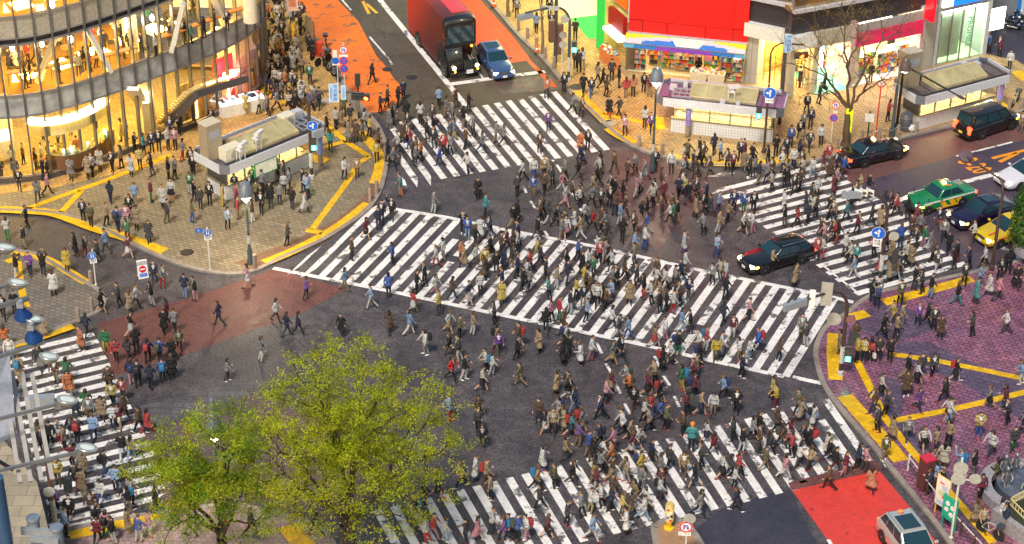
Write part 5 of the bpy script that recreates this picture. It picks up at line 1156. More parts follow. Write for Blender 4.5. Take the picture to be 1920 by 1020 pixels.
def facing(p,ang=None):
    """matrix: x right, y up, z out of the sign towards the viewer"""
    n=(Vector((EYE.x,EYE.y,0))-Vector((p[0],p[1],0))).normalized()
    if ang is not None: n=Matrix.Rotation(R(ang),3,'Z')@n
    x=Vector((-n.y,n.x,0));M=Matrix((x,Vector((0,0,1)),n)).transposed().to_4x4();M.translation=Vector(p);return M
def disc(mb,M,r,z,mi,n=24): mb.lathe([(r,z-.012),(r,z),(0,z)],n=n,M=M,mi=mi)
def bar(mb,M,a,b,w,z,mi):
    a,b=Vector((*a,z)),Vector((*b,z));d=(b-a).normalized();n=Vector((-d.y,d.x,0))*w/2
    mb.add([M@(a-n),M@(b-n),M@(b+n),M@(a+n)],[(0,1,2,3)],mi)
def arrowhead(mb,M,tip,d,s,z,mi):
    d=Vector((*d,0)).normalized();n=Vector((-d.y,d.x,0));t=Vector((*tip,z));mb.add([M@(t),M@(t-d*s+n*s*.6),M@(t-d*s-n*s*.6)],[(0,1,2)],mi)
SM=[sign_w,sign_b,sign_r,sign_back,black]
def sign_face(kind,M,r=.3):
    a=MB();disc(a,M,r,0,3);disc(a,M,r,.004,0)
    if kind=='noparking': disc(a,M,r*.97,.008,2);disc(a,M,r*.76,.012,1);bar(a,M,(-r*.55,r*.55),(r*.55,-r*.55),r*.18,.016,2)
    if kind=='nostopping': disc(a,M,r*.97,.008,2);disc(a,M,r*.76,.012,1);bar(a,M,(-r*.55,r*.55),(r*.55,-r*.55),r*.17,.016,2);bar(a,M,(-r*.55,-r*.55),(r*.55,r*.55),r*.17,.017,2)
    if kind=='nouturn':
        disc(a,M,r*.97,.008,2);disc(a,M,r*.74,.012,0)
        bar(a,M,(-r*.28,-r*.5),(-r*.28,r*.2),r*.2,.014,1);bar(a,M,(-r*.36,r*.28),(r*.3,r*.28),r*.2,.014,1);bar(a,M,(r*.26,r*.3),(r*.26,-r*.1),r*.2,.014,1);arrowhead(a,M,(r*.26,-r*.5),(0,-1),r*.42,.014,1);bar(a,M,(-r*.5,r*.5),(r*.5,-r*.5),r*.12,.016,2)
    if kind=='noturn':
        disc(a,M,r*.97,.008,2);disc(a,M,r*.74,.012,0);bar(a,M,(0,-r*.5),(0,r*.1),r*.2,.014,1);arrowhead(a,M,(0,r*.5),(0,1),r*.42,.014,1);bar(a,M,(-r*.5,r*.5),(r*.5,-r*.5),r*.14,.016,2)
    if kind=='plainring': disc(a,M,r*.97,.008,2);disc(a,M,r*.7,.012,0);bar(a,M,(-r*.5,r*.5),(r*.5,-r*.5),r*.14,.016,2)
    if kind=='arrows': 
        disc(a,M,r*.95,.008,1);bar(a,M,(.05*r,-r*.6),(.05*r,r*.3),r*.2,.012,0);arrowhead(a,M,(.12*r,r*.68),(.12,1),r*.45,.012,0);bar(a,M,(0,-r*.1),(-r*.35,r*.0),r*.18,.013,0);arrowhead(a,M,(-r*.68,r*.08),(-1,.2),r*.42,.012,0)
    if kind=='up': disc(a,M,r*.95,.008,1);bar(a,M,(0,-r*.6),(0,r*.2),r*.22,.012,0);arrowhead(a,M,(0,r*.66),(0,1),r*.5,.012,0)
    if kind=='walk':
        disc(a,M,r*.95,.008,1)
        for x,s in ((-.18,1),(.32,.75)):
            disc(a,M@Matrix.Translation((x*r,.45*r*s+.03,0)),r*.13,.012,0,12);bar(a,M,(x*r,.3*r*s),(x*r,-.2*r),r*.26,.012,0);bar(a,M,(x*r,-.15*r),(x*r-.14*r,-.6*r),r*.12,.013,0);bar(a,M,(x*r,-.15*r),(x*r+.14*r,-.6*r),r*.12,.013,0)
    if kind=='blue': disc(a,M,r*.95,.008,1)
    if kind=='back': disc(a,M,r*.99,.006,3);bar(a,M,(-r*.15,-r*.9),(-r*.15,r*.9),.05,.012,3);bar(a,M,(r*.3,-r*.8),(r*.3,r*.8),.03,.012,3)
    return a
def plate(mb,M,w,h,mi=0,z=0.0,txt=None,ts=.1,tmi=4,vertical=False):
    mb.add([M@Vector(p) for p in ((-w/2,-h/2,z),(w/2,-h/2,z),(w/2,h/2,z),(-w/2,h/2,z),(-w/2,-h/2,z-.02),(w/2,-h/2,z-.02),(w/2,h/2,z-.02),(-w/2,h/2,z-.02))],[(0,1,2,3),(7,6,5,4),(0,4,5,1),(1,5,6,2),(2,6,7,3),(3,7,4,0)],mi)
    if txt:
        if vertical:
            n=len(txt)
            for i,c in enumerate(txt): text_mb(c,ts,M@Matrix.Translation((0,h/2-(i+.5)*h/n,z+.004)),.001,tmi,mb)
        else: text_mb(txt,ts,M@Matrix.Translation((0,0,z+.004)),.001,tmi,mb)
def onpole(base,v,z0=PZ):
    """point on the vertical through base pixel at image row v"""
    b=G(*base,z0);return Vector((b.x,b.y,HZ(base[0],base[1],v,z0)+0))
def sign_post(base,top,signs,label,col=pole_w,rad=.04,z0=PZ,cat='road sign',group=None,ang=None,name='road_sign'):
    b=G(*base,z0);e=empty(name,b,0,label,cat,group);h=HZ(base[0],base[1],top,z0)+z0
    a=MB();a.tube([b,(b.x,b.y,h)],rad,8);a.lathe([(rad*1.8,0),(rad*1.8,.06),(rad,.1)],b,10);wb(a,'pole',col,e,True)
    for s in signs:
        kind,v,r=s[0],s[1],s[2];p=onpole(base,v,z0);off=s[3] if len(s)>3 else 0
        M=facing(p,ang)@Matrix.Translation((off,0,rad+.02))
        if kind=='plate':
            a=MB();w,hh=r;plate(a,M,w,hh,0,0,s[4] if len(s)>4 else None,s[5] if len(s)>5 else .1);wb(a,'plate',SM,e)
        elif kind=='bplate':
            a=MB();w,hh=r;plate(a,M,w,hh,1,0,s[4] if len(s)>4 else None,s[5] if len(s)>5 else .1,0);wb(a,'plate',SM,e)
        else: wb(sign_face(kind,M,r),'sign_disc',SM,e)
    return e
sign_post((647,181),79,[('nouturn',90,.33),('plate',101,(.62,.18)),('nostopping',110,.33),('noparking',125,.33)],'white post with three round signs stacked above the orange lane')
sign_post((634,157),100,[('blue',110,.27,-.12),('plate',97,(.3,.55),-.15),('plate',117,(.55,.14),-.1)],'white post with one blue disc and white pennant left of the triple round signs')
sign_post((394,506),426,[('walk',432,.24),('plate',441,(.46,.34),.02,'自転車\n専用',.13),('bplate',427,(.42,.26),-.48,'←',.26)],'slim white post with blue disc and arrow flag on the tan pavement tip')
sign_post((180,534),468,[('walk',475,.26,-.05),('plate',485,(.42,.32),0,'自転車\n専用',.12)],'white post with blue pedestrian disc beside the stone bollards of the grey plaza')
sign_post((1556.7,277),186,[('nouturn',193,.30,.1),('plate',206,(.3,.1),.1),('noparking',217,.30,.04)],'white post with no-U-turn and no-parking discs below the bare tree')
sign_post((1641.7,256),143,[('plainring',153,.30,.0)],'thin red post with one round red-ringed disc right of the bare tree',sign_r,.045)
sign_post((1626.7,257),209,[('plate',217,(.62,.62),0)],'dark post with small square board next to the red post',black,.05)
sign_post((1284,1055),966,[('back',967,.30,.10),('nouturn',983,.34,-.05),('plate',996,(.62,.22),-.1,'ここから',.135)],'white post with no-U-turn disc and ここから plate on the small traffic island')
sign_post((1053,143),62,[('back',62,.28,.05),('back',80,.28,.05)],'pale post with two sign backs beside the thick dark pole',pole_w,.04)
e=sign_post((1783,1008),858,[],'weathered white post bearing rusty round sign backs above the plaza railing',pole_w,.06,name='sign_post')
for v,r,off in ((872,.36,.0),(893,.36,-.05),(888,.3,.75)):
    p=onpole((1783,1008),v);M=facing(p)@Matrix.Translation((off,0,.08));wb(sign_face('back',M,r),'sign_disc',SM,e)
a=MB();p=onpole((1783,1008),893);M=facing(p);q=M@Vector((.8,0,.05));a.tube([p,q],.03,6);wb(a,'arm',pole_w,e)
# ---- lanterns (lit)
def lantern(base,top,glow,label,lab2=None,energy=0,lit=True):
    b=G(*base,PZ);h=HZ(base[0],base[1],top,PZ)+PZ;hg=HZ(base[0],base[1],glow,PZ)+PZ
    e=empty('street_lamp',b,0,label,'street lamp','lantern street lamps')
    a=MB();a.lathe([(.20,0),(.20,.25),(.15,.35),(.16,.9),(.10,1.1),(.085,2.2),(.11,2.25),(.08,2.35),(.065,hg-PZ-.35),(.10,hg-PZ-.3)],b,10);wb(a,'pole',pole_g,e,True)
    a=MB()
    a.lathe([(.10,1.4),(.10,2.0)],b,8)
    wb(a,'stickers',mat('sticker_patch',(.5,.48,.45),.6,var=.5,scale=16),e)
    a=MB();a.lathe([(.12,hg-.3),(.26,hg-.12),(.30,hg+.05),(.24,hg+.10)],(b.x,b.y,0),14);wb(a,'globe',mat('lit_globe',(1,.95,.8),.4,emis=(1,.88,.62),es=22) if lit else headoff,e,True)
    a=MB();a.lathe([(.46,hg+.08),(.44,hg+.3),(.38,hg+.6),(.27,hg+.9),(.10,h-.12),(.05,h-.08),(.06,h),(.0,h+.05)],(b.x,b.y,0),12);wb(a,'shade',mat('shade_slate',(.19,.22,.27),.35,.3),e,True,)
    if lit:
        l=bpy.data.lights.new('lantern_light','POINT');l.energy=energy;l.color=(1,.80,.50);l.shadow_soft_size=.3;o=bpy.data.objects.new('lantern_light',l);COL.objects.link(o);o.location=(b.x,b.y,hg-.46);o.parent=e;o.matrix_parent_inverse=Matrix.Translation(-b)
    return e
lantern((469.5,494),338,368,'lantern street lamp with glowing globe before the left subway entrance',energy=420)
lantern((1223,320),131,153,'lantern street lamp with glowing globe beside the middle subway entrance',energy=420)
lantern((416,985),745,815,'lantern street lamp half hidden in the small leafy tree',energy=200)
# ---- mast arm signals
def mast(base,h,end,label,z0=PZ,rad=.11,bend=1.2,col=pole_d,cat='traffic signal',name='traffic_signal'):
    b=G(*base,z0);E=G(*end,h);e=empty(name,b,0,label,cat,'mast-arm signals' if cat=='traffic signal' else None)
    d=(Vector((E.x,E.y,0))-Vector((b.x,b.y,0)));L=d.length;d.normalize();bd=min(bend,L*.6)
    pts=[b,Vector((b.x,b.y,h-bd))]+[Vector((b.x,b.y,h-bd))+d*bd*(1-math.cos(t))+Vector((0,0,bd*math.sin(t))) for t in [math.pi/2*k/6 for k in range(1,7)]]+[E]
    a=MB();a.tube(pts,[rad]*2+[rad*.9-.03*rad*k for k in range(6)]+[rad*.6],10);wb(a,'pole',col,e,True)
    a=MB();a.lathe([(rad*1.7,0),(rad*1.7,.25),(rad*1.1,.3)],b,10);a.lathe([(rad*1.25,.8),(rad*1.25,1.9)],b,10);wb(a,'base_sleeve',mat('sticker_patch',(.5,.48,.45),.6),e)
    return e,b,E,d
def signal_head(e,p,right,lit=None,case=sig,w=1.2,back=False):
    """three-lamp head centred at p; right = direction along the head"""
    x=Vector(right).normalized();n=x.cross(Vector((0,0,1)))
    if (n.dot(EYE-Vector(p))<0)!=back: n=-n
    M=Matrix((x,Vector((0,0,1)),n)).transposed().to_4x4();M.translation=Vector(p)
    if x.cross(Vector((0,0,1))).dot(n)<0: M=Matrix((-x,Vector((0,0,1)),n)).transposed().to_4x4();M.translation=Vector(p)
    a=MB();vs=[M@Vector(q) for q in ((-w/2,-.2,-.1),(w/2,-.2,-.1),(w/2,.2,-.1),(-w/2,.2,-.1),(-w/2,-.2,.1),(w/2,-.2,.1),(w/2,.2,.1),(-w/2,.2,.1))]
    a.add(vs,[(3,2,1,0),(4,5,6,7),(0,1,5,4),(1,2,6,5),(2,3,7,6),(3,0,4,7)]);hd=wb(a,'signal_head',case,e)
    for k in range(3):
        xx=(-1+k)*w*.31;Mk=M@Matrix.Translation((xx,0,.1));b=MB();b.lathe([(.16,0),(.15,.015),(0,.03)],n=14,M=Mk);b.build('lens',lens_r if lit==k else lens_off,hd,world=False)
        b=MB()
        for q in range(9):
            a0,a1=math.pi*q/9,math.pi*(q+1)/9
            b.add([Mk@Vector((.17*math.cos(t),.17*math.sin(t),zz)) for t,zz in ((a0,0),(a1,0),(a1,.2),(a0,.2))],[(0,1,2,3)])
        b.build('hood',case,hd,world=False)
def ped_signal(base_e,p,ang=None,green=True,back=False,label=None):
    M=facing(p,ang);e=base_e;a=MB()
    vs=[M@Vector(q) for q in ((-.19,-.42,-.12),(.19,-.42,-.12),(.19,.42,-.12),(-.19,.42,-.12),(-.19,-.42,.12),(.19,-.42,.12),(.19,.42,.12),(-.19,.42,.12))]
    a.add(vs,[(3,2,1,0),(4,5,6,7),(0,1,5,4),(1,2,6,5),(2,3,7,6),(3,0,4,7)]);h=wb(a,'walk_signal',sig,e)
    if back: return
    for k,(y,m) in enumerate(((.2,lens_off if green else lens_r),(-.2,lens_g if green else lens_off))):
        b=MB();plate(b,M@Matrix.Translation((0,y,.125)),.30,.32,0,0);b.build('lens',m,h,world=False)
        if (k==1)==green:
            b=MB();disc(b,M@Matrix.Translation((0,y+.09,.14)),.04,0,0,10);bar(b,M@Matrix.Translation((0,y,.14)),(0,.05),(0,-.04),.07,0,0);bar(b,M@Matrix.Translation((0,y,.14)),(0,-.03),(-.05,-.13),.03,0,0);bar(b,M@Matrix.Translation((0,y,.14)),(0,-.03),(.05,-.13),.03,0,0);b.build('walking_figure',mat('lit_figure',(1,1,1),.5,emis=(.6,1,.85),es=7),h,world=False)
    b=MB();plate(b,M@Matrix.Translation((0,.41,.2)),.36,.02,0,0);
def armsigns(e,E,b,f,kind,w,h,txt=None,ts=.2,mats=SM,mi=0,tmi=4,vertical=False,dz=0.0,ang=None):
    p=Vector((b.x,b.y,E.z)).lerp(E,f)+Vector((0,0,dz));M=facing(p,ang)@Matrix.Translation((0,0,.14));a=MB();plate(a,M,w,h,mi,0,txt,ts,tmi,vertical);return wb(a,kind,mats,e)
# left mast
e,b,E,d=mast((585,334),6.55,(683,174),'curved brown mast by the left subway entrance with red light',bend=1.4)
signal_head(e,E-d*.25+Vector((0,0,-.32)),d,2)
nm=[sign_w,mat('plate_blue_pale',(.30,.50,.80),.45),mat('letter_navy',(.02,.06,.30),.5)]
p=Vector((b.x,b.y,E.z)).lerp(E,.46);M=facing(p)@Matrix.Translation((0,-.05,.14));a=MB();plate(a,M,.62,1.3,0,0);plate(a,M,.56,1.24,1,.006)
for i,c in enumerate('渋谷駅前'): text_mb(c,.24,M@Matrix.Translation((.10,.45-.30*i,.012)),.001,2,a)
text_mb('Shibuya Sta.',.15,M@Matrix.Translation((-.17,0,.012))@Matrix.Rotation(R(-90),4,'Z'),.001,2,a);wb(a,'name_plate',nm,e)
p=Vector((b.x,b.y,E.z)).lerp(E,.63);M=facing(p)@Matrix.Translation((0,0,.14));a=MB();plate(a,M,.30,1.0,0,0);plate(a,M,.25,.94,1,.006);text_mb('ハチ公口',.15,M@Matrix.Translation((0,0,.012))@Matrix.Rotation(R(-90),4,'Z'),.001,2,a);wb(a,'side_plate',nm,e)
p=onpole((585,334),231);wb(sign_face('arrows',facing(p)@Matrix.Translation((.2,0,.14)),.36),'arrow_sign',SM,e)
ped_signal(e,onpole((585,334),266)+facing(E).to_3x3()@Vector((.22,0,.1)))
# thin black signal post beside the orange lane
b=G(673,222,PZ);e=empty('signal_post',b,0,'thin black post with walk-signal back, at the lower end of the orange lane','traffic signal');h=HZ(673,222,142,PZ)+PZ
a=MB();a.tube([b,(b.x,b.y,h)],.06,8);wb(a,'pole',black,e,True);ped_signal(e,Vector((b.x,b.y,h-.3)),180,back=True);a=MB();a.box((b.x-.05,b.y,1.3),(.3,.3,1.2));wb(a,'control_box',mat('box_taupe',(.2,.16,.12),.5),e)
# upper mast (top centre)
e,b,E,d=mast((1066,152),6.2,(985,24),'curved dark mast at the top pavement with green walking figure',col=pole_g,bend=1.6)
signal_head(e,E+Vector((0,0,-.3)),d,None,sig_grey,back=True);ped_signal(e,onpole((1066,152),83)+facing(E).to_3x3()@Vector((.35,0,.1)))
for f,m in ((.55,'back'),):
    p=onpole((1066,152),31);wb(sign_face('back',facing(p)@Matrix.Translation((-.35,0,.14)),.32),'sign_disc',SM,e)
armsigns(e,E,b,.45,'board_back',1.3,.35,mi=3)
# thick dark pole with cabinets
b=G(1041,118,PZ);e=empty('utility_pole',b,0,'thick dark pole carrying two brown cabinets on the golden pavement','pole');h=10.5
a=MB();a.tube([b,(b.x,b.y,h)],.14,10);wb(a,'pole',dsteel,e,True)
for k,(dx,z,hh) in enumerate(((-.28,2.6,1.7),(.30,2.0,2.4))):
    a=MB();M=facing(b);q=M@Vector((dx,z,.1));a.box(q,(.42,.36,hh),.3);wb(a,'cabinet',mat('cabinet_brown',(.14,.08,.06),.5),e)
# right-middle mast over the zebra
e,b,E,d=mast((1649,528),6.3,(1597,363),'curved brown mast over the right zebra with blue arrow disc and dark walk-signal box',bend=1.8)
signal_head(e,E+Vector((0,0,-.1)),d,None,sig_grey,back=True)
p=onpole((1649,528),433);wb(sign_face('arrows',facing(p)@Matrix.Translation((-.38,0,.12)),.42),'arrow_sign',SM,e)
p=onpole((1649,528),451);a=MB();plate(a,facing(p)@Matrix.Translation((-.4,0,.12)),.50,.55,0,0,'歩車\n分離',.2);wb(a,'sub_plate',SM,e)
p=onpole((1649,528),440);wb(sign_face('back',facing(p)@Matrix.Translation((.55,.1,.02)),.30),'sign_disc',SM,e)
p=onpole((1649,528),472);M=facing(p);a=MB();a.tube([p,M@Vector((.85,.25,0))],.04,6);wb(a,'bracket',pole_d,e);ped_signal(e,M@Vector((.75,-.15,.05)),180,back=True)
for f in (.55,.72,.86): armsigns(e,E,b,f,'lane_plate',.55,.42,mi=0,ang=150)
# lower-right mast
e,b,E,d=mast((1575,702),6.0,(1480,572),'curved brown mast at the purple plaza corner with grey board and green walking figure',bend=1.5)
signal_head(e,E+d*-.4+Vector((0,0,-.12)),d,None,sig_grey,1.5,back=True)
armsigns(e,E,b,.62,'white_plate',.32,1.15,mi=0);armsigns(e,E,b,.38,'board_back',.62,1.5,mi=3)
p=onpole((1575,702),596);wb(sign_face('back',facing(p)@Matrix.Translation((-.65,0,.05)),.40),'sign_disc',SM,e)
a=MB();q=facing(p)@Vector((.25,.1,0));a.box(q,(.5,.35,.28));wb(a,'arm_box',mat('box_maroon',(.22,.10,.10),.5),e)
ped_signal(e,onpole((1575,702),659)+facing(E).to_3x3()@Vector((.34,0,.1)));ped_signal(e,onpole((1575,702),633)+facing(E).to_3x3()@Vector((.45,0,-.2)),180,back=True)
# pole with blue arrow by the middle entrance
e,b,E,d=mast((1432,286),7.3,(1432.5,283),'straight dark pole with big blue arrow disc and green walking figure, right of the middle entrance',bend=.05,rad=.09) if False else (None,)*4
b=G(1432,286,PZ);e=empty('traffic_signal',b,0,'straight dark pole with big blue arrow disc before the middle subway entrance','traffic signal','mast-arm signals');h=HZ(1432,286,158,PZ)+PZ
a=MB();a.tube([b,(b.x,b.y,h)],.08,8);a.lathe([(.15,0),(.15,.3),(.1,.35)],b,10);wb(a,'pole',pole_d,e,True)
wb(sign_face('arrows',facing(onpole((1432,286),170))@Matrix.Translation((.1,0,.1)),.42),'arrow_sign',SM,e);a=MB();plate(a,facing(onpole((1432,286),184))@Matrix.Translation((.1,0,.1)),.55,.36,0,0,'歩車分離',.125);wb(a,'sub_plate',SM,e)
M=facing(onpole((1432,286),208));ped_signal(e,M@Vector((-.52,0,.05)));a=MB();a.tube([M@Vector((0,.3,0)),M@Vector((-.5,.35,0))],.03,6);wb(a,'bracket',pole_d,e)
# thick pole with the 渋谷 name plate behind the roof
b=G(1461,232,PZ);E=G(1487,172,6.2)
e=empty('traffic_signal',b,0,'thick dark post behind the middle entrance with 渋谷駅前 plate and red light','traffic signal','mast-arm signals')
a=MB();a.tube([b,(b.x,b.y,7.4)],.15,10);wb(a,'pole',dsteel,e,True)
a=MB();q=Vector((b.x,b.y,0));M=facing(b);a.tube([M@Vector((-.9,3.2,.3)),M@Vector((-.95,5.4,.3)),M@Vector((-.75,5.9,.3)),M@Vector((-.3,6.15,.2)),M@Vector((1.2,6.1,.1))],.07,8);wb(a,'arm',pole_d,e,True)
M=facing(b)@Matrix.Translation((.15,6.2,.25));a=MB();plate(a,M,.50,1.4,0,0);plate(a,M,.45,1.34,1,.006)
for i,c in enumerate('渋谷駅前'): text_mb(c,.24,M@Matrix.Translation((.06,.48-.32*i,.012)),.001,2,a)
text_mb('Shibuya Sta.',.13,M@Matrix.Translation((-.16,0,.012))@Matrix.Rotation(R(-90),4,'Z'),.001,2,a);wb(a,'name_plate',nm,e)
M=facing(b);signal_head(e,M@Vector((1.1,5.4,.25)),M.to_3x3()@Vector((1,0,-.4)),1,w=.95)
# lower-left signal pole
b=G(104,985,PZ);e=empty('traffic_signal',b,0,'rusty leaning-looking post over the left zebra with grey signal backs and mirrors','traffic signal','mast-arm signals');h=HZ(104,985,760,PZ)+PZ
a=MB();a.tube([b,(b.x,b.y,h)],[.12,.09],10);wb(a,'pole',mat('pole_rust',(.17,.08,.055),.5),e,True)
a=MB();a.lathe([(.14,.2),(.14,1.6)],b,10);wb(a,'stickers',mat('sticker_patch',(.5,.48,.45),.6),e)
M=facing(Vector((b.x,b.y,h)));a=MB();a.box(M@Vector((.1,.25,0)),(1.3,.45,.5),.15);wb(a,'signal_head',sig_grey,e)
for k in range(3):
    a=MB();a.lathe([(.17,0),(.17,.25),(.15,.25),(.15,.02)],n=12,M=Matrix.Translation(M@Vector((.3+.25*k,.1-.1*k,-.3)))@Matrix.Rotation(R(100),4,'X'));wb(a,'hood',sig_grey,e)
p=onpole((104,985),865)
for yy,vv,kk in ((.85,858,'mirror'),(-.1,920,'plate_disc')):
    M=facing(onpole((104,985),vv));a=MB();a.lathe([(.26,-.04),(.30,0),(.30,.03),(.0,.10)],n=16,M=M@Matrix.Translation((yy,.15,.1)));a.tube([M@Vector((0,0,0)),M@Vector((yy,.15,.05))],.035,6);wb(a,kk,pole_w,e,True)
M=facing(onpole((104,985),905));a=MB();a.tube([M@Vector((0,.25,0)),M@Vector((.8,.35,0))],.05,6);wb(a,'bracket',pole_d,e);ped_signal(e,M@Vector((.85,-.1,.05)),150,back=True)
# street-light arms
def arm_lamp(base,top,end,label,head='disc',rad=.09,col=pole_d):
    b=G(*base,PZ);h=HZ(base[0],base[1],top,PZ)+PZ;E=G(*end,h-.15);e=empty('street_lamp',b,0,label,'street lamp','arm street lamps')
    d=(Vector((E.x,E.y,0))-Vector((b.x,b.y,0)));L=d.length;d.normalize()
    pts=[b,(b.x,b.y,h-.6),Vector((b.x,b.y,h-.2))+d*.12,Vector((b.x,b.y,h))+d*.45,E]
    a=MB();a.tube(pts,[rad*1.2,rad,rad*.9,rad*.8,rad*.55],10);a.lathe([(rad*2,0),(rad*2,.3),(rad*1.3,.4)],b,10);wb(a,'pole',col,e,True)
    a=MB()
    if head=='disc': a.lathe([(.42,-.12),(.45,0),(.40,.08),(.0,.10)],E,20,M=Matrix.Rotation(R(38),3,'X').to_4x4())
    else: a.box(E,(.5,.25,.1),heading(b,E))
    wb(a,'lamp_head',mat('lamp_plum',(.11,.07,.085),.35,.3),e,True)
arm_lamp((1859,506),341,(1811,293),'tall brown lamp post whose arm ends in a round head over the orange road lettering')
arm_lamp((1681,240),122,(1803,183),'slim dark lamp post with long arm over the far subway entrance roof','flat',col=black)
# dark bell lamp + green-grey post
b=G(1672,255,PZ);h=HZ(1672,255,150,PZ)+PZ;e=empty('street_lamp',b,0,'green-grey lamp post with big dark bell shade beside the vent tower','street lamp','lantern street lamps')
a=MB();a.lathe([(.22,0),(.22,.5),(.13,.7),(.10,h-PZ-.4)],b,10);wb(a,'pole',pole_g,e,True);M=facing(Vector((b.x,b.y,h)));a=MB();a.tube([M@Vector((0,-.4,0)),M@Vector((0,.2,0)),M@Vector((.35,1.2,-.1))],.05,6);wb(a,'neck',pole_g,e)
q=M@Vector((.38,1.25,-.1));a=MB();a.lathe([(.42,-.5),(.40,-.2),(.3,.2),(.1,.42),(0,.5)],q,12);wb(a,'shade',mat('shade_brown',(.12,.09,.09),.4,.2),e,True);a=MB();a.lathe([(.24,-.62),(.3,-.5),(0,-.48)],q,12);wb(a,'globe',mat('lit_globe_small',(1,.95,.8),.4,emis=(.9,1,.6),es=6),e,True)
# top-left banner post
b=G(553,98,PZ);e=empty('banner_post',b,0,'dark lamp post with pale pink banner at the edge of the orange lane','pole');a=MB();a.tube([b,(b.x,b.y,9)],.11,10);wb(a,'pole',dsteel,e,True)
a=MB();a.lathe([(.17,1.0),(.17,2.5)],b,10);wb(a,'yellow_band',mat('band_stripe',(.55,.35,.05),.6,var=.6,scale=4),e);M=facing(b);a=MB();plate(a,M@Matrix.Translation((.0,4.2,.15)),.8,1.7,0,0);plate(a,M@Matrix.Translation((.0,4.0,.15)),.5,.6,1,.006);wb(a,'banner',[mat('banner_blush',(.75,.55,.48),.6),mat('banner_mark',(.7,.25,.15),.6)],e)
# golden pavement extras
for u,v,l in ((601,104,'red box with stickers beside the bicycles on the golden pavement'),):
    p=G(u,v,PZ);a=MB();a.box((p.x,p.y,PZ+.55),(.5,.45,1.1),.4);tag(a.build('red_box',mat('box_red',(.60,.06,.02),.5)),l,'box')
for u,v,l in ((580,90,'tall slim dark panel at the bicycle rack'),(586,98,'second slim dark panel at the bicycle rack, nearer')):
    p=G(u,v,PZ);a=MB();a.box((p.x,p.y,1.4),(.12,.5,2.5),.9);tag(a.build('info_panel',mat('panel_bronze',(.2,.15,.1),.5)),l,'panel')
# bollards
def bollard(u,v,lab,h=.95,z=PZ,grp='stone bollards on the pavement edges',r=.12):
    p=G(u,v,z);a=MB();a.lathe([(r,-.02),(r,h-.1),(r*.95,h-.03),(r*.6,h),(0,h+.01)],p,12);return tag(a.build('stone_bollard',bol_m,smooth=True),lab,'bollard',grp)
B_=[(972,58,'stone bollard at the top edge beside the orange cone, farthest along the golden kerb'),(989,73,'stone bollard second from the top along the golden kerb'),(1006,91,'stone bollard third from the top along the golden kerb'),(1022,110,'stone bollard fourth from the top along the golden kerb'),(1039,128,'stone bollard left of the sign-back post on the golden kerb'),(1056,157,'tall dark-sided bollard next to the green walking-figure mast'),
 (1198,276,'stone bollard left of the lit lantern by the middle entrance'),(1241,291,'stone bollard right of the lit lantern by the middle entrance'),(1569,282,'stone bollard left of the yellow-green banner'),(1615,266,'stone bollard below the dark square board'),(1648,262,'stone bollard against the foot of the red post'),(1683,257,'stone bollard left of the litter bin'),(1717,249,'stone bollard at the front corner of the far subway entrance'),(1891,210,'stone bollard beside the cream bicycle'),(1915,204,'stone bollard at the right frame edge behind the van'),
 (171,533,'stone bollard behind the blue pedestrian disc on the grey plaza'),(173,583,'stone bollard at the rounded tip of the grey plaza'),(148,602,'stone bollard above the left zebra on the grey plaza'),(694,377,'sticker-covered bollard at the end of the yellow band by the diagonal zebra'),(706,362,'slim pale bollard behind the sticker-covered one'),(478,502,'stone bollard at the foot of the left lantern'),(1003,52,'slim stone bollard behind the orange cone')]
for u,v,l in B_: bollard(u,v,l)
def chain(pts,lab,z=.85):
    P=[];Q=[G(u,v,PZ) for u,v in pts]
    for i in range(len(Q)-1):
        for k in range(9):
            t=k/8;p=Q[i].lerp(Q[i+1],t);P.append((p.x,p.y,PZ+z-.28*math.sin(math.pi*t)))
    a=MB();a.tube(P,.025,5);tag(a.build('chain',steel,smooth=True),lab,'chain','chains between bollards')
chain([(1198,276),(1241,291)],'sagging chain between the two bollards at the middle lantern');chain([(1648,262),(1683,257),(1717,249)],'sagging chains in front of the litter bin');chain([(1615,266),(1648,262)],'sagging chain beside the red post')
# cones, bins, banner, A-board
def cone(u,v,lab,z=PZ,k=1.0):
    p=G(u,v,z);e=empty('traffic_cone',p,0,lab,'traffic cone');a=MB();a.lathe([(.17*k,.04),(.03*k,.7*k),(0,.7*k)],p,14);wb(a,'cone',mat('cone_orange',(.80,.12,.02),.5),e,True)
    a=MB();a.lathe([(.13*k,.24*k),(.105*k,.38*k)],p,14);wb(a,'stripe',sign_w,e,True);a=MB();a.box((p.x,p.y,z+.02),(.4*k,.4*k,.04));wb(a,'base',black,e)
cone(1227,302,'red and white cone at the lantern foot by the middle entrance');cone(1007,98,'small orange cone among the bollards of the golden kerb');cone(926,12,'orange cone at the very top beside the red lane')
p=G(1697,243,PZ);e=empty('litter_bin',p,0,'round dark steel litter bin between bollards at the far entrance','bin');a=MB();a.lathe([(.38,0),(.42,.1),(.42,1.15),(.36,1.25),(.2,1.28)],p,18);wb(a,'bin',mat('bin_slate',(.13,.14,.17),.4,.4),e,True);a=MB();a.lathe([(.44,.95),(.44,1.05)],p,18);wb(a,'rim',steel,e)
p=G(1709,246,PZ);a=MB();a.ellipsoid((p.x,p.y,PZ+.25),(.3,.26,.28),10);tag(a.build('rubbish_bag',mat('bag_clear',(.7,.7,.72),.3),smooth=True),'pale rubbish bag between the litter bin and the far entrance','rubbish bag')
p=G(1588,268,PZ)
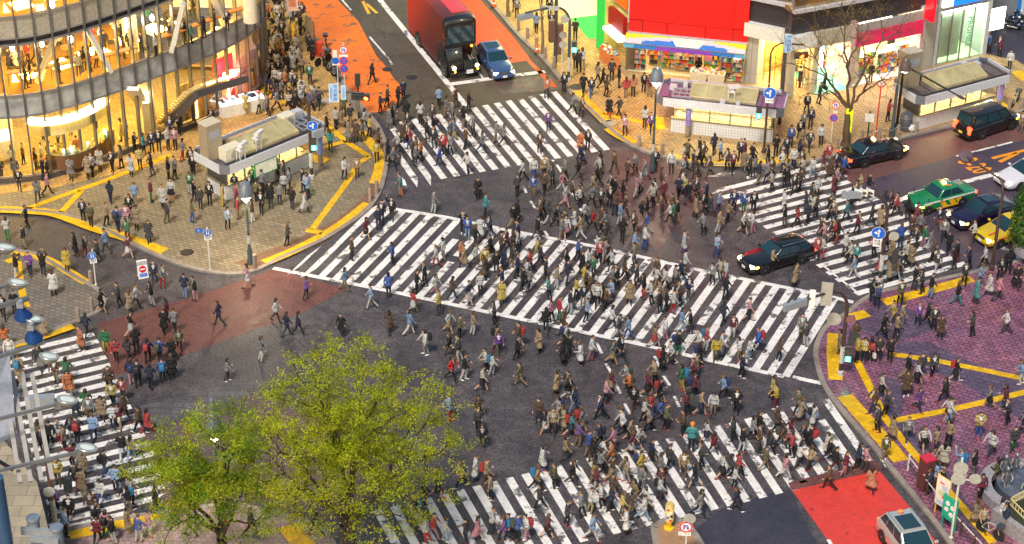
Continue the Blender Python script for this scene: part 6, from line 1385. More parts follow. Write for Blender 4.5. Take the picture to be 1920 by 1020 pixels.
M=facing(p)@Matrix.Translation((-.02,0,.5));a=MB();plate(a,M@Matrix.Translation((0,1.95,0)),.48,1.75,0,0);tag(a.build('tree_banner',mat('banner_chartreuse',(.55,.58,.01),.5,emis=(.7,.8,0),es=.12)),'yellow-green blank banner strapped to the bare tree trunk','banner')
p=G(270,523,.01);e=empty('sandwich_board',p,0,'white A-frame board with red no-entry disc standing in the side road','sign')
M=facing(p,10)@Matrix.Rotation(R(-14),4,'X');a=MB();plate(a,M@Matrix.Translation((0,.62,0)),.62,1.2,0,0);wb(a,'front_board',[sign_w],e)
a=MB();disc(a,M@Matrix.Translation((0,.62,0)),.22,.012,2);plate(a,M@Matrix.Translation((0,.62,0)),.32,.08,0,.018);plate(a,M@Matrix.Translation((0,1.04,0)),.44,.13,1,.012);text_mb('歩行者専用',.09,M@Matrix.Translation((0,1.04,.014)),.001,0,a);plate(a,M@Matrix.Translation((0,.26,0)),.46,.2,1,.012);text_mb('車両通行止',.085,M@Matrix.Translation((0,.26,.014)),.001,0,a);wb(a,'notice',SM,e)
M2=facing(p,10)@Matrix.Translation((0,0,-.42))@Matrix.Rotation(R(14),4,'X');a=MB();plate(a,M2@Matrix.Translation((0,.62,0)),.62,1.2,0,0);wb(a,'back_board',[sign_w],e)
# traffic island marker
p=G(1254,990,PZ);e=empty('marker_post',p,0,'fat yellow marker post covered in stickers on the traffic island','bollard');a=MB();a.lathe([(.26,0),(.26,.06),(.14,.1),(.14,.4),(.22,.5)],p,16);wb(a,'base',mat('marker_yellow',(.78,.48,.01),.4),e,True)
a=MB();a.lathe([(.22,.5),(.23,1.45),(.17,1.58),(0,1.62)],p,16);wb(a,'body',ground_mat('marker_sticker',(.80,.52,.02),(.75,.72,.6),rough=.4,speck=.2,patch=.8,bump=0),e,True)
a=MB();M=facing(p)
for x,y,c in ((-.08,.8,1),(.06,.62,2),(.08,1.1,0),(-.06,1.28,2),(.1,.9,4),(-.02,.98,0)): plate(a,M@Matrix.Translation((x,y,.225)),.13,.11,c,0)
wb(a,'stickers',SM,e)
# plaza furniture: railing, boards, red box, planter fountain
rp=[(1702,882),(1720,905),(1737,929),(1756,954),(1777,980),(1800,1005),(1825,1032),(1850,1060)];W_=[G(u,v,PZ) for u,v in rp]
e=empty('pavement_railing',W_[3],0,'brown and white pipe railing along the purple plaza kerb','railing')
for i,q in enumerate(W_):
    a=MB();a.tube([q,(q.x,q.y,PZ+.95)],.055,8);a.ellipsoid((q.x,q.y,PZ+.98),(.07,.07,.07),8);wb(a,'post',pole_w if i<1 else pole_d,e,True)
for z in (.45,.85):
    a=MB();a.tube([(q.x,q.y,PZ+z) for q in W_],.035,6);wb(a,'rail',mat('rail_white',(.6,.55,.5),.4) if z>.6 else pole_d,e,True)
p=G(1733,915,PZ);e=empty('utility_box',p,R(25),'maroon cabinet with bright red top behind the plaza railing','cabinet');a=MB();a.box((0,0,.95),(.62,.62,1.9));a.build('cabinet',mat('cabinet_maroon',(.11,.035,.035),.5),e,world=False);a=MB();a.box((0,0,1.93),(.66,.66,.06));a.build('lid',mat('lid_red',(.55,.02,.05),.4),e,world=False)
def board(u,v,w,h,lab,col,frm,marks):
    p=G(u,v,PZ);M=facing(p,-38);e=empty('notice_board',p,0,lab,'notice board');a=MB()
    for x in (-w/2+.04,w/2-.04): a.tube([M@Vector((x,0,0)),M@Vector((x,.7+h,0))],.04,6)
    wb(a,'legs',frm,e);a=MB();plate(a,M@Matrix.Translation((0,.65+h/2,.06)),w+.08,h+.08,0,0);wb(a,'frame',frm,e);a=MB();plate(a,M@Matrix.Translation((0,.65+h/2,.06)),w,h,0,.02)
    mm=[col]+[mat('print_%d'%i,c,.5) for i,c in enumerate(marks[1])]
    for x,y,ww,hh,c in marks[0]: plate(a,M@Matrix.Translation((x*w/2,.65+h/2+y*h/2,.06)),ww,hh,c+1,.026)
    wb(a,'sheet',mm,e)
board(1763,967,.85,1.75,'tall white map board in a yellow frame on the plaza railing',mat('board_cream',(.75,.73,.66),.5),mat('frame_yellow',(.72,.45,.03),.5),([(-.2,.6,.3,.1,0),(.2,.3,.3,.3,1),(-.2,-.1,.4,.3,2),(.25,-.3,.2,.2,0),(0,-.75,.6,.2,1)],[(.7,.1,.08),(.45,.55,.7),(.5,.6,.35)]))
board(1777,993,.9,1.35,'green notice board with four white discs, leaning on the plaza railing',mat('board_teal',(.01,.38,.24),.5),mat('frame_teal',(.02,.36,.22),.5),([],[]))
p=G(1777,993,PZ);M=facing(p,-38);a=MB()
for x,y in ((-.15,.25),(.18,.12),(-.2,-.12),(.12,-.32)): disc(a,M@Matrix.Translation((x,1.35+y,.10)),.14,0,0,14)
wb(a,'white_discs',[sign_w],[o for o in bpy.data.objects if o.name.startswith('notice_board')][-1])
for u,v,l in ((1855,1005,'pale bicycle chained to the plaza railing'),): bicycle(u,v,R(-45),l,mat('bike_pale',(.55,.52,.4),.4))
# round planter with small bronze figures
c=G(1921,925,PZ);pl=empty('fountain_planter',c,0,'curved stone bench ring around a domed bronze fountain at the right edge','fountain')
ring=mat('bench_stone',(.30,.28,.30),.5,var=.25);a=MB();N_=28;Ro,Ri=2.35,1.75
a.lathe([(Ri,0),(Ri,.5),(Ri,.52),(Ro,.52),(Ro,.5),(Ro,0)],c,48);wb(a,'bench_ring',ring,pl,True)
a=MB();a.lathe([(Ri-.01,.05),(1.6,.05),(1.5,.62),(1.2,.85),(.7,1.05),(0,1.12)],c,32);wb(a,'dome',mat('bronze_blue',(.20,.22,.27),.28,.7),pl,True)
for k,(an,rr_) in enumerate(((200,1.25),(150,1.2),(120,.9),(255,1.3))):
    x,y=c.x+math.cos(R(an))*rr_,c.y+math.sin(R(an))*rr_;a=MB();z=.75+PZ
    for s in (-1,1): a.tube([(x+s*.09,y,z),(x+s*.07,y,z+.5)],[.07,.09],8);a.tube([(x+s*.19,y,z+.85),(x+s*.3,y-.1,z+.6),(x+s*.2,y-.2,z+.45)],[.07,.055,.045],7)
    a.tube([(x,y,z+.45),(x,y,z+.7),(x,y,z+.95)],[.16,.17,.11],10);a.ellipsoid((x,y,z+1.13),(.13,.14,.16),12);a.ellipsoid((x,y-.14,z+1.12),(.03,.04,.03),6)
    wb(a,'bronze_child',mat('bronze_figure',(.26,.27,.30),.3,.75),pl,True)
c2=G(1915,1020,PZ);a=MB();a.box((c2.x+1.2,c2.y,PZ+.45),(2.2,5.5,.9),R(33));tag(a.build('stone_wall',ring),'low grey stone wall of the planter at the lower right corner','wall')
a=MB();a.box((c2.x+1.25,c2.y,PZ+.92),(1.7,5.0,.06),R(33));tag(a.build('soil',ground_mat('soil_dark',(.02,.028,.012),(.035,.04,.02),rough=.9,speck=.8)),kind='structure')
e=empty('planter_fence',c2,0,'cream ladder-like fence on the planter wall at the right edge','fence');F0=G(1893,948,PZ+.9);F1=G(1935,990,PZ+.9);F2=G(1925,930,PZ+.9)
for A_,B__ in ((F0,F1),(F0,F2)):
    for z in (.1,.45):
        a=MB();a.tube([A_+Vector((0,0,z)),B__+Vector((0,0,z))],.035,6);wb(a,'rail',mat('fence_cream',(.6,.5,.25),.5),e)
    for k in range(9):
        q=A_.lerp(B__,k/8);a=MB();a.tube([q+Vector((0,0,0)),q+Vector((0,0,.5))],.03,5);wb(a,'bar',mat('fence_cream',(.6,.5,.25),.5),e)
# white barrier at the right edge of the zebra
e=empty('crowd_barrier',G(1899,478,PZ),0,'white slanted barrier panel at the plaza edge below the round bush','barrier');p,q=G(1898,483,PZ),G(1960,520,PZ)
a=MB();a.panel(p+Vector((0,0,.35)),q+Vector((0,0,.35)),q+Vector((0,0,1.1)),p+Vector((0,0,1.1)),.06);wb(a,'panel',mat('barrier_white',(.66,.62,.66),.5),e);a=MB();a.tube([p,p+Vector((0,0,1.25))],.09,8);wb(a,'post',bol_m,e)
# ---------------------------------------------------------------- near-left sign gantry (high up, close to the camera)
gst=mat('gantry_steel',(.20,.21,.22),.4,.4);galu=mat('gantry_aluminium',(.42,.39,.36),.45,.3);gblue=mat('gantry_blue',(.05,.11,.22),.35,.2)
D0=66.0
gan=empty('sign_gantry',AT(20,800,D0),0,'rooftop sign frame with slatted aluminium screen, blue post and steel arms, lower left','sign frame')
def A2(u,v,dd=0): return AT(u,v,D0+dd)
a=MB();a.panel(A2(-60,690,0),A2(8,660,1.2),A2(20,806,1.0),A2(-60,850,0),.25);wb(a,'panel',mat('panel_lilac',(.34,.36,.43),.4),gan)
a=MB();a.panel(A2(-60,850,-.05),A2(22,806,.95),A2(22,812,.95),A2(-60,858,-.05),.35);wb(a,'panel_edge',sig_grey,gan)
for k in range(4):
    u0=18+k*19;a=MB();a.beam(A2(u0-15,690+k*4,2),A2(u0+20+k*1,905-k*2,-.5),.14,.08);wb(a,'slat',galu,gan)
for (u0,v0,u1,v1,w) in ((-60,556,22,533,.09),(-60,590,54,559,.13),(-60,687,84,641,.11),(-60,800,104,759,.09),(-60,896,143,849,.09)):
    a=MB();a.beam(A2(u0,v0,-1),A2(u1,v1,0),w,w);wb(a,'arm',gst if w<.2 else galu,gan)
a=MB();a.beam(A2(-60,830,-.4),A2(25,881,-.2),.09,.09);wb(a,'stay',black,gan)
bp0=A2(-6,860,-1);bp1=A2(26,1040,-1);dv=(bp1-bp0).normalized()
a=MB();q=AT(10,1000,D0-1);a.tube([(q.x+.1,q.y-.3,2),(q.x-.12,q.y+.2,q.z+2.0)],.25,14);wb(a,'post',gblue,gan,True)
for u,v in ((62,972),(106,990)):
    q=AT(u,v,D0);a=MB();a.tube([(q.x,q.y,1.5),(q.x,q.y,q.z)],.19,12);a.lathe([(.21,-.06),(.23,.0),(.21,.06),(0,.09)],q,14);wb(a,'stub_post',mat('stub_grey',(.22,.26,.33),.4,.3),gan,True)
a=MB();a.beam(AT(40,995,D0),AT(106,1000,D0),.12,.25);a.beam(AT(55,1010,D0),AT(110,1016,D0),.1,.2);wb(a,'cross_rail',sig_grey,gan)
# podium deck below it
dk0=[(-80,800),(0,820),(20,840),(70,905),(95,1010),(110,1060),(40,1120),(-80,1120)]
a=MB();P_=[G(u,v,5.2) for u,v in dk0];a.prism([(p.x,p.y) for p in P_],.0,5.2);pd=tag(a.build('station_canopy',ground_mat('deck_tile',(.36,.30,.21),(.28,.235,.175),rough=.7,speck=.2,patch=.3,tile=(1.0,.8))),'low tan roof deck below the slatted frame at the lower left','canopy roof')
# floodlights : dishes facing up, blue bells facing down
def dish(u,v,w,lab):
    p=AT(u,v,D0);e=empty('floodlight',p,0,lab,'floodlight','floodlights on the sign gantry');r=w/2/FPX*D0
    T=Matrix.Translation(p)@Matrix.Rotation(R(-14),4,'X')@Matrix.Rotation(R(12),4,'Y')
    a=MB();a.lathe([(0,-.22),(r*.45,-.20),(r*.8,-.10),(r,0),(r*1.04,.02),(r*1.0,.04)],n=24,M=T);wb(a,'bowl',mat('lamp_bowl',(.34,.34,.33),.35,.4),e,True)
    a=MB();a.lathe([(r*.96,.025),(r*.5,.05),(0,.06)],n=24,M=T);wb(a,'lens',mat('lamp_lens',(.72,.74,.68),.12,var=.08),e,True)
    a=MB();a.box(p+Vector((-r*.9,.0,-.2)),(.22,.18,.2));wb(a,'bracket',gst,e)
def bell(u,v,lab,s=1.0):
    p=AT(u,v,D0-.2);e=empty('floodlight',p,0,lab,'floodlight','floodlights on the sign gantry');T=Matrix.Translation(p)@Matrix.Rotation(R(20),4,'X')
    a=MB();a.lathe([(.10*s,.40*s),(.14*s,.30*s),(.22*s,.10*s),(.34*s,-.12*s),(.36*s,-.18*s),(.33*s,-.18*s)],n=22,M=T);wb(a,'shade',mat('bell_sky_tint',(.03,.10,.34),.18,.5),e,True)  # blue of the shade is the sky's reflection painted into its colour
    a=MB();a.tube([T@Vector((0,0,.38*s)),T@Vector((.05,0,.75*s))],.06,8);a.box(T@Vector((0,0,.5*s)),(.2,.16,.2));wb(a,'bracket',mat('bracket_steel',(.38,.42,.47),.35,.5),e)
for u,v,w,l in ((10,464,38,'pale dish floodlight at the left edge, topmost'),(33,530,38,'pale dish floodlight on the second arm from the top'),(62,598,38,'pale dish floodlight on the arm above the left zebra'),(92,669,38,'pale dish floodlight above the top of the left zebra'),(126,750,40,'pale dish floodlight over the middle of the left zebra'),(163,840,40,'pale dish floodlight farthest out over the left zebra')): dish(u,v,w,l)
for u,v,l in ((42,586,'blue bell floodlight hanging between the second and third dishes'),(62,628,'blue bell floodlight hanging just under the third dish')): bell(u,v,l,.82)
# ================================================================= trees
def tree(name,base,fork,C,RAD,label,npts,leaf_n,leaf_s,leafmats,seed=1,trunk_r=.3,bark=None,clump=.45,group=None,z0=PZ,shell=.5,twig=.012,flat=0.0,nmain=5):
    """trunk from base to fork point; limbs reach points spread through an uneven ellipsoid crown C,RAD"""
    rnd=random.Random(seed);b=G(*base,z0);root=empty(name,b,0,label,'tree',group);mb=MB();tips=[]
    lob=[(rnd.uniform(0,6.28),rnd.uniform(-.6,.9),rnd.uniform(.05,.22)) for _ in range(9)]
    P=[]
    while len(P)<npts:
        d=Vector((rnd.gauss(0,1),rnd.gauss(0,1),rnd.gauss(0,1))).normalized()
        if d.z<-.78: continue
        k=1.0
        for az,el,am in lob:
            q=Vector((math.cos(az)*math.cos(el),math.sin(az)*math.cos(el),math.sin(el)));k+=am*(max(0,d.dot(q))**6)*(1 if am>.1 else -1.2)
        r=(rnd.random()**(1-shell*.75))*k*.93
        P.append(Vector((C[0]+d.x*RAD[0]*r,C[1]+d.y*RAD[1]*r,C[2]+d.z*RAD[2]*r)))
    def limb(a,c,ra,rc,dirn,n=5,wob=.07):
        L=(c-a).length;pts=[];rad=[];m1=a+dirn*L*.45
        for i in range(n+1):
            t=i/n;p=a*(1-t)**2+m1*2*t*(1-t)+c*t*t
            if 0<i<n: p=p+Vector((rnd.gauss(0,1),rnd.gauss(0,1),rnd.gauss(0,1)))*L*wob*.4
            pts.append(p);rad.append(ra+(rc-ra)*t)
        mb.tube(pts,rad,8 if ra>.08 else 5 if ra>.03 else 3,cap=False);return (pts[-1]-pts[-2]).normalized()
    def kmeans(S,k):
        cs=rnd.sample(S,k)
        for _ in range(5):
            g=[[] for _ in cs]
            for p in S: g[min(range(k),key=lambda i:(p-cs[i]).length_squared)].append(p)
            cs=[sum(q,Vector((0,0,0)))/len(q) if q else c for q,c in zip(g,cs)]
        return [q for q in g if q]
    def rad_of(n): return max(twig,trunk_r*.82*(n/npts)**.48)
    def grow(p,S,dirn,lev):
        if len(S)<=3:
            for q in S:
                limb(p,q,rad_of(1)*1.15,twig*.5,dirn,3,.12);tips.append((q,(q-p).normalized(),(q-p).length))
            return
        for g in kmeans(S,min(len(S),nmain if lev==0 else rnd.choice([2,3,3]))):
            c=sum(g,Vector((0,0,0)))/len(g);t=.5 if lev==0 else rnd.uniform(.42,.62);e=p.lerp(c,t)
            r0=rad_of(len(g));dd=(dirn*.55+(e-p).normalized()).normalized()
            nd=limb(p,e,r0*1.15,r0*.85,dd,5 if lev<3 else 3);grow(e,g,nd,lev+1)
    F=Vector(fork);td=limb(b,F,trunk_r*1.25,trunk_r*.95,Vector((0,0,1)),5,.03)
    mb.tube([b+Vector((0,0,-.1)),b+Vector((0,0,.35))],[trunk_r*1.9,trunk_r*1.25],10,cap=False)
    grow(F,P,Vector((0,0,1)),0)
    wb(mb,'trunk',bark or mat('bark_dark',(.045,.032,.026),.85,var=.4,scale=12),root,True)
    lm=MB();nm=len(leafmats);cl=[rnd.random() for _ in tips]
    for i in range(leaf_n):
        k=rnd.randrange(len(tips));t,dv,L=tips[k]
        if t.z<C[2]-.1*RAD[2] and rnd.random()<.5: continue
        p=t-dv*(rnd.random()-.12)*min(L,1.2)+Vector((rnd.gauss(0,1),rnd.gauss(0,1),rnd.gauss(0,.42)))*clump*.5
        s=leaf_s*rnd.uniform(.6,1.35);n=Vector((rnd.gauss(0,1),rnd.gauss(0,1),rnd.gauss(.5,.9))).normalized();x=n.orthogonal().normalized();a_=rnd.uniform(0,6.28);y=n.cross(x);x,y=x*math.cos(a_)+y*math.sin(a_),y*math.cos(a_)-x*math.sin(a_)
        lm.add([p-x*s*.55,p+y*s*.2,p+x*s*.6,p-y*s*.2],[(0,1,2,3)],min(nm-1,int(max(0,min(.999,cl[k]*.75+rnd.uniform(-.08,.26)))*nm)))
    if leaf_n:
        me=bpy.data.meshes.new('crown');me.from_pydata([tuple(v) for v in lm.v],[],lm.f)
        for m_ in leafmats: me.materials.append(m_)
        me.polygons.foreach_set('material_index',lm.m);o=bpy.data.objects.new('crown',me);COL.objects.link(o);o.parent=root;o.matrix_parent_inverse=Matrix.Translation(-b)
    return root
def leafm(n,c,tr=.48):
    m,nt,b=_new(n);N=nt.nodes;L=nt.links;g=N.new('ShaderNodeNewGeometry');no=N.new('ShaderNodeTexNoise');no.inputs['Scale'].default_value=.9;L.new(g.outputs['Position'],no.inputs['Vector'])
    mr=N.new('ShaderNodeMapRange');mr.inputs[1].default_value=.3;mr.inputs[2].default_value=.7;mr.inputs[3].default_value=.65;mr.inputs[4].default_value=1.3;L.new(no.outputs[0],mr.inputs[0]);v=N.new('ShaderNodeVectorMath');v.operation='SCALE';v.inputs[0].default_value=c;L.new(mr.outputs[0],v.inputs['Scale']);L.new(v.outputs[0],b.inputs['Base Color'])
    b.inputs['Roughness'].default_value=.55
    t=N.new('ShaderNodeBsdfTranslucent');L.new(v.outputs[0],t.inputs[0]);x=N.new('ShaderNodeMixShader');x.inputs[0].default_value=tr;L.new(b.outputs[0],x.inputs[1]);L.new(t.outputs[0],x.inputs[2]);L.new(x.outputs[0],N['Material Output'].inputs[0]);return m
zel=[leafm('leaf_olive',(.23,.27,.008)),leafm('leaf_lime',(.38,.45,.010)),leafm('leaf_yellowgreen',(.50,.55,.012)),leafm('leaf_gold',(.52,.50,.014))]
def crown_c(u,v,base,dy=0.0):
    """crown centre above a base point so that it shows at pixel u,v"""
    b=G(*base,PZ);r=ray(u,v);t=(b.y+dy)/r.y;return EYE+r*t
bz=(655,1085);c=crown_c(650,850,bz);f=crown_c(650,985,bz)
tree('zelkova_tree',bz,f,c,(5.6,5.0,6.0),'large airy yellow-green tree in front of the lower zebra crossing',900,68000,.125,zel,seed=5,trunk_r=.36,clump=.40,nmain=7,twig=.015)
cam_l=[leafm('leaf_deep',(.13,.24,.010)),leafm('leaf_fresh',(.25,.36,.012)),leafm('leaf_bright',(.38,.45,.014)),leafm('leaf_rust',(.44,.40,.015))]
bz=(425,1120);c=crown_c(385,905,bz);f=crown_c(415,1010,bz)
tree('camphor_tree',bz,f,c,(3.7,3.5,4.3),'smaller leafy green tree with orange-tinged tips at the lower left',260,34000,.135,cam_l,seed=12,trunk_r=.26,clump=.50,nmain=5,twig=.016)
bare=[leafm('leaf_amber',(.34,.22,.02)),leafm('leaf_straw',(.38,.28,.03))]
bz=(1586,272);c=crown_c(1590,95,bz);f=crown_c(1590,212,bz)
tree('bare_tree',bz,f,c,(5.2,4.0,5.2),'bare spreading street tree with a few amber leaves before the crimson sign',430,5200,.085,bare,seed=21,trunk_r=.24,clump=.35,nmain=5,twig=.013,shell=.7,bark=mat('bark_warm_lit',(.10,.065,.035),.85,var=.4,scale=12))  # separate bark colour with the warm light on the twigs painted in
bz=(1017,100);c=crown_c(1012,-40,bz);f=crown_c(1016,40,bz)
tree('young_tree',bz,f,c,(1.5,1.5,2.6),'thin young street tree with pale trunk among the bollards',50,700,.13,zel[:2],seed=9,trunk_r=.10,nmain=3,bark=mat('bark_pale',(.2,.15,.08),.8))
bz=(953,30);c=crown_c(952,-100,bz);f=crown_c(953,-30,bz)
tree('young_tree',bz,f,c,(1.5,1.5,2.4),'thin young street tree at the very top beside the orange cone',50,500,.13,zel[:2],seed=8,trunk_r=.11,nmain=3,bark=mat('bark_pale',(.2,.15,.08),.8))
# round bush at the right edge: conical clipped tree
rnd=random.Random(4);b=G(1921,492,PZ);e=empty('clipped_tree',b,0,'dense round-topped green bush cut by the right frame edge','tree');H_=HZ(1921,492,332,PZ);a=MB();a.tube([b,b+Vector((0,0,H_*.5)),b+Vector((0,0,H_*.9))],[.16,.12,.04],8);wb(a,'trunk',mat('bark_dark',(.045,.032,.026),.85),e)
a=MB()
for i in range(9000):
    t=rnd.random()**.8;z=.25*H_+t*.75*H_;rr_=1.15*(1-((t-.35)/.68)**2)**.5 if abs((t-.35)/.68)<1 else .05
    an=rnd.uniform(0,6.28);k=rnd.uniform(.72,1.06)*(1+.10*math.sin(an*5+z*3)+.07*math.sin(an*9-z*5));p=Vector((b.x+math.cos(an)*rr_*k,b.y+math.sin(an)*rr_*k,z));s=rnd.uniform(.08,.17)
    n=Vector((math.cos(an)+rnd.gauss(0,.7),math.sin(an)+rnd.gauss(0,.7),.5+rnd.gauss(0,.7))).normalized();x=n.orthogonal().normalized();y=n.cross(x);a.add([p-x*s*.6,p+y*s*.35,p+x*s*.6,p-y*s*.35],[(0,1,2,3)],rnd.choice([0,0,1]))
me=bpy.data.meshes.new('crown');me.from_pydata([tuple(v) for v in a.v],[],a.f)
for m_ in (leafm('leaf_bush_deep',(.025,.085,.008),.2),leafm('leaf_bush',(.06,.16,.012),.2)): me.materials.append(m_)
me.polygons.foreach_set('material_index',a.m);o=bpy.data.objects.new('crown',me);COL.objects.link(o);o.parent=e;o.matrix_parent_inverse=Matrix.Translation(-b)
# ================================================================= people
PC=dict(k=((.012,.012,.015),'black'),n=((.018,.028,.085),'navy'),b=((.02,.10,.48),'blue'),l=((.24,.40,.66),'light blue'),g=((.24,.24,.25),'grey'),d=((.055,.055,.062),'charcoal'),w=((.66,.65,.63),'white'),c=((.60,.52,.40),'cream'),t=((.40,.27,.13),'tan'),y=((.66,.47,.02),'yellow'),o=((.68,.17,.02),'orange'),r=((.58,.015,.02),'red'),m=((.20,.012,.035),'maroon'),p=((.64,.24,.32),'pink'),u=((.20,.06,.36),'purple'),a=((.02,.33,.36),'teal'),v=((.02,.24,.08),'green'),h=((.15,.14,.05),'olive'),e=((.14,.07,.035),'brown'))
def attrm(n,prop,rough=.8,var=.3,sc=14):
    m,nt,b=_new(n);N=nt.nodes;L=nt.links;at=N.new('ShaderNodeAttribute');at.attribute_type='OBJECT';at.attribute_name=prop
    tc=N.new('ShaderNodeTexCoord');no=N.new('ShaderNodeTexNoise');no.inputs['Scale'].default_value=sc;L.new(tc.outputs['Object'],no.inputs[0]);mr=N.new('ShaderNodeMapRange');mr.inputs[1].default_value=.3;mr.inputs[2].default_value=.7;mr.inputs[3].default_value=1-var;mr.inputs[4].default_value=1+var;L.new(no.outputs[0],mr.inputs[0])
    v=N.new('ShaderNodeVectorMath');v.operation='SCALE';L.new(at.outputs['Vector'],v.inputs[0]);L.new(mr.outputs[0],v.inputs['Scale']);L.new(v.outputs[0],b.inputs['Base Color']);b.inputs['Roughness'].default_value=rough;return m
pm_skin=attrm('skin','tone',.55,.08);pm_top=attrm('cloth_top','top');pm_bot=attrm('cloth_bottom','bottom');pm_shoe=attrm('shoe','shoes',.5);pm_hair=attrm('hair','hair',.5,.35,30);pm_pack=attrm('pack_cloth','pack',.6);pm_in=attrm('shirt','shirt',.8)
pm_eye=mat('eye_dark',(.01,.008,.008),.3)
def capdist(p,a,b,ra,rb):
    ab=b-a;t=max(0,min(1,(p-a).dot(ab)/max(1e-9,ab.length_squared)));return (p-a-ab*t).length-(ra+(rb-ra)*t)
POSES={}
def make_pose(key,legs,arms,garm,headtilt=0.0,sit=False,lean=0.0):
    V=Vector;caps=[];sh=1.40;hip=.90
    def cap(a,b,ra,rb,t): caps.append((V(a),V(b),ra,rb,t))
    dz=-.42 if sit else 0
    lf=lambda x,z: x+lean*(z-.9)
    # torso
    jk=.018 if garm!='D' else .004
    cap((0,-.055,.93+dz),(0,.055,.93+dz),.115,.115,2 if garm!='C' else 1)
    cap((lf(0,1.0),-.04,1.02+dz),(lf(0,1.0),.04,1.02+dz),.105+jk,.105+jk,1)
    cap((lf(.005,1.2),-.065,1.20+dz),(lf(.005,1.2),.065,1.20+dz),.112+jk,.112+jk,1)
    cap((lf(0,1.34),-.115,1.345+dz),(lf(0,1.34),.115,1.345+dz),.082+jk,.082+jk,1)
    if garm!='D': cap((0,-.06,.90+dz),(0,.06,.90+dz),.125+jk,.125+jk,1)
    nx=lf(0,1.45);cap((nx,0,1.38+dz),(nx+.015,0,1.50+dz),.056,.05,0)
    hx=nx+.03+.07*headtilt;hz=1.585+dz-.025*headtilt
    cap((hx-.012,0,hz+.02),(hx+.018,0,hz-.045),.088,.066,0)
    # legs: each (thigh angle, knee bend)
    lt=0 if garm=='D' else 2
    for s,(th,kn) in zip((1,-1),legs):
        h=V((0,s*.085,hip+dz));k=h+V((math.sin(th),0,-math.cos(th)))*.42;a2=th-kn;f=k+V((math.sin(a2),0,-math.cos(a2)))*.405
        cap(h,k,.088,.062,2 if garm!='D' else 0);cap(k,f,.060,.040 if garm=='D' else .046,lt)
        ft=V((math.cos(-a2*.7)*.16,0,math.sin(a2*.7)*.10));cap(f+V((-.02,0,-.035)),f+ft+V((0,s*.01,-.045)),.042,.036,3)
    if garm=='C':
        for k in range(7):
            z=.90-.06*k;rr=.10+.010*k;sp=.06+.012*k;st=(math.sin(legs[0][0])-math.sin(legs[1][0]))*.03*k
            cap((-st-.0,-sp,z+dz),(st*.4,sp,z+dz),rr,rr,1)
    if garm=='D':
        for k in range(6):
            z=.93-.06*k;rr=.105+.012*k;sp=.055+.010*k
            cap((0,-sp,z+dz),(0,sp,z+dz),rr,rr,2)
    hands=[]
    for s,(e,w) in zip((1,-1),arms):
        S=V((lf(0,1.38),s*.175,1.375+dz));E=V((e[0],s*e[1],e[2]+dz));W=V((w[0],s*w[1],w[2]+dz))
        cap(S,E,.060,.048,1);cap(E,W,.048,.036,1);d=(W-E).normalized();cap(W,W+d*.075,.032,.030,0);hands.append((W+d*.06,d,s))
    mb=MB()
    for a,b,ra,rb,t in caps:
        d=b-a;n=d.length;tt=d.normalized() if n>1e-6 else V((0,0,1));o=tt.orthogonal().normalized();o2=tt.cross(o);rings=[]
        for fr in (-.98,-.75,-.4,0): 
            q=a+tt*ra*fr;r=ra*math.sqrt(max(.02,1-fr*fr));rings.append([q+(o*math.cos(x)+o2*math.sin(x))*r for x in [2*math.pi*i/12 for i in range(12)]])
        for fr in (0,.4,.75,.98):
            q=b+tt*rb*fr;r=rb*math.sqrt(max(.02,1-fr*fr));rings.append([q+(o*math.cos(x)+o2*math.sin(x))*r for x in [2*math.pi*i/12 for i in range(12)]])
        mb.loft(rings)
    me=mb.mesh('body',[pm_skin]);o=bpy.data.objects.new('body',me);COL.objects.link(o)
    m=o.modifiers.new('r','REMESH');m.mode='VOXEL';m.voxel_size=.016;m=o.modifiers.new('s','SMOOTH');m.factor=.5;m.iterations=3;m=o.modifiers.new('d','DECIMATE');m.ratio=.38
    bpy.context.view_layer.update();dg=bpy.context.evaluated_depsgraph_get();bm_=bpy.data.meshes.new_from_object(o.evaluated_get(dg));bpy.data.objects.remove(o)
    B=MB();B.add([v.co.copy() for v in bm_.vertices],[tuple(p.vertices) for p in bm_.polygons],0)
    for i,p in enumerate(bm_.polygons):
        c=p.center;best=min(caps,key=lambda q:capdist(c,q[0],q[1],q[2],q[3]));t=best[4]
        if t==1 and garm=='J' and abs(c.y)<.045 and c.x>nx+.05 and 1.12+dz<c.z<1.42+dz: t=5
        B.m[i]=t
    bpy.data.meshes.remove(bm_)
    for W,d,s in hands:   # fingers: four of different length, and a thumb from the side of the palm
        side=d.cross(V((0,s,0)));side=side.normalized() if side.length>.1 else V((1,0,0));
        for k,(off,L) in enumerate(((-.024,.062),(-.008,.075),(.009,.070),(.024,.054))):
            p=W+side*off+d*.02;q=p+d*L*.55;cl=V((0,-s,0))*.018
            B.tube([p,q,q+d*L*.4+cl],[.0095,.009,.007],5,0)
        p=W+side*.028-d*.015;B.tube([p,p+side*.025+d*.022,p+side*.03+d*.05+V((0,-s*.012,0))],[.011,.010,.008],5,0)
    for y in (-.03,.03): B.ellipsoid((hx+.088,y,hz+.005),(.008,.012,.007),6,4);B.ellipsoid((hx,y*2.75,hz-.005),(.022,.010,.030),6,0)
    B.ellipsoid((hx+.096,0,hz-.022),(.016,.012,.020),6,0);B.ellipsoid((hx+.078,0,hz-.062),(.008,.020,.006),6,4)
    mesh=B.mesh('person_'+key,[pm_skin,pm_top,pm_bot,pm_shoe,pm_eye,pm_in],True,60)
    zmin=min(v.co.z for v in mesh.vertices)
    if not sit:
        for v in mesh.vertices: v.co.z-=zmin
        hz-=zmin
    POSES[key]=(mesh,(hx,0,hz),len(caps));return mesh
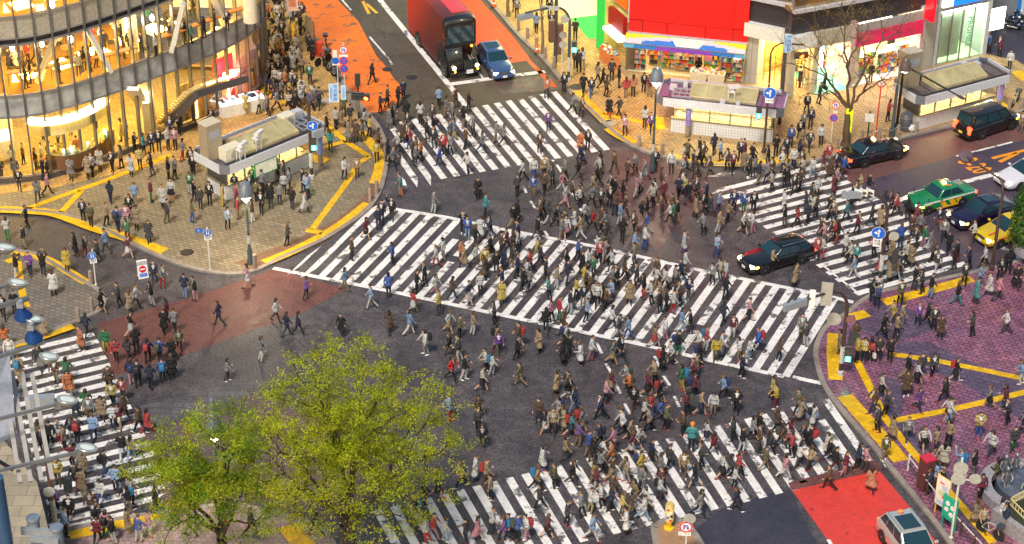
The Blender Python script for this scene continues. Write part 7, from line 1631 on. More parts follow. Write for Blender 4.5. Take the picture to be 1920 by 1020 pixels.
dn=((.02,.24,1.12),(.06,.25,.86));fw=((-.12,.23,1.14),(.02,.24,.92));bk_=((.14,.24,1.14),(.28,.22,.95));ph=((.06,.23,1.14),(.28,.08,1.20));cm=((.20,.26,1.42),(.30,.10,1.66));up=((.12,.30,1.52),(.16,.28,1.80));pk=((-.02,.27,1.13),(.10,.16,.95));bent=((-.02,.25,1.12),(.20,.20,1.05))
W1=((.36,.10),(-.30,.38));W2=((-.30,.40),(.36,.08));W3=((.16,.30),(-.18,.12));W4=((-.12,.10),(.24,.42));S1=((.03,.02),(-.02,.02));S2=((.12,.08),(-.10,.04))
for g in 'JCD':
    make_pose('wa'+g,W1,(fw,bk_),g,lean=.05);make_pose('wb'+g,W2,(bk_,fw),g,lean=.05)
    make_pose('sa'+g,S1,(dn,dn),g);make_pose('pa'+g,S2,(ph,ph),g,.8)
make_pose('wdJ',W4,(dn,bk_),'J',.5,lean=.02);make_pose('wdC',W4,(bent,dn),'C',.4,lean=.03);make_pose('wcJ',W3,(bent,bk_),'J',.2,lean=.04);make_pose('wcC',W3,(bent,fw),'C',.2,lean=.04);make_pose('sbJ',S2,(pk,pk),'J');make_pose('sbC',S2,(pk,bent),'C')
make_pose('caJ',S2,(cm,cm),'J',-.3);make_pose('vaJ',S2,(dn,up),'J');make_pose('taJ',((1.45,1.40),(1.40,1.35)),(((.05,.24,1.10),(.28,.14,1.05)),((.05,.24,1.10),(.28,.14,1.05))),'J',.3,True)
# hair styles, packs (modelled round the head centre / the back)
def hairmesh(kind):
    a=MB();n=14;rows=7;r=(.106,.094,.112)
    low=dict(short=.15,long=-.2,bob=-.55,hat=.2)[kind]
    vs=[];
    for i in range(rows+1):
        ph_=math.pi/2*(1-i/rows*(1-low*.5 if kind=='short' else 1.25))
        for k in range(n):
            an=2*math.pi*k/n;front=max(0,math.cos(an));p=ph_+front*max(0,(i/rows-.35))*1.0
            vs.append((r[0]*math.cos(p)*math.cos(an)-.012,r[1]*math.cos(p)*math.sin(an),r[2]*math.sin(p)+.02))
    fs=[(i*n+k,(i+1)*n+k,(i+1)*n+(k+1)%n,i*n+(k+1)%n) for i in range(rows) for k in range(n)];a.add(vs,[f[::-1] for f in fs])
    if kind in('long','bob'):
        L=.30 if kind=='long' else .13
        a.loft([[(x*k_-.045-sh_,y*k_,z) for x,y in ((.05,-.085),(.0,-.10),(-.06,-.07),(-.075,0),(-.06,.07),(.0,.10),(.05,.085),(0,.07),(-.01,0),(0,-.07))] for z,k_,sh_ in ((.04,1.0,0),(-.10,1.02,.0),(-.10-L*.5,.98,.02),(-.10-L,.80,.03))])
    if kind=='hat':
        a.lathe([(.115,.05),(.112,.09),(.09,.14),(.04,.165),(0,.168)],n=16);a.ellipsoid((.10,0,.052),(.075,.07,.012),10)
    return a.mesh('hair_'+kind,[pm_hair],True,50)
HAIR={k:hairmesh(k) for k in ('short','long','bob','hat')}
a=MB();a.loft([[(x,y,z) for y,z in ((-.13*k,-.20*k),(.13*k,-.20*k),(.15*k,0),(.12*k,.20*k),(0,.235*k),(-.12*k,.20*k),(-.15*k,0))] for x,k in ((-.08,.85),(-.12,1.0),(-.22,1.0),(-.27,.8))]);
for s in (-1,1): a.tube([(-.1,s*.09,.20),(.02,s*.10,.25),(.13,s*.10,.12),(.06,s*.12,-.1),(-.1,s*.12,-.16)],.017,5)
PACK=a.mesh('backpack',[pm_pack],True,50)
a=MB();a.loft([[(x*k,y,z) for x,y in ((-.14,-.06),(.14,-.06),(.14,.06),(-.14,.06))] for z,k in ((.0,.95),(.30,1.05))]);a.tube([(-.08,0,.29),(-.06,0,.42),(.06,0,.42),(.08,0,.29)],.008,5)
BAG=a.mesh('shopping_bag',[pm_pack],True,40)
DIRS={'R':0,'UR':35,'U':90,'UL':145,'L':180,'DL':215,'D':270,'DR':325}
PAVE=[]
for o in list(bpy.data.objects):
    if o.name in('pavement_northwest','pavement_west','pavement_northeast','pavement_east','pavement_south','traffic_island'):
        n=len(o.data.vertices)//2;PAVE.append([(v.co.x,v.co.y) for v in list(o.data.vertices)[-n:]])
def inpoly(x,y,P):
    c=False;j=len(P)-1
    for i in range(len(P)):
        if (P[i][1]>y)!=(P[j][1]>y) and x<(P[j][0]-P[i][0])*(y-P[i][1])/(P[j][1]-P[i][1])+P[i][0]: c=not c
        j=i
    return c
def ground_at(u,v):
    p=G(u,v,PZ)
    if any(inpoly(p.x,p.y,P) for P in PAVE): return p
    return G(u,v,.0)
ORG={1:(0,0),2:(480,0),3:(960,0),4:(1440,0),5:(0,340),6:(480,340),7:(960,340),8:(1440,340),9:(0,680),10:(480,680),11:(960,680),12:(1440,680)}
RAW={
1:"565,958,cCk,p,D,F;497,1003,tCk,s,D,F;522,992,gJk,s,D;635,968,kJk,p,D;685,948,tJk,s,L;740,992,wCk,p,D,F;760,862,kJk,p,R;790,952,yJk,s,U,B;812,872,aJk,s,R;857,858,nJk,s,D;897,852,kJk,p,D;962,772,nJk,s,D;1012,760,kJk,p,D,F;948,842,wJd,s,DR,F;988,842,pJk,s,D,F;92,1012,bJn,s,D;12,1012,nJn,s,D;402,1012,gCd,p,D,F;245,1012,kJn,s,R,F;272,1012,kJd,s,L;75,940,wJk,s,U,F;1195,725,kJk,p,D,H;950,1010,kJk,s,R;985,1010,gJk,s,R,B;1385,640,yCt,s,U,F;1422,622,nJk,s,U;1310,470,rJk,s,D;855,990,kJd,w,L;1030,905,gJr,w,R;1080,960,kJk,s,D",
2:"305,478,vJn,w,D;357,612,nJk,w,U;382,372,rJk,s,R,B;420,852,aJd,s,U,B;305,625,bJk,w,R;1030,605,lJk,w,U;1125,605,eJd,w,UL;925,698,wJk,w,U,F;850,692,kJk,w,U;770,705,kJd,w,R;700,640,dJk,w,R;800,605,kJk,w,UR;740,602,eJk,w,R;830,565,nJk,w,U;655,472,kJk,w,UR;570,1002,tJe,w,D,F;500,1012,wJn,w,DR;680,912,yJn,w,D,F;640,770,yJk,w,UR;600,795,gJd,w,L;742,912,kJk,w,R;770,950,gJk,w,R;690,842,eJk,w,R,F;800,865,wJd,w,L;870,832,rJb,w,L;1035,935,bJn,w,L,B;1060,872,rJk,w,DL;1110,782,lJy,w,UL;1190,982,wJn,w,DL,F;930,902,oJk,w,L;960,785,dJk,w,L;835,785,aJk,w,R;480,722,tCk,w,UR,F;520,802,gCd,w,R;562,802,eCk,w,U;450,725,wJk,w,U;400,762,kJk,w,R;532,705,dJt,w,U;610,725,wJk,w,UR;495,660,hJk,w,U;210,505,wJk,w,D;165,515,oJk,w,U;220,520,dJk,w,D;260,420,tJk,w,U;100,460,kJk,w,D;60,540,nJd,w,R;110,560,dCk,w,L;190,560,yJk,w,R;35,420,kJd,w,D;20,640,wJk,w,R;70,650,gJn,w,L;120,620,lJk,w,R",
3:"15,62,kJk,w,U;27,98,gJk,s,D;210,90,kJn,w,D;355,225,dJk,w,U;220,180,kJk,w,D;137,185,lJk,w,U;355,385,eJk,w,D,F;395,392,wJt,w,U,F;375,402,dJk,w,U;445,545,nJb,w,D;400,535,kJk,w,U;510,500,kJk,w,R;600,492,kJn,s,R,B;640,552,rJt,s,U,B;680,545,oJk,s,U,F;740,522,kJk,w,D;772,542,mJt,s,D,B;530,545,eJk,w,R;545,655,kCr,w,D,F;602,660,dJk,w,UL;745,722,wJd,w,U;780,745,uJn,w,D;635,762,pJk,w,DL,F;803,966,kJk,s,D;195,555,oJn,w,D;205,738,uJn,w,D,F;155,862,eJd,w,D,F;385,852,oCn,w,D,F;425,848,kJn,w,D;340,642,gJk,w,DR;390,660,eJk,w,DR;575,972,eJd,w,UL;490,1003,wJe,w,L;292,522,kJk,s,D;895,978,wJd,w,D,F;1052,942,kJk,w,L;985,912,hJk,w,UR;1135,872,nJk,w,U;1110,995,eJd,w,DL;1210,960,dJk,w,DL;1240,972,mJk,w,D;1282,905,nJk,s,D,H;1302,965,tCw,w,D,F;965,1016,gJd,w,L;122,1012,wJb,w,D;180,1005,tJk,w,D;300,1012,gJk,w,L;372,1014,kJd,w,R;1170,905,lJd,w,L;560,455,dJk,w,U;480,470,tJd,w,UR;1045,440,kJk,s,U",
4:"125,828,bJn,s,D,S;195,742,gJk,w,D;175,792,kJk,w,D,B;215,642,kJk,w,D;237,722,nJd,w,D,F;185,842,tCe,w,D,F;230,848,dJn,w,D;295,822,wJk,w,D,F;42,882,kJk,w,U;77,930,dJk,w,D;140,955,wJn,w,D,F;190,965,eJk,w,DL;335,932,rJw,w,D,F;172,905,nJp,w,R;248,1003,wJl,w,DL;100,880,nJk,w,D;672,682,rJk,p,DR;575,465,kJk,s,U;285,585,dJk,w,R;312,525,kCk,w,R;225,482,oJn,w,U;690,395,gJk,s,U;1322,500,oJw,w,U;1240,295,bJk,w,L;1300,318,mJk,w,L;1418,745,tJt,w,D;385,975,nJk,w,DL;420,1000,bJd,w,R;1355,395,wJk,s,D",
5:"472,232,nJk,p,D;515,262,hJk,s,U;625,122,nJn,s,U;762,132,lJt,w,U;852,117,mJv,s,R,F;917,150,wCk,s,D,F;967,112,wDk,s,D,F;605,252,tJk,w,R;667,282,bJn,s,U,B;715,262,pJw,s,D;770,272,tCk,s,D,F;735,205,kJk,s,D,F;722,338,vJm,w,DL,B;842,347,dCk,w,D,F;1130,157,dJn,s,U;1182,132,kJk,s,D,F;1340,212,rJt,s,R;1422,232,eJw,s,L,F;1085,232,hJb,w,R;945,235,dJh,w,R;1285,272,lJk,w,DR;215,112,gJn,w,U;112,52,kJn,s,D,F;270,75,pJk,w,R;155,262,kJk,w,L;430,422,kCe,w,L;482,427,kJm,w,R;378,502,yCk,w,D,F;555,455,dJk,w,L;600,402,lJd,w,L;725,432,mDw,w,R;97,540,kDw,c,R,F;172,532,uJn,p,D;247,527,kJn,c,U,F;305,642,wCk,w,U,F;575,738,kDk,w,R,F;462,955,oCe,w,DL;490,870,nJk,w,U;600,962,vJy,w,D;657,1017,rJk,w,D,F;735,745,tCk,w,U,F;768,710,wJk,w,R;672,707,dJk,w,L;857,698,kJw,w,L;872,575,nJn,w,D;920,602,gJr,w,DR;1042,655,nJl,w,U,F;1100,672,kJp,w,DL,F;1397,595,pDw,w,L,F;1235,812,nJd,w,L;925,855,kCk,w,U;985,855,gJk,w,U;1012,955,hJk,w,D,F;945,790,mJk,w,L;740,872,kDw,w,R;725,1005,dJk,w,U;770,965,kJk,w,U;835,1018,nJk,w,U;902,1017,bJk,w,U,B;970,1015,kCk,w,U,F;22,775,kJk,w,D;85,745,kJk,w,U;32,945,oJt,w,U;62,1012,wJl,w,D;250,885,tCt,w,D,F;140,375,dJt,w,L;45,330,wJv,w,U",
6:"690,275,nJn,s,U,B;708,238,kJk,s,D;765,222,kJd,v,D;1165,295,kJk,c,D;1190,322,bJl,p,D;1262,325,wCd,w,U;1290,205,aJd,w,R;1250,105,kCk,w,D;747,655,bJn,w,U;285,665,uJd,w,R;500,615,lJt,w,R;650,715,lJw,w,L;885,742,rDw,w,R;905,632,kJk,w,R;1010,645,wJp,w,DR;1105,665,eJd,w,R,F;1195,695,nDw,w,R;1262,642,wJk,w,U,H;1382,692,yCk,w,D,F;1352,525,kJe,w,U,F;1030,752,yJd,w,L;1085,852,wDt,w,R;1220,862,tJw,w,R;1145,885,hJk,w,R;1362,972,uJh,w,D;1340,805,dJk,w,L;482,872,kCn,w,D,F;240,865,nJn,w,R;175,870,nJd,w,UR;115,790,wJd,w,R;865,862,lJw,w,R;752,855,eCk,w,U,F;955,975,wJg,w,L;1090,985,kJe,w,L;1140,1012,dJw,w,L;540,445,eJk,w,R;1290,505,yJk,w,D;1015,485,wJr,w,L;1150,455,oJe,w,R;30,1012,gJw,w,R;1055,445,wJt,w,L;770,470,bJk,w,L;1235,475,wJh,w,R;815,85,aJo,w,L;275,180,wCk,w,R;205,158,kJn,s,U;135,132,gJn,s,U;85,152,kJd,s,U;32,185,kJk,s,D;290,80,lJd,p,D,S;950,590,kJk,w,L;620,325,mDk,w,R;1000,180,gJw,w,R;180,362,dJk,w,R",
7:"30,85,dJk,w,U;120,88,bJt,w,D;182,72,eJk,w,U;300,145,wDp,w,R;335,108,eJk,w,R;390,125,tJd,w,L;280,60,pJw,w,R;500,155,dJk,w,D;548,155,kJn,w,D;632,200,eJd,w,R;620,118,kJr,w,R;700,90,pJw,w,R;720,60,wJk,w,L;800,110,wJe,w,L;852,118,mJk,w,UL;935,95,nJk,w,U;975,90,yJn,w,L;910,240,vJd,w,L;1030,205,tCk,w,R,F;1092,118,nJk,w,L;1160,180,lJn,w,R;1160,290,tJw,w,R;1245,178,nJk,s,D;1300,175,bJv,s,D;1355,188,kJk,w,D,F;1300,295,wDk,w,R;1350,292,wJp,w,L;1212,235,tJk,w,R;300,320,wDp,w,D;385,325,tJw,w,L;275,335,gJt,w,R;455,275,rJk,w,R;525,290,gJd,w,L;525,365,dJh,w,L;605,250,lJw,w,R;620,345,kJk,w,U,B;745,385,wJb,w,R;760,290,bJw,w,L;685,405,lJg,w,R;965,405,wCu,w,R;1150,425,lJb,w,DR;205,240,dJw,w,R;175,205,dJk,w,L;560,90,kJk,w,L;450,90,tJk,w,R;1075,300,gJk,w,L;840,200,eJd,w,L;30,395,wJk,w,L;140,445,yJt,w,R;100,515,rJk,w,L;60,615,kJk,w,R;30,545,nJk,w,R;190,555,dJk,w,L;250,605,tJw,w,R;370,445,bJk,w,R;490,465,rJk,w,D;560,505,wJh,w,L;460,545,vJk,w,L;405,595,yJt,w,R;400,705,nJt,w,D;360,665,yJk,w,R;325,745,dJw,w,R;205,665,aJk,w,L;220,790,pJk,w,L,F;265,785,rJv,w,R;190,850,kJd,w,U;480,705,wJk,w,D,F;560,685,lJd,w,L;525,725,eJk,w,R;660,695,tCk,w,D;630,565,eJk,w,R;700,595,dJk,w,L;810,605,wJt,w,R;830,695,tJd,w,L;905,745,wJr,w,R;990,665,nJe,w,D,F;970,525,wJe,w,R;1200,570,wJr,w,L;655,885,lJb,w,L;600,890,dJw,w,R;560,835,wJd,w,R;800,930,tDr,w,R,F;860,890,wJp,w,L;930,975,kJv,w,R;1000,855,kJd,w,L;950,845,lJw,w,R;1050,975,wJd,w,L;1145,1012,yJh,w,D,F;1175,985,wJl,w,R;1240,880,mJw,w,D;1330,785,pDk,w,R;1382,965,bJn,w,L;1330,1005,wJl,w,R;1272,1012,wJt,w,L;1090,950,rJw,w,R;150,965,tCk,w,DL,F;40,935,eJt,w,L;30,1005,kJk,w,R;300,925,wDk,w,R;290,865,eJk,w,L;605,1005,kJd,w,DR;445,1012,wJp,w,R;320,1003,kJd,w,R;740,660,kJr,w,L;420,790,lJk,w,R",
8:"583,690,kJn,s,U;610,712,gJn,c,U,B;497,1014,yJk,s,R;537,1013,yJk,s,D,B;572,1014,nJk,s,U,B;617,1012,dJk,s,D,S;682,1016,kJk,v,U;840,808,uJn,w,D,F;890,818,kJk,w,R;930,838,dJk,w,D;1060,695,kJa,w,R;1165,685,aCd,w,R;1242,642,wCk,w,DL;1290,670,pJd,w,R;1335,855,wJd,w,L,S;1300,555,kJk,s,D;1347,520,kJk,s,U;1392,605,kCe,s,D,F;1215,485,wJk,w,L,F;1100,585,dJk,w,D;1040,495,kJd,w,UL;1125,495,nJk,w,L;945,512,dJw,w,D,F;910,655,kJl,w,R;860,630,dJk,w,L;820,610,kJd,w,R;740,695,hJk,w,D,F;700,805,yJt,w,L;745,825,tJg,w,R;650,178,nJw,w,UR;690,168,mJk,w,L;720,195,rJk,w,L;780,215,kJk,w,UL;830,245,rJp,w,DR;850,298,gJe,w,R;740,375,bJn,w,U;830,385,dJe,w,L;870,375,vJp,w,R;905,385,gJw,w,R;1010,405,kJk,w,U;960,270,nJo,w,DL;985,335,gJk,w,D;1060,455,kJm,w,L;590,425,rJk,w,L;622,525,rCv,w,R;490,475,aJd,w,D;480,545,lJw,w,L;300,435,wJr,w,R;272,440,rJn,w,D;312,365,pJa,w,L;370,345,rJk,w,L;388,355,kJr,w,R;340,215,kJk,w,UR;362,178,gJk,w,L;240,135,dJl,w,DR;272,98,wJk,w,D;90,255,kJe,w,L;160,258,rJk,w,R;222,245,nJk,w,R;440,225,aJk,w,L;500,298,mJk,w,DR;520,78,tJw,w,L;560,85,kJl,w,R;380,40,pJk,w,DR;150,595,tCk,w,R;20,505,tJd,w,R;185,885,gJh,w,D;210,925,dJw,w,L;60,1014,eJk,w,R;490,915,eJv,w,D,F;400,965,tCk,w,L,F;720,555,tJw,w,R;800,485,tCe,w,DL;920,455,eJk,w,R;110,45,kJn,w,L;1185,590,lJa,w,R;430,425,wJd,w,R;660,395,mJk,w,UL;1155,345,wJd,w,L",
9:"115,105,tCt,w,U;92,205,kJk,w,D;318,115,eJt,w,D,F;380,112,vJk,w,U;392,185,oCt,w,D;225,42,dJn,w,D;432,325,nJd,w,U,F;492,295,vJy,w,U,F;510,330,gJe,w,D;577,325,tCe,w,D,F;620,165,eJk,w,D;638,245,yJk,w,D,F;695,215,rJd,w,D,F;640,375,wJn,w,U,S;705,330,eJk,w,UL,F;668,362,mJt,w,D;530,435,lJn,w,U;340,465,wJr,w,D;412,445,kJw,w,D;242,505,kJk,w,D;287,475,kJk,w,U;440,455,dJk,w,U;690,535,kJw,w,U;742,550,tJl,w,U,F;790,395,eJk,w,UL;832,392,rCr,w,UR;655,727,lJn,s,U;692,722,kJd,w,D;572,798,wJb,w,D,F;590,635,dJb,w,UR;467,745,tCt,w,U;432,712,kJm,w,D;520,858,eJw,w,D,F;400,890,kJk,w,D;310,850,uJk,w,U;722,832,kJg,w,DL;745,805,gJk,w,R;560,938,kJw,w,UR;602,985,pJv,w,U,F;552,1014,mJk,w,U;640,1012,kJw,w,L;722,955,tCy,w,R,F;785,1005,bJw,w,UR;840,975,pJw,w,R;1282,105,gJd,w,R;742,118,nJp,w,U,F;780,135,nJk,w,U;850,148,nJk,w,U,F;918,112,bJk,w,U,B;970,95,kCk,w,U,F;370,975,lJk,w,R;225,470,hJk,w,U;410,595,mJk,w,D;370,500,tJk,w,L;470,640,tCk,w,U,F;330,690,yJh,w,D;880,840,kJe,w,R",
10:"1100,98,rJk,w,R;1175,98,kJw,w,R;1250,310,eJk,w,D;1275,485,kJd,w,D;1250,390,dJk,w,D;1235,665,wCb,w,R;1295,690,tJe,w,R;1320,770,tJk,w,L;1000,985,rJp,w,R;1065,1005,wJl,w,R;1245,1000,pCw,w,R,F;1330,965,wJn,w,R;1395,1005,uJk,w,L;960,1012,wJr,w,L;1155,700,tJk,w,L;1090,330,lJr,w,L",
11:"150,335,eJd,w,D;230,405,tJd,w,D;352,280,nJl,w,L;45,130,hJt,w,L;330,410,aDn,w,R;372,468,uJt,w,R;170,605,wCb,w,R,F;140,720,tJk,w,R;492,475,nJk,w,L;430,530,bJt,w,R;620,410,wJn,w,L;662,445,tDk,w,R;600,375,gJd,w,R;570,505,pJd,w,L;682,265,kJe,w,D;660,190,oJk,w,L;527,232,pJk,w,R;770,388,tJk,w,L;742,335,wJk,w,R;782,305,rJb,w,L;830,335,bJn,w,R;865,375,hJk,w,R;982,295,mJk,w,L;1007,495,aJk,s,U,H;960,410,eJk,w,L;1060,295,tDn,w,R;1130,295,wJt,w,D,F;1190,205,lJk,w,L;1260,285,kJk,w,D;1290,85,nJk,w,R;955,155,vJy,w,L;1020,195,mJk,w,R;800,125,tJk,w,L;1180,650,wDk,w,R;1270,640,rJk,w,R;1060,595,dJk,w,L;962,635,tJe,w,D,F;880,605,dJk,w,R;830,650,gJd,w,R;720,645,yJw,w,R;642,672,tJw,w,L;560,665,eDt,w,R;560,585,oJe,w,L;470,725,mJw,w,R;450,570,kJe,w,R;240,710,hJk,w,L;340,690,kJd,w,R;500,815,wJk,w,L;440,845,wJy,w,R;390,868,gJk,w,L;620,860,yJh,w,R;642,965,wCk,w,L;740,885,wJl,w,R;310,918,dJk,w,R;200,985,mDk,w,R;30,1005,bJk,w,R;80,1000,wJp,w,L;450,1000,lJw,w,R;1055,865,gJn,w,R;1262,835,nJd,w,L;1420,605,hJt,w,R;1390,495,eJd,s,L;1350,445,gJk,w,R;830,775,wJd,w,R;690,800,tJw,w,L;560,765,eJw,w,R;1130,520,mJd,w,R;300,560,tJd,w,R;1240,440,dJk,w,L",
12:"40,258,yJm,w,L;22,205,yJk,w,R;170,288,hJk,w,L;240,495,kJk,w,UL;202,480,kJd,w,L;170,590,wJd,w,R;92,648,pJw,w,R;72,480,eJd,w,R;130,530,rJk,w,L;232,605,tJk,w,R;340,712,eJk,w,L;372,618,kJm,w,R;430,635,mJp,w,R;575,722,oCk,w,U;540,610,pJd,w,R;502,602,nJk,w,R;650,548,hJt,w,D;692,435,tCd,w,R;612,388,dJk,w,L;660,298,dJk,w,R;592,280,eJn,w,L;855,85,dJu,w,D;920,80,dJk,w,D,F;780,440,gJd,w,D;870,495,wDk,w,D;945,505,tJd,w,L;1010,470,tJk,w,R;1180,422,yJb,p,D,B;1192,425,wJd,s,D;982,590,cCe,s,U,F;905,618,tJl,c,R,F;932,705,lJt,p,R;972,742,kCk,p,L;905,735,nJk,p,L;1077,628,lJk,c,UL,B;1152,635,kJg,s,L;1250,520,wJd,w,DL;1372,500,dJv,w,D;1285,650,hJe,t,UL,B;1345,655,kJd,t,U;1303,905,wJg,s,R,F;1325,940,nJr,s,L;1190,770,mJk,w,D,F;1165,905,tCt,w,UL;1200,945,tJd,w,D;1062,700,wJk,w,D;1240,255,gDk,w,L;1340,345,dJk,w,L;1430,410,nJk,w,L;1015,350,wJl,w,R;840,270,uJn,w,DR;1420,120,lJw,w,L"}
EX5="985,892,wJn,s,U;925,760,kJk,s,R;985,775,dJk,s,L;935,988,gJn,s,U;1062,1014,kJn,s,U;850,985,kCk,s,D,S;1168,870,kJn,s,L;1215,935,lJd,p,L,S;182,1012,dJn,s,U;275,982,kJk,s,D,F;127,955,kJn,s,R;87,885,vJw,p,D;115,705,kJk,s,D;400,1000,yJy,s,R;530,1012,rJk,s,R;690,850,vJk,s,D;775,880,gJk,s,U;515,905,nJk,s,D;722,965,hJk,s,U;765,1010,kJw,s,U,F;830,965,kJk,s,U;1040,850,gJd,s,L;655,900,dJk,s,D"
IN={ # inside the glass building (pixel of feet, floor height)
6.39:"150,500,kJk,s,R;175,470,kJk,s,L;240,420,kJn,s,R;340,470,eJk,s,R;445,425,wJk,s,D;465,410,eJd,s,L;510,405,rJk,s,R,F;500,395,wJd,s,L;700,330,mJk,s,R,F;735,300,kJk,s,D,F;690,340,wJn,s,L;830,320,kDk,s,R;880,315,wJk,s,L;800,305,kJk,s,L,F;960,260,kCk,s,R;1035,240,nJk,s,D;1080,245,aJk,s,R,F;1150,215,kJk,s,L;1210,180,dJk,s,L;1280,170,kJk,s,D;590,300,kJk,s,U;120,400,eJd,s,U;650,220,wJk,s,U",
.52:"135,925,eJk,s,R;205,955,kJd,s,R;240,925,wJk,s,R;290,930,hJk,s,D;340,905,yJk,s,U;440,895,oJe,s,U;685,795,yCk,s,L,F;712,785,hJk,s,R;325,770,vJk,s,D;400,760,vJk,s,D;245,790,vJk,s,D;540,720,vJk,s,D"}
PEO=[]
def parse(txt,org,sc,z=None,pri=0):
    for it in txt.split(';'):
        q=it.strip().split(',')
        u,v=org[0]+float(q[0])*sc,org[1]+float(q[1])*sc;c=q[2]
        PEO.append(dict(u=u,v=v,t=c[0],g=c[1],b=c[2],pose=q[3] if len(q)>3 else 'w',dir=q[4] if len(q)>4 else '',fl=q[5] if len(q)>5 else '',z=z,pri=pri))
for k,t in RAW.items(): parse(t,ORG[k],1/3)
parse(EX5,(340,190),.19608)
for z,t in IN.items(): parse(t,(0,0),1/3,z)
# remove near duplicates where two listings overlap
rp_=random.Random(5);U_=[]
for q in PEO:
    if any(abs(q['u']-o['u'])<5.5 and abs(q['v']-o['v'])<4 for o in U_): continue
    U_.append(q)
PEO=U_
rq=random.Random(23)
for P_,n_,dd in (([(660,960),(1560,765),(1650,880),(1240,960),(900,1030)],30,'RL'),([(900,650),(1200,660),(1540,730),(1300,800),(1000,830),(900,760)],24,'RL'),([(1600,640),(1900,520),(1910,760),(1700,860)],12,'RLD'),([(330,960),(620,1005),(560,1020),(300,1018)],5,'RL')):
    k_=tr=0
    while k_<n_ and tr<900:
        tr+=1;u,v=rq.uniform(300,1910),rq.uniform(500,1030)
        if not inpoly(u,v,P_) or any(abs(u-o['u'])<9 and abs(v-o['v'])<8 for o in PEO): continue
        PEO.append(dict(u=u,v=v,t=rq.choice('kkkndgtewwcctm'),g=rq.choice('JJJCD'),b=rq.choice('kkkndtw'),pose='w',dir=rq.choice(dd),fl=rq.choice(['','','F']),z=None,pri=0));k_+=1
for q in PEO:
    big=(q['v']+300)*(1.0 if q['z'] is None else .6)
    if q['pose'] in 'sptcv' and q['z'] is None: big+=210      # those who stand still show whole and clear
    q['big']=big
PEO.sort(key=lambda q:-q['big']);MAIN=PEO[:312];REST=PEO[312:]
GN=dict(J='jacket',C='coat',D='top');PN=dict(w='walking',s='standing',p='reading a phone',c='taking a photo',v='waving',t='sitting')
def segd(u,v,a,b): return ((b[0]-a[0])*(v-a[1])-(b[1]-a[1])*(u-a[0]))
ZN=[('on the diagonal zebra',[(520,503),(712,385),(1600,565),(1500,712)]),('on the top zebra',[(715,235),(1040,170),(1150,285),(745,350)]),('on the right zebra',[(1330,325),(1560,300),(1830,510),(1605,560)]),('on the lower zebra',[(590,970),(700,945),(1580,735),(1680,885),(640,1100)]),('on the left zebra',[(0,650),(175,618),(330,900),(310,950),(60,1010),(0,1000)]),
('on the reddish asphalt',[(180,606),(520,503),(655,545),(480,620),(330,675),(215,706)]),('in the side road',[(0,398),(180,425),(430,517),(200,600),(190,550),(100,497),(0,473)]),('on the grey plaza',[(0,474),(100,495),(198,560),(140,610),(0,660)]),
('by the left subway entrance',[(340,330),(600,270),(625,330),(600,385),(400,425),(340,400)]),('under the glass building',[(0,300),(300,240),(480,170),(480,260),(340,330),(0,365)]),('on the tan pavement',[(0,360),(340,320),(740,230),(690,395),(480,515),(300,490),(100,400),(0,396)]),('on the golden pavement',[(440,-50),(560,-50),(690,210),(740,230),(560,290),(470,250),(470,100)]),
('before the drugstore',[(960,0),(1240,100),(1240,300),(1150,260),(1050,150)]),('beside the middle entrance',[(1190,255),(1490,255),(1490,315),(1290,312)]),('near the bare tree',[(1470,150),(1720,100),(1720,265),(1560,300),(1480,315)]),('at the far entrance',[(1720,60),(1950,60),(1950,290),(1720,270)]),
('on the purple plaza',[(1530,630),(1650,547),(1930,480),(1930,1030),(1780,1025),(1580,780)]),('on the scarlet lane',[(1480,915),(1660,880),(1790,1040),(1560,1040)]),('on the lower pavement',[(60,1040),(100,1000),(300,962),(640,1000),(640,1040)])]
def zone_of(u,v):
    for n,P in ZN:
        if inpoly(u,v,P): return n
    if v<segd_y(u): return 'above the diagonal zebra' if v>235 else 'on the upper road'
    return 'below the diagonal zebra'
def segd_y(u): return 390+(u-712)*.2
for q in PEO: q['zone']=zone_of(q['u'],q['v'])
for q in MAIN:
    q['hair']='hat' if 'H' in q['fl'] else 'long' if 'F' in q['fl'] else rp_.choice(['short','short','short','bob','long'] if q['pose']=='w' else ['short','short','bob'])
    q['pack']='B' in q['fl'] or ('S' not in q['fl'] and q['pose']=='w' and rp_.random()<.17)
    bn='skirt' if q['g']=='D' else 'trousers'
    q['d1']='%s %s'%(PC[q['t']][1],GN[q['g']]);
    ex={'hat':'hatted ','long':'long-haired ','bob':'','short':''}[q['hair']]
    q['base']='%sperson in %s and %s %s%s %s %s'%(ex,q['d1'],PC[q['b']][1],bn,' with backpack' if q['pack'] else '',PN[q['pose']],q['zone'])
grp={}
for q in MAIN: grp.setdefault(q['base'],[]).append(q)
used=set()
for base,L in grp.items():
    if len(L)==1: L[0]['label']=base;used.add(base);continue
    for q in L:
        nb=sorted([o for o in PEO if o is not q],key=lambda o:(o['u']-q['u'])**2+2*(o['v']-q['v'])**2)[:40];done=False
        sb=base.replace(' and %s %s'%(PC[q['b']][1],'skirt' if q['g']=='D' else 'trousers'),'')
        for o in nb:
            du,dv=q['u']-o['u'],q['v']-o['v'];rel=('left of' if du<0 else 'right of') if abs(du)>abs(dv)*1.2 else ('behind' if dv<0 else 'before')
            c='%s, %s %s %s'%(base,rel,PC[o['t']][1],GN[o['g']])
            if len(c.split())>16: c='%s, %s %s %s'%(sb,rel,PC[o['t']][1],GN[o['g']])
            if c not in used and len(c.split())<=16: q['label']=c;used.add(c);done=True;break
        if not done: q['label']=base
for q in MAIN:
    if len(q['label'].split())>16: q['label']=q['label'].replace(' with backpack','')
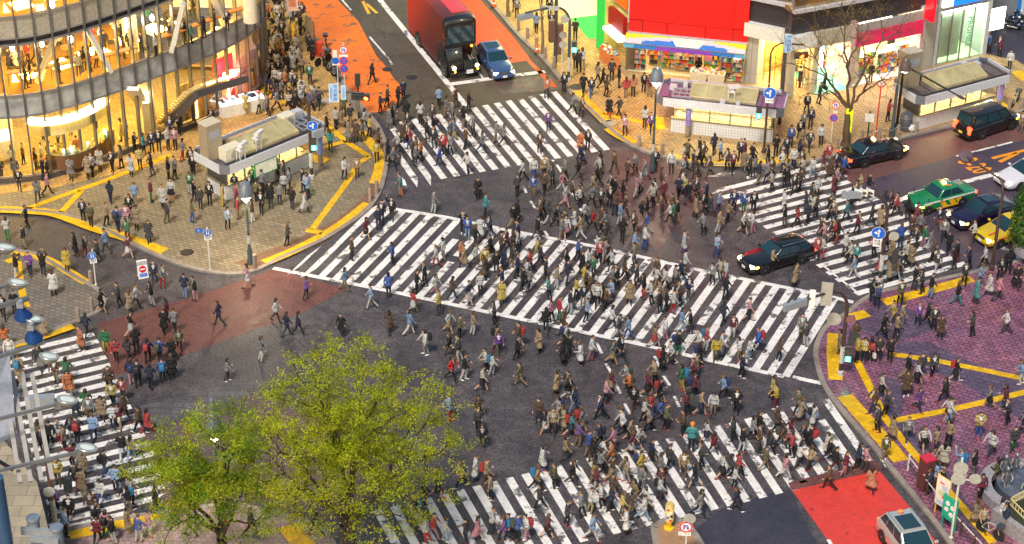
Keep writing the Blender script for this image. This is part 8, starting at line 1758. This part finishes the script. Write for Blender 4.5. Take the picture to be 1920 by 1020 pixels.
def face_angle(q):
    if q['dir']: a=DIRS[q['dir']]
    else: a=rp_.choice([0,180,0,180,35,215])
    a=R(a+rp_.uniform(-18,18));return math.atan2(math.sin(a)*1.0,math.cos(a))
HC=[(.012,.009,.008),(.018,.012,.009),(.05,.025,.012),(.02,.015,.012),(.09,.045,.02)]
SKN=[(.50,.30,.19),(.56,.36,.24),(.44,.26,.16)]
def pose_key(q):
    g=q['g'];p=q['pose']
    if p=='w': return rp_.choice(['wa','wb','wc','wd','wc','wd'] if g!='D' else ['wa','wb'])+g
    if p=='s': return (rp_.choice(['sa','sb']) if g!='D' else 'sa')+g
    if p=='p': return 'pa'+g
    return {'c':'ca','v':'va','t':'ta'}[p]+'J'
def place(q):
    if q['z'] is not None: return G(q['u'],q['v'],q['z'])
    return ground_at(q['u'],q['v'])
def jit(c,k=.18): 
    f=1+rp_.uniform(-k,k);m=sum(c)/3;t=rp_.uniform(.05,.4);return [min(.9,(x*(1-t)+m*t)*f*.62) for x in c]
BAGN=0
for q in MAIN:
    key=pose_key(q);me,hd_,_=POSES[key];p=place(q);an=face_angle(q);s=rp_.uniform(.94,1.06)*(.96 if q['g']=='D' or q['hair']=='long' else 1.0)
    o=bpy.data.objects.new('person',me);COL.objects.link(o);o.location=p;o.rotation_euler=(0,0,an);k_=rp_.uniform(1.08,1.2);o.scale=(s*k_,s*k_,s)
    if q['pose']=='t': o.location.z=p.z-.02+.06
    o['top']=jit(PC[q['t']][0]);o['bottom']=jit(PC[q['b']][0]);o['tone']=rp_.choice(SKN);o['shoes']=rp_.choice([[.015,.014,.014],[.015,.014,.014],[.6,.58,.55],[.12,.06,.03],[.3,.03,.03]]);o['shirt']=rp_.choice([[.6,.58,.55],[.6,.58,.55],[.05,.05,.06],jit(PC[q['t']][0]),[.3,.3,.32]])
    tag(o,q['label'],'person','people around the crossing')
    h=bpy.data.objects.new('hair' if q['hair']!='hat' else 'hat',HAIR[q['hair']]);COL.objects.link(h);h.parent=o;h.location=hd_;h['hair']=rp_.choice(HC) if q['hair']!='hat' else rp_.choice([[.6,.2,.02],[.5,.02,.02],[.1,.1,.12]])
    if q['pack']:
        b=bpy.data.objects.new('backpack',PACK);COL.objects.link(b);b.parent=o;b.location=(-.03,0,1.18);b['pack']=rp_.choice([[.015,.015,.02],[.02,.03,.1],[.3,.03,.03],[.05,.06,.05],[.02,.15,.3]])
    if 'S' in q['fl']:
        b=bpy.data.objects.new('shopping_bag',BAG);COL.objects.link(b);dv=Matrix.Rotation(an,3,'Z')@Vector((.12,-.32,.38));b.location=p+dv;b.rotation_euler=(0,0,an);cc,cn=rp_.choice([([.7,.69,.66],'white')]) if q['t']!='b' else ([.7,.6,.05],'yellow');b['pack']=cc
        tag(b,'%s shopping bag carried by the %s %s'%(cn,q['d1'].replace('top','outfit'),q['zone']),'bag','shopping bags')
# the remaining, smallest figures: one mass
def crowd():
    vs=[];fs=[];cols=[]
    m,nt,b=_new('crowd_cloth');at=nt.nodes.new('ShaderNodeAttribute');at.attribute_name='Col';nt.links.new(at.outputs['Color'],b.inputs['Base Color']);b.inputs['Roughness'].default_value=.8
    import numpy as np
    AV=[];AF=[];AC=[];off=0
    for q in REST+EXTRA:
        me,hd_,_=POSES[pose_key(q)];p=place(q);an=face_angle(q);s=rp_.uniform(.94,1.05)
        hm=HAIR[rp_.choice(['short','short','bob','long'])]
        pal={0:rp_.choice(SKN),1:jit(PC[q['t']][0]),2:jit(PC[q['b']][0]),3:(.02,.02,.02),4:(.01,.01,.01),5:(.5,.48,.45)}
        for mesh,o3,colf in ((me,(0,0,0),None),(hm,hd_,rp_.choice(HC))):
            n=len(mesh.vertices);co=np.empty(n*3);mesh.vertices.foreach_get('co',co);co=co.reshape(-1,3)+np.array(o3);co*=s
            c,sn=math.cos(an),math.sin(an);x=co[:,0]*c-co[:,1]*sn+p.x;y=co[:,0]*sn+co[:,1]*c+p.y;AV.append(np.stack([x,y,co[:,2]+p.z],1))
            for pl in mesh.polygons:
                AF.append([i+off for i in pl.vertices]);cc=colf or pal[pl.material_index];AC+= [(*cc,1)]*len(pl.vertices)
            off+=n
    V=np.concatenate(AV);me=bpy.data.meshes.new('crowd');me.from_pydata(V.tolist(),[],AF);me.materials.append(m)
    ca=me.color_attributes.new('Col','FLOAT_COLOR','CORNER');ca.data.foreach_set('color',np.array(AC,dtype='f').ravel());me.shade_smooth()
    o=bpy.data.objects.new('crowd',me);COL.objects.link(o);tag(o,'crowd of small far figures on the pavements and inside the cafe','crowd',None,'stuff')
EXTRA=[]
rx=random.Random(17);tries=0;HP=[(485,-12),(550,-12),(575,60),(590,110),(545,150),(600,200),(560,215),(510,205),(478,160),(478,60)]
while len(EXTRA)<78 and tries<4000:
    tries+=1;u,v=rx.uniform(440,610),rx.uniform(-10,235)
    if not inpoly(u,v,HP): continue
    if any(abs(u-o['u'])<7 and abs(v-o['v'])<7 for o in EXTRA+PEO): continue
    EXTRA.append(dict(u=u,v=v,t=rx.choice('kkkndgtewwcyo'),g=rx.choice('JJJCD'),b=rx.choice('kkkndt'),pose='w',dir=rx.choice(['U','D','D','U','DR']),fl='',z=None,pri=0))
for P_,n_ in (([(980,300),(1320,330),(1420,400),(1200,470),(960,430)],34),([(880,420),(1260,500),(1400,540),(1380,620),(1200,600),(860,530)],44),([(1400,340),(1560,320),(1780,480),(1640,540)],26),([(720,230),(900,200),(960,280),(770,320)],20),([(1230,290),(1500,305),(1540,340),(1300,350)],16)):
    k_=0;tr=0
    while k_<n_ and tr<900:
        tr+=1;u,v=rx.uniform(700,1800),rx.uniform(200,640)
        if not inpoly(u,v,P_) or any(abs(u-o['u'])<6.5 and abs(v-o['v'])<6 for o in EXTRA+PEO): continue
        EXTRA.append(dict(u=u,v=v,t=rx.choice('kkkknddgggteewwcm'),g=rx.choice('JJJC'),b=rx.choice('kkkndt'),pose='w',dir='',fl='',z=None,pri=0));k_+=1
for k_ in range(34):
    s_=rx.uniform(1.5,FLEN-5);q=FQ(s_,rx.uniform(.9,6.5),6.39);u,v=PX(q)
    EXTRA.append(dict(u=u,v=v,t=rx.choice('kkkkndgewwcra'),g=rx.choice('JJJC'),b=rx.choice('kkkn'),pose=rx.choice('ssw'),dir='',fl='',z=6.39,pri=0))
crowd()
print('people',len(MAIN),'rest',len(REST),len(EXTRA))
SUN_EL,SUN_ROT,SUN_EL2,SUN,SKY,EXPO=10,200,58,1.35,.068,1.55
# ---------------------------------------------------------------- camera, sky, light
cam=bpy.data.cameras.new('camera');co=bpy.data.objects.new('camera',cam);COL.objects.link(co)
M=Matrix((_R,_U,-_F)).transposed().to_4x4();M.translation=EYE;co.matrix_world=M
cam.sensor_width=36;cam.lens=FPX/1920*36;cam.clip_start=1;cam.clip_end=4000;SC.camera=co
w=bpy.data.worlds.new('World');SC.world=w;w.use_nodes=True;nt=w.node_tree
sky=nt.nodes.new('ShaderNodeTexSky');sky.sky_type='NISHITA';sky.sun_disc=False;sky.sun_elevation=R(SUN_EL);sky.sun_rotation=R(SUN_ROT)
bg=nt.nodes['Background'];bg.inputs[1].default_value=SKY;nt.links.new(sky.outputs[0],bg.inputs[0])
sl=bpy.data.lights.new('sun','SUN');sl.energy=SUN;sl.angle=R(11);sl.color=(1,.93,.84);so=bpy.data.objects.new('sun',sl);COL.objects.link(so)
# towards the sun: azimuth measured like the sky's rotation (from +Y towards +X)
d=Vector((math.sin(R(SUN_ROT))*math.cos(R(SUN_EL2)),math.cos(R(SUN_ROT))*math.cos(R(SUN_EL2)),math.sin(R(SUN_EL2))))
so.rotation_euler=d.to_track_quat('Z','Y').to_euler()
SC.view_settings.view_transform='Standard';SC.view_settings.look='None';SC.view_settings.exposure=EXPO;SC.view_settings.gamma=1
SC.cycles.use_denoising=True;SC.cycles.max_bounces=6;SC.cycles.transparent_max_bounces=12;SC.cycles.sample_clamp_indirect=6
SC.cycles.diffuse_bounces=3;SC.cycles.glossy_bounces=3
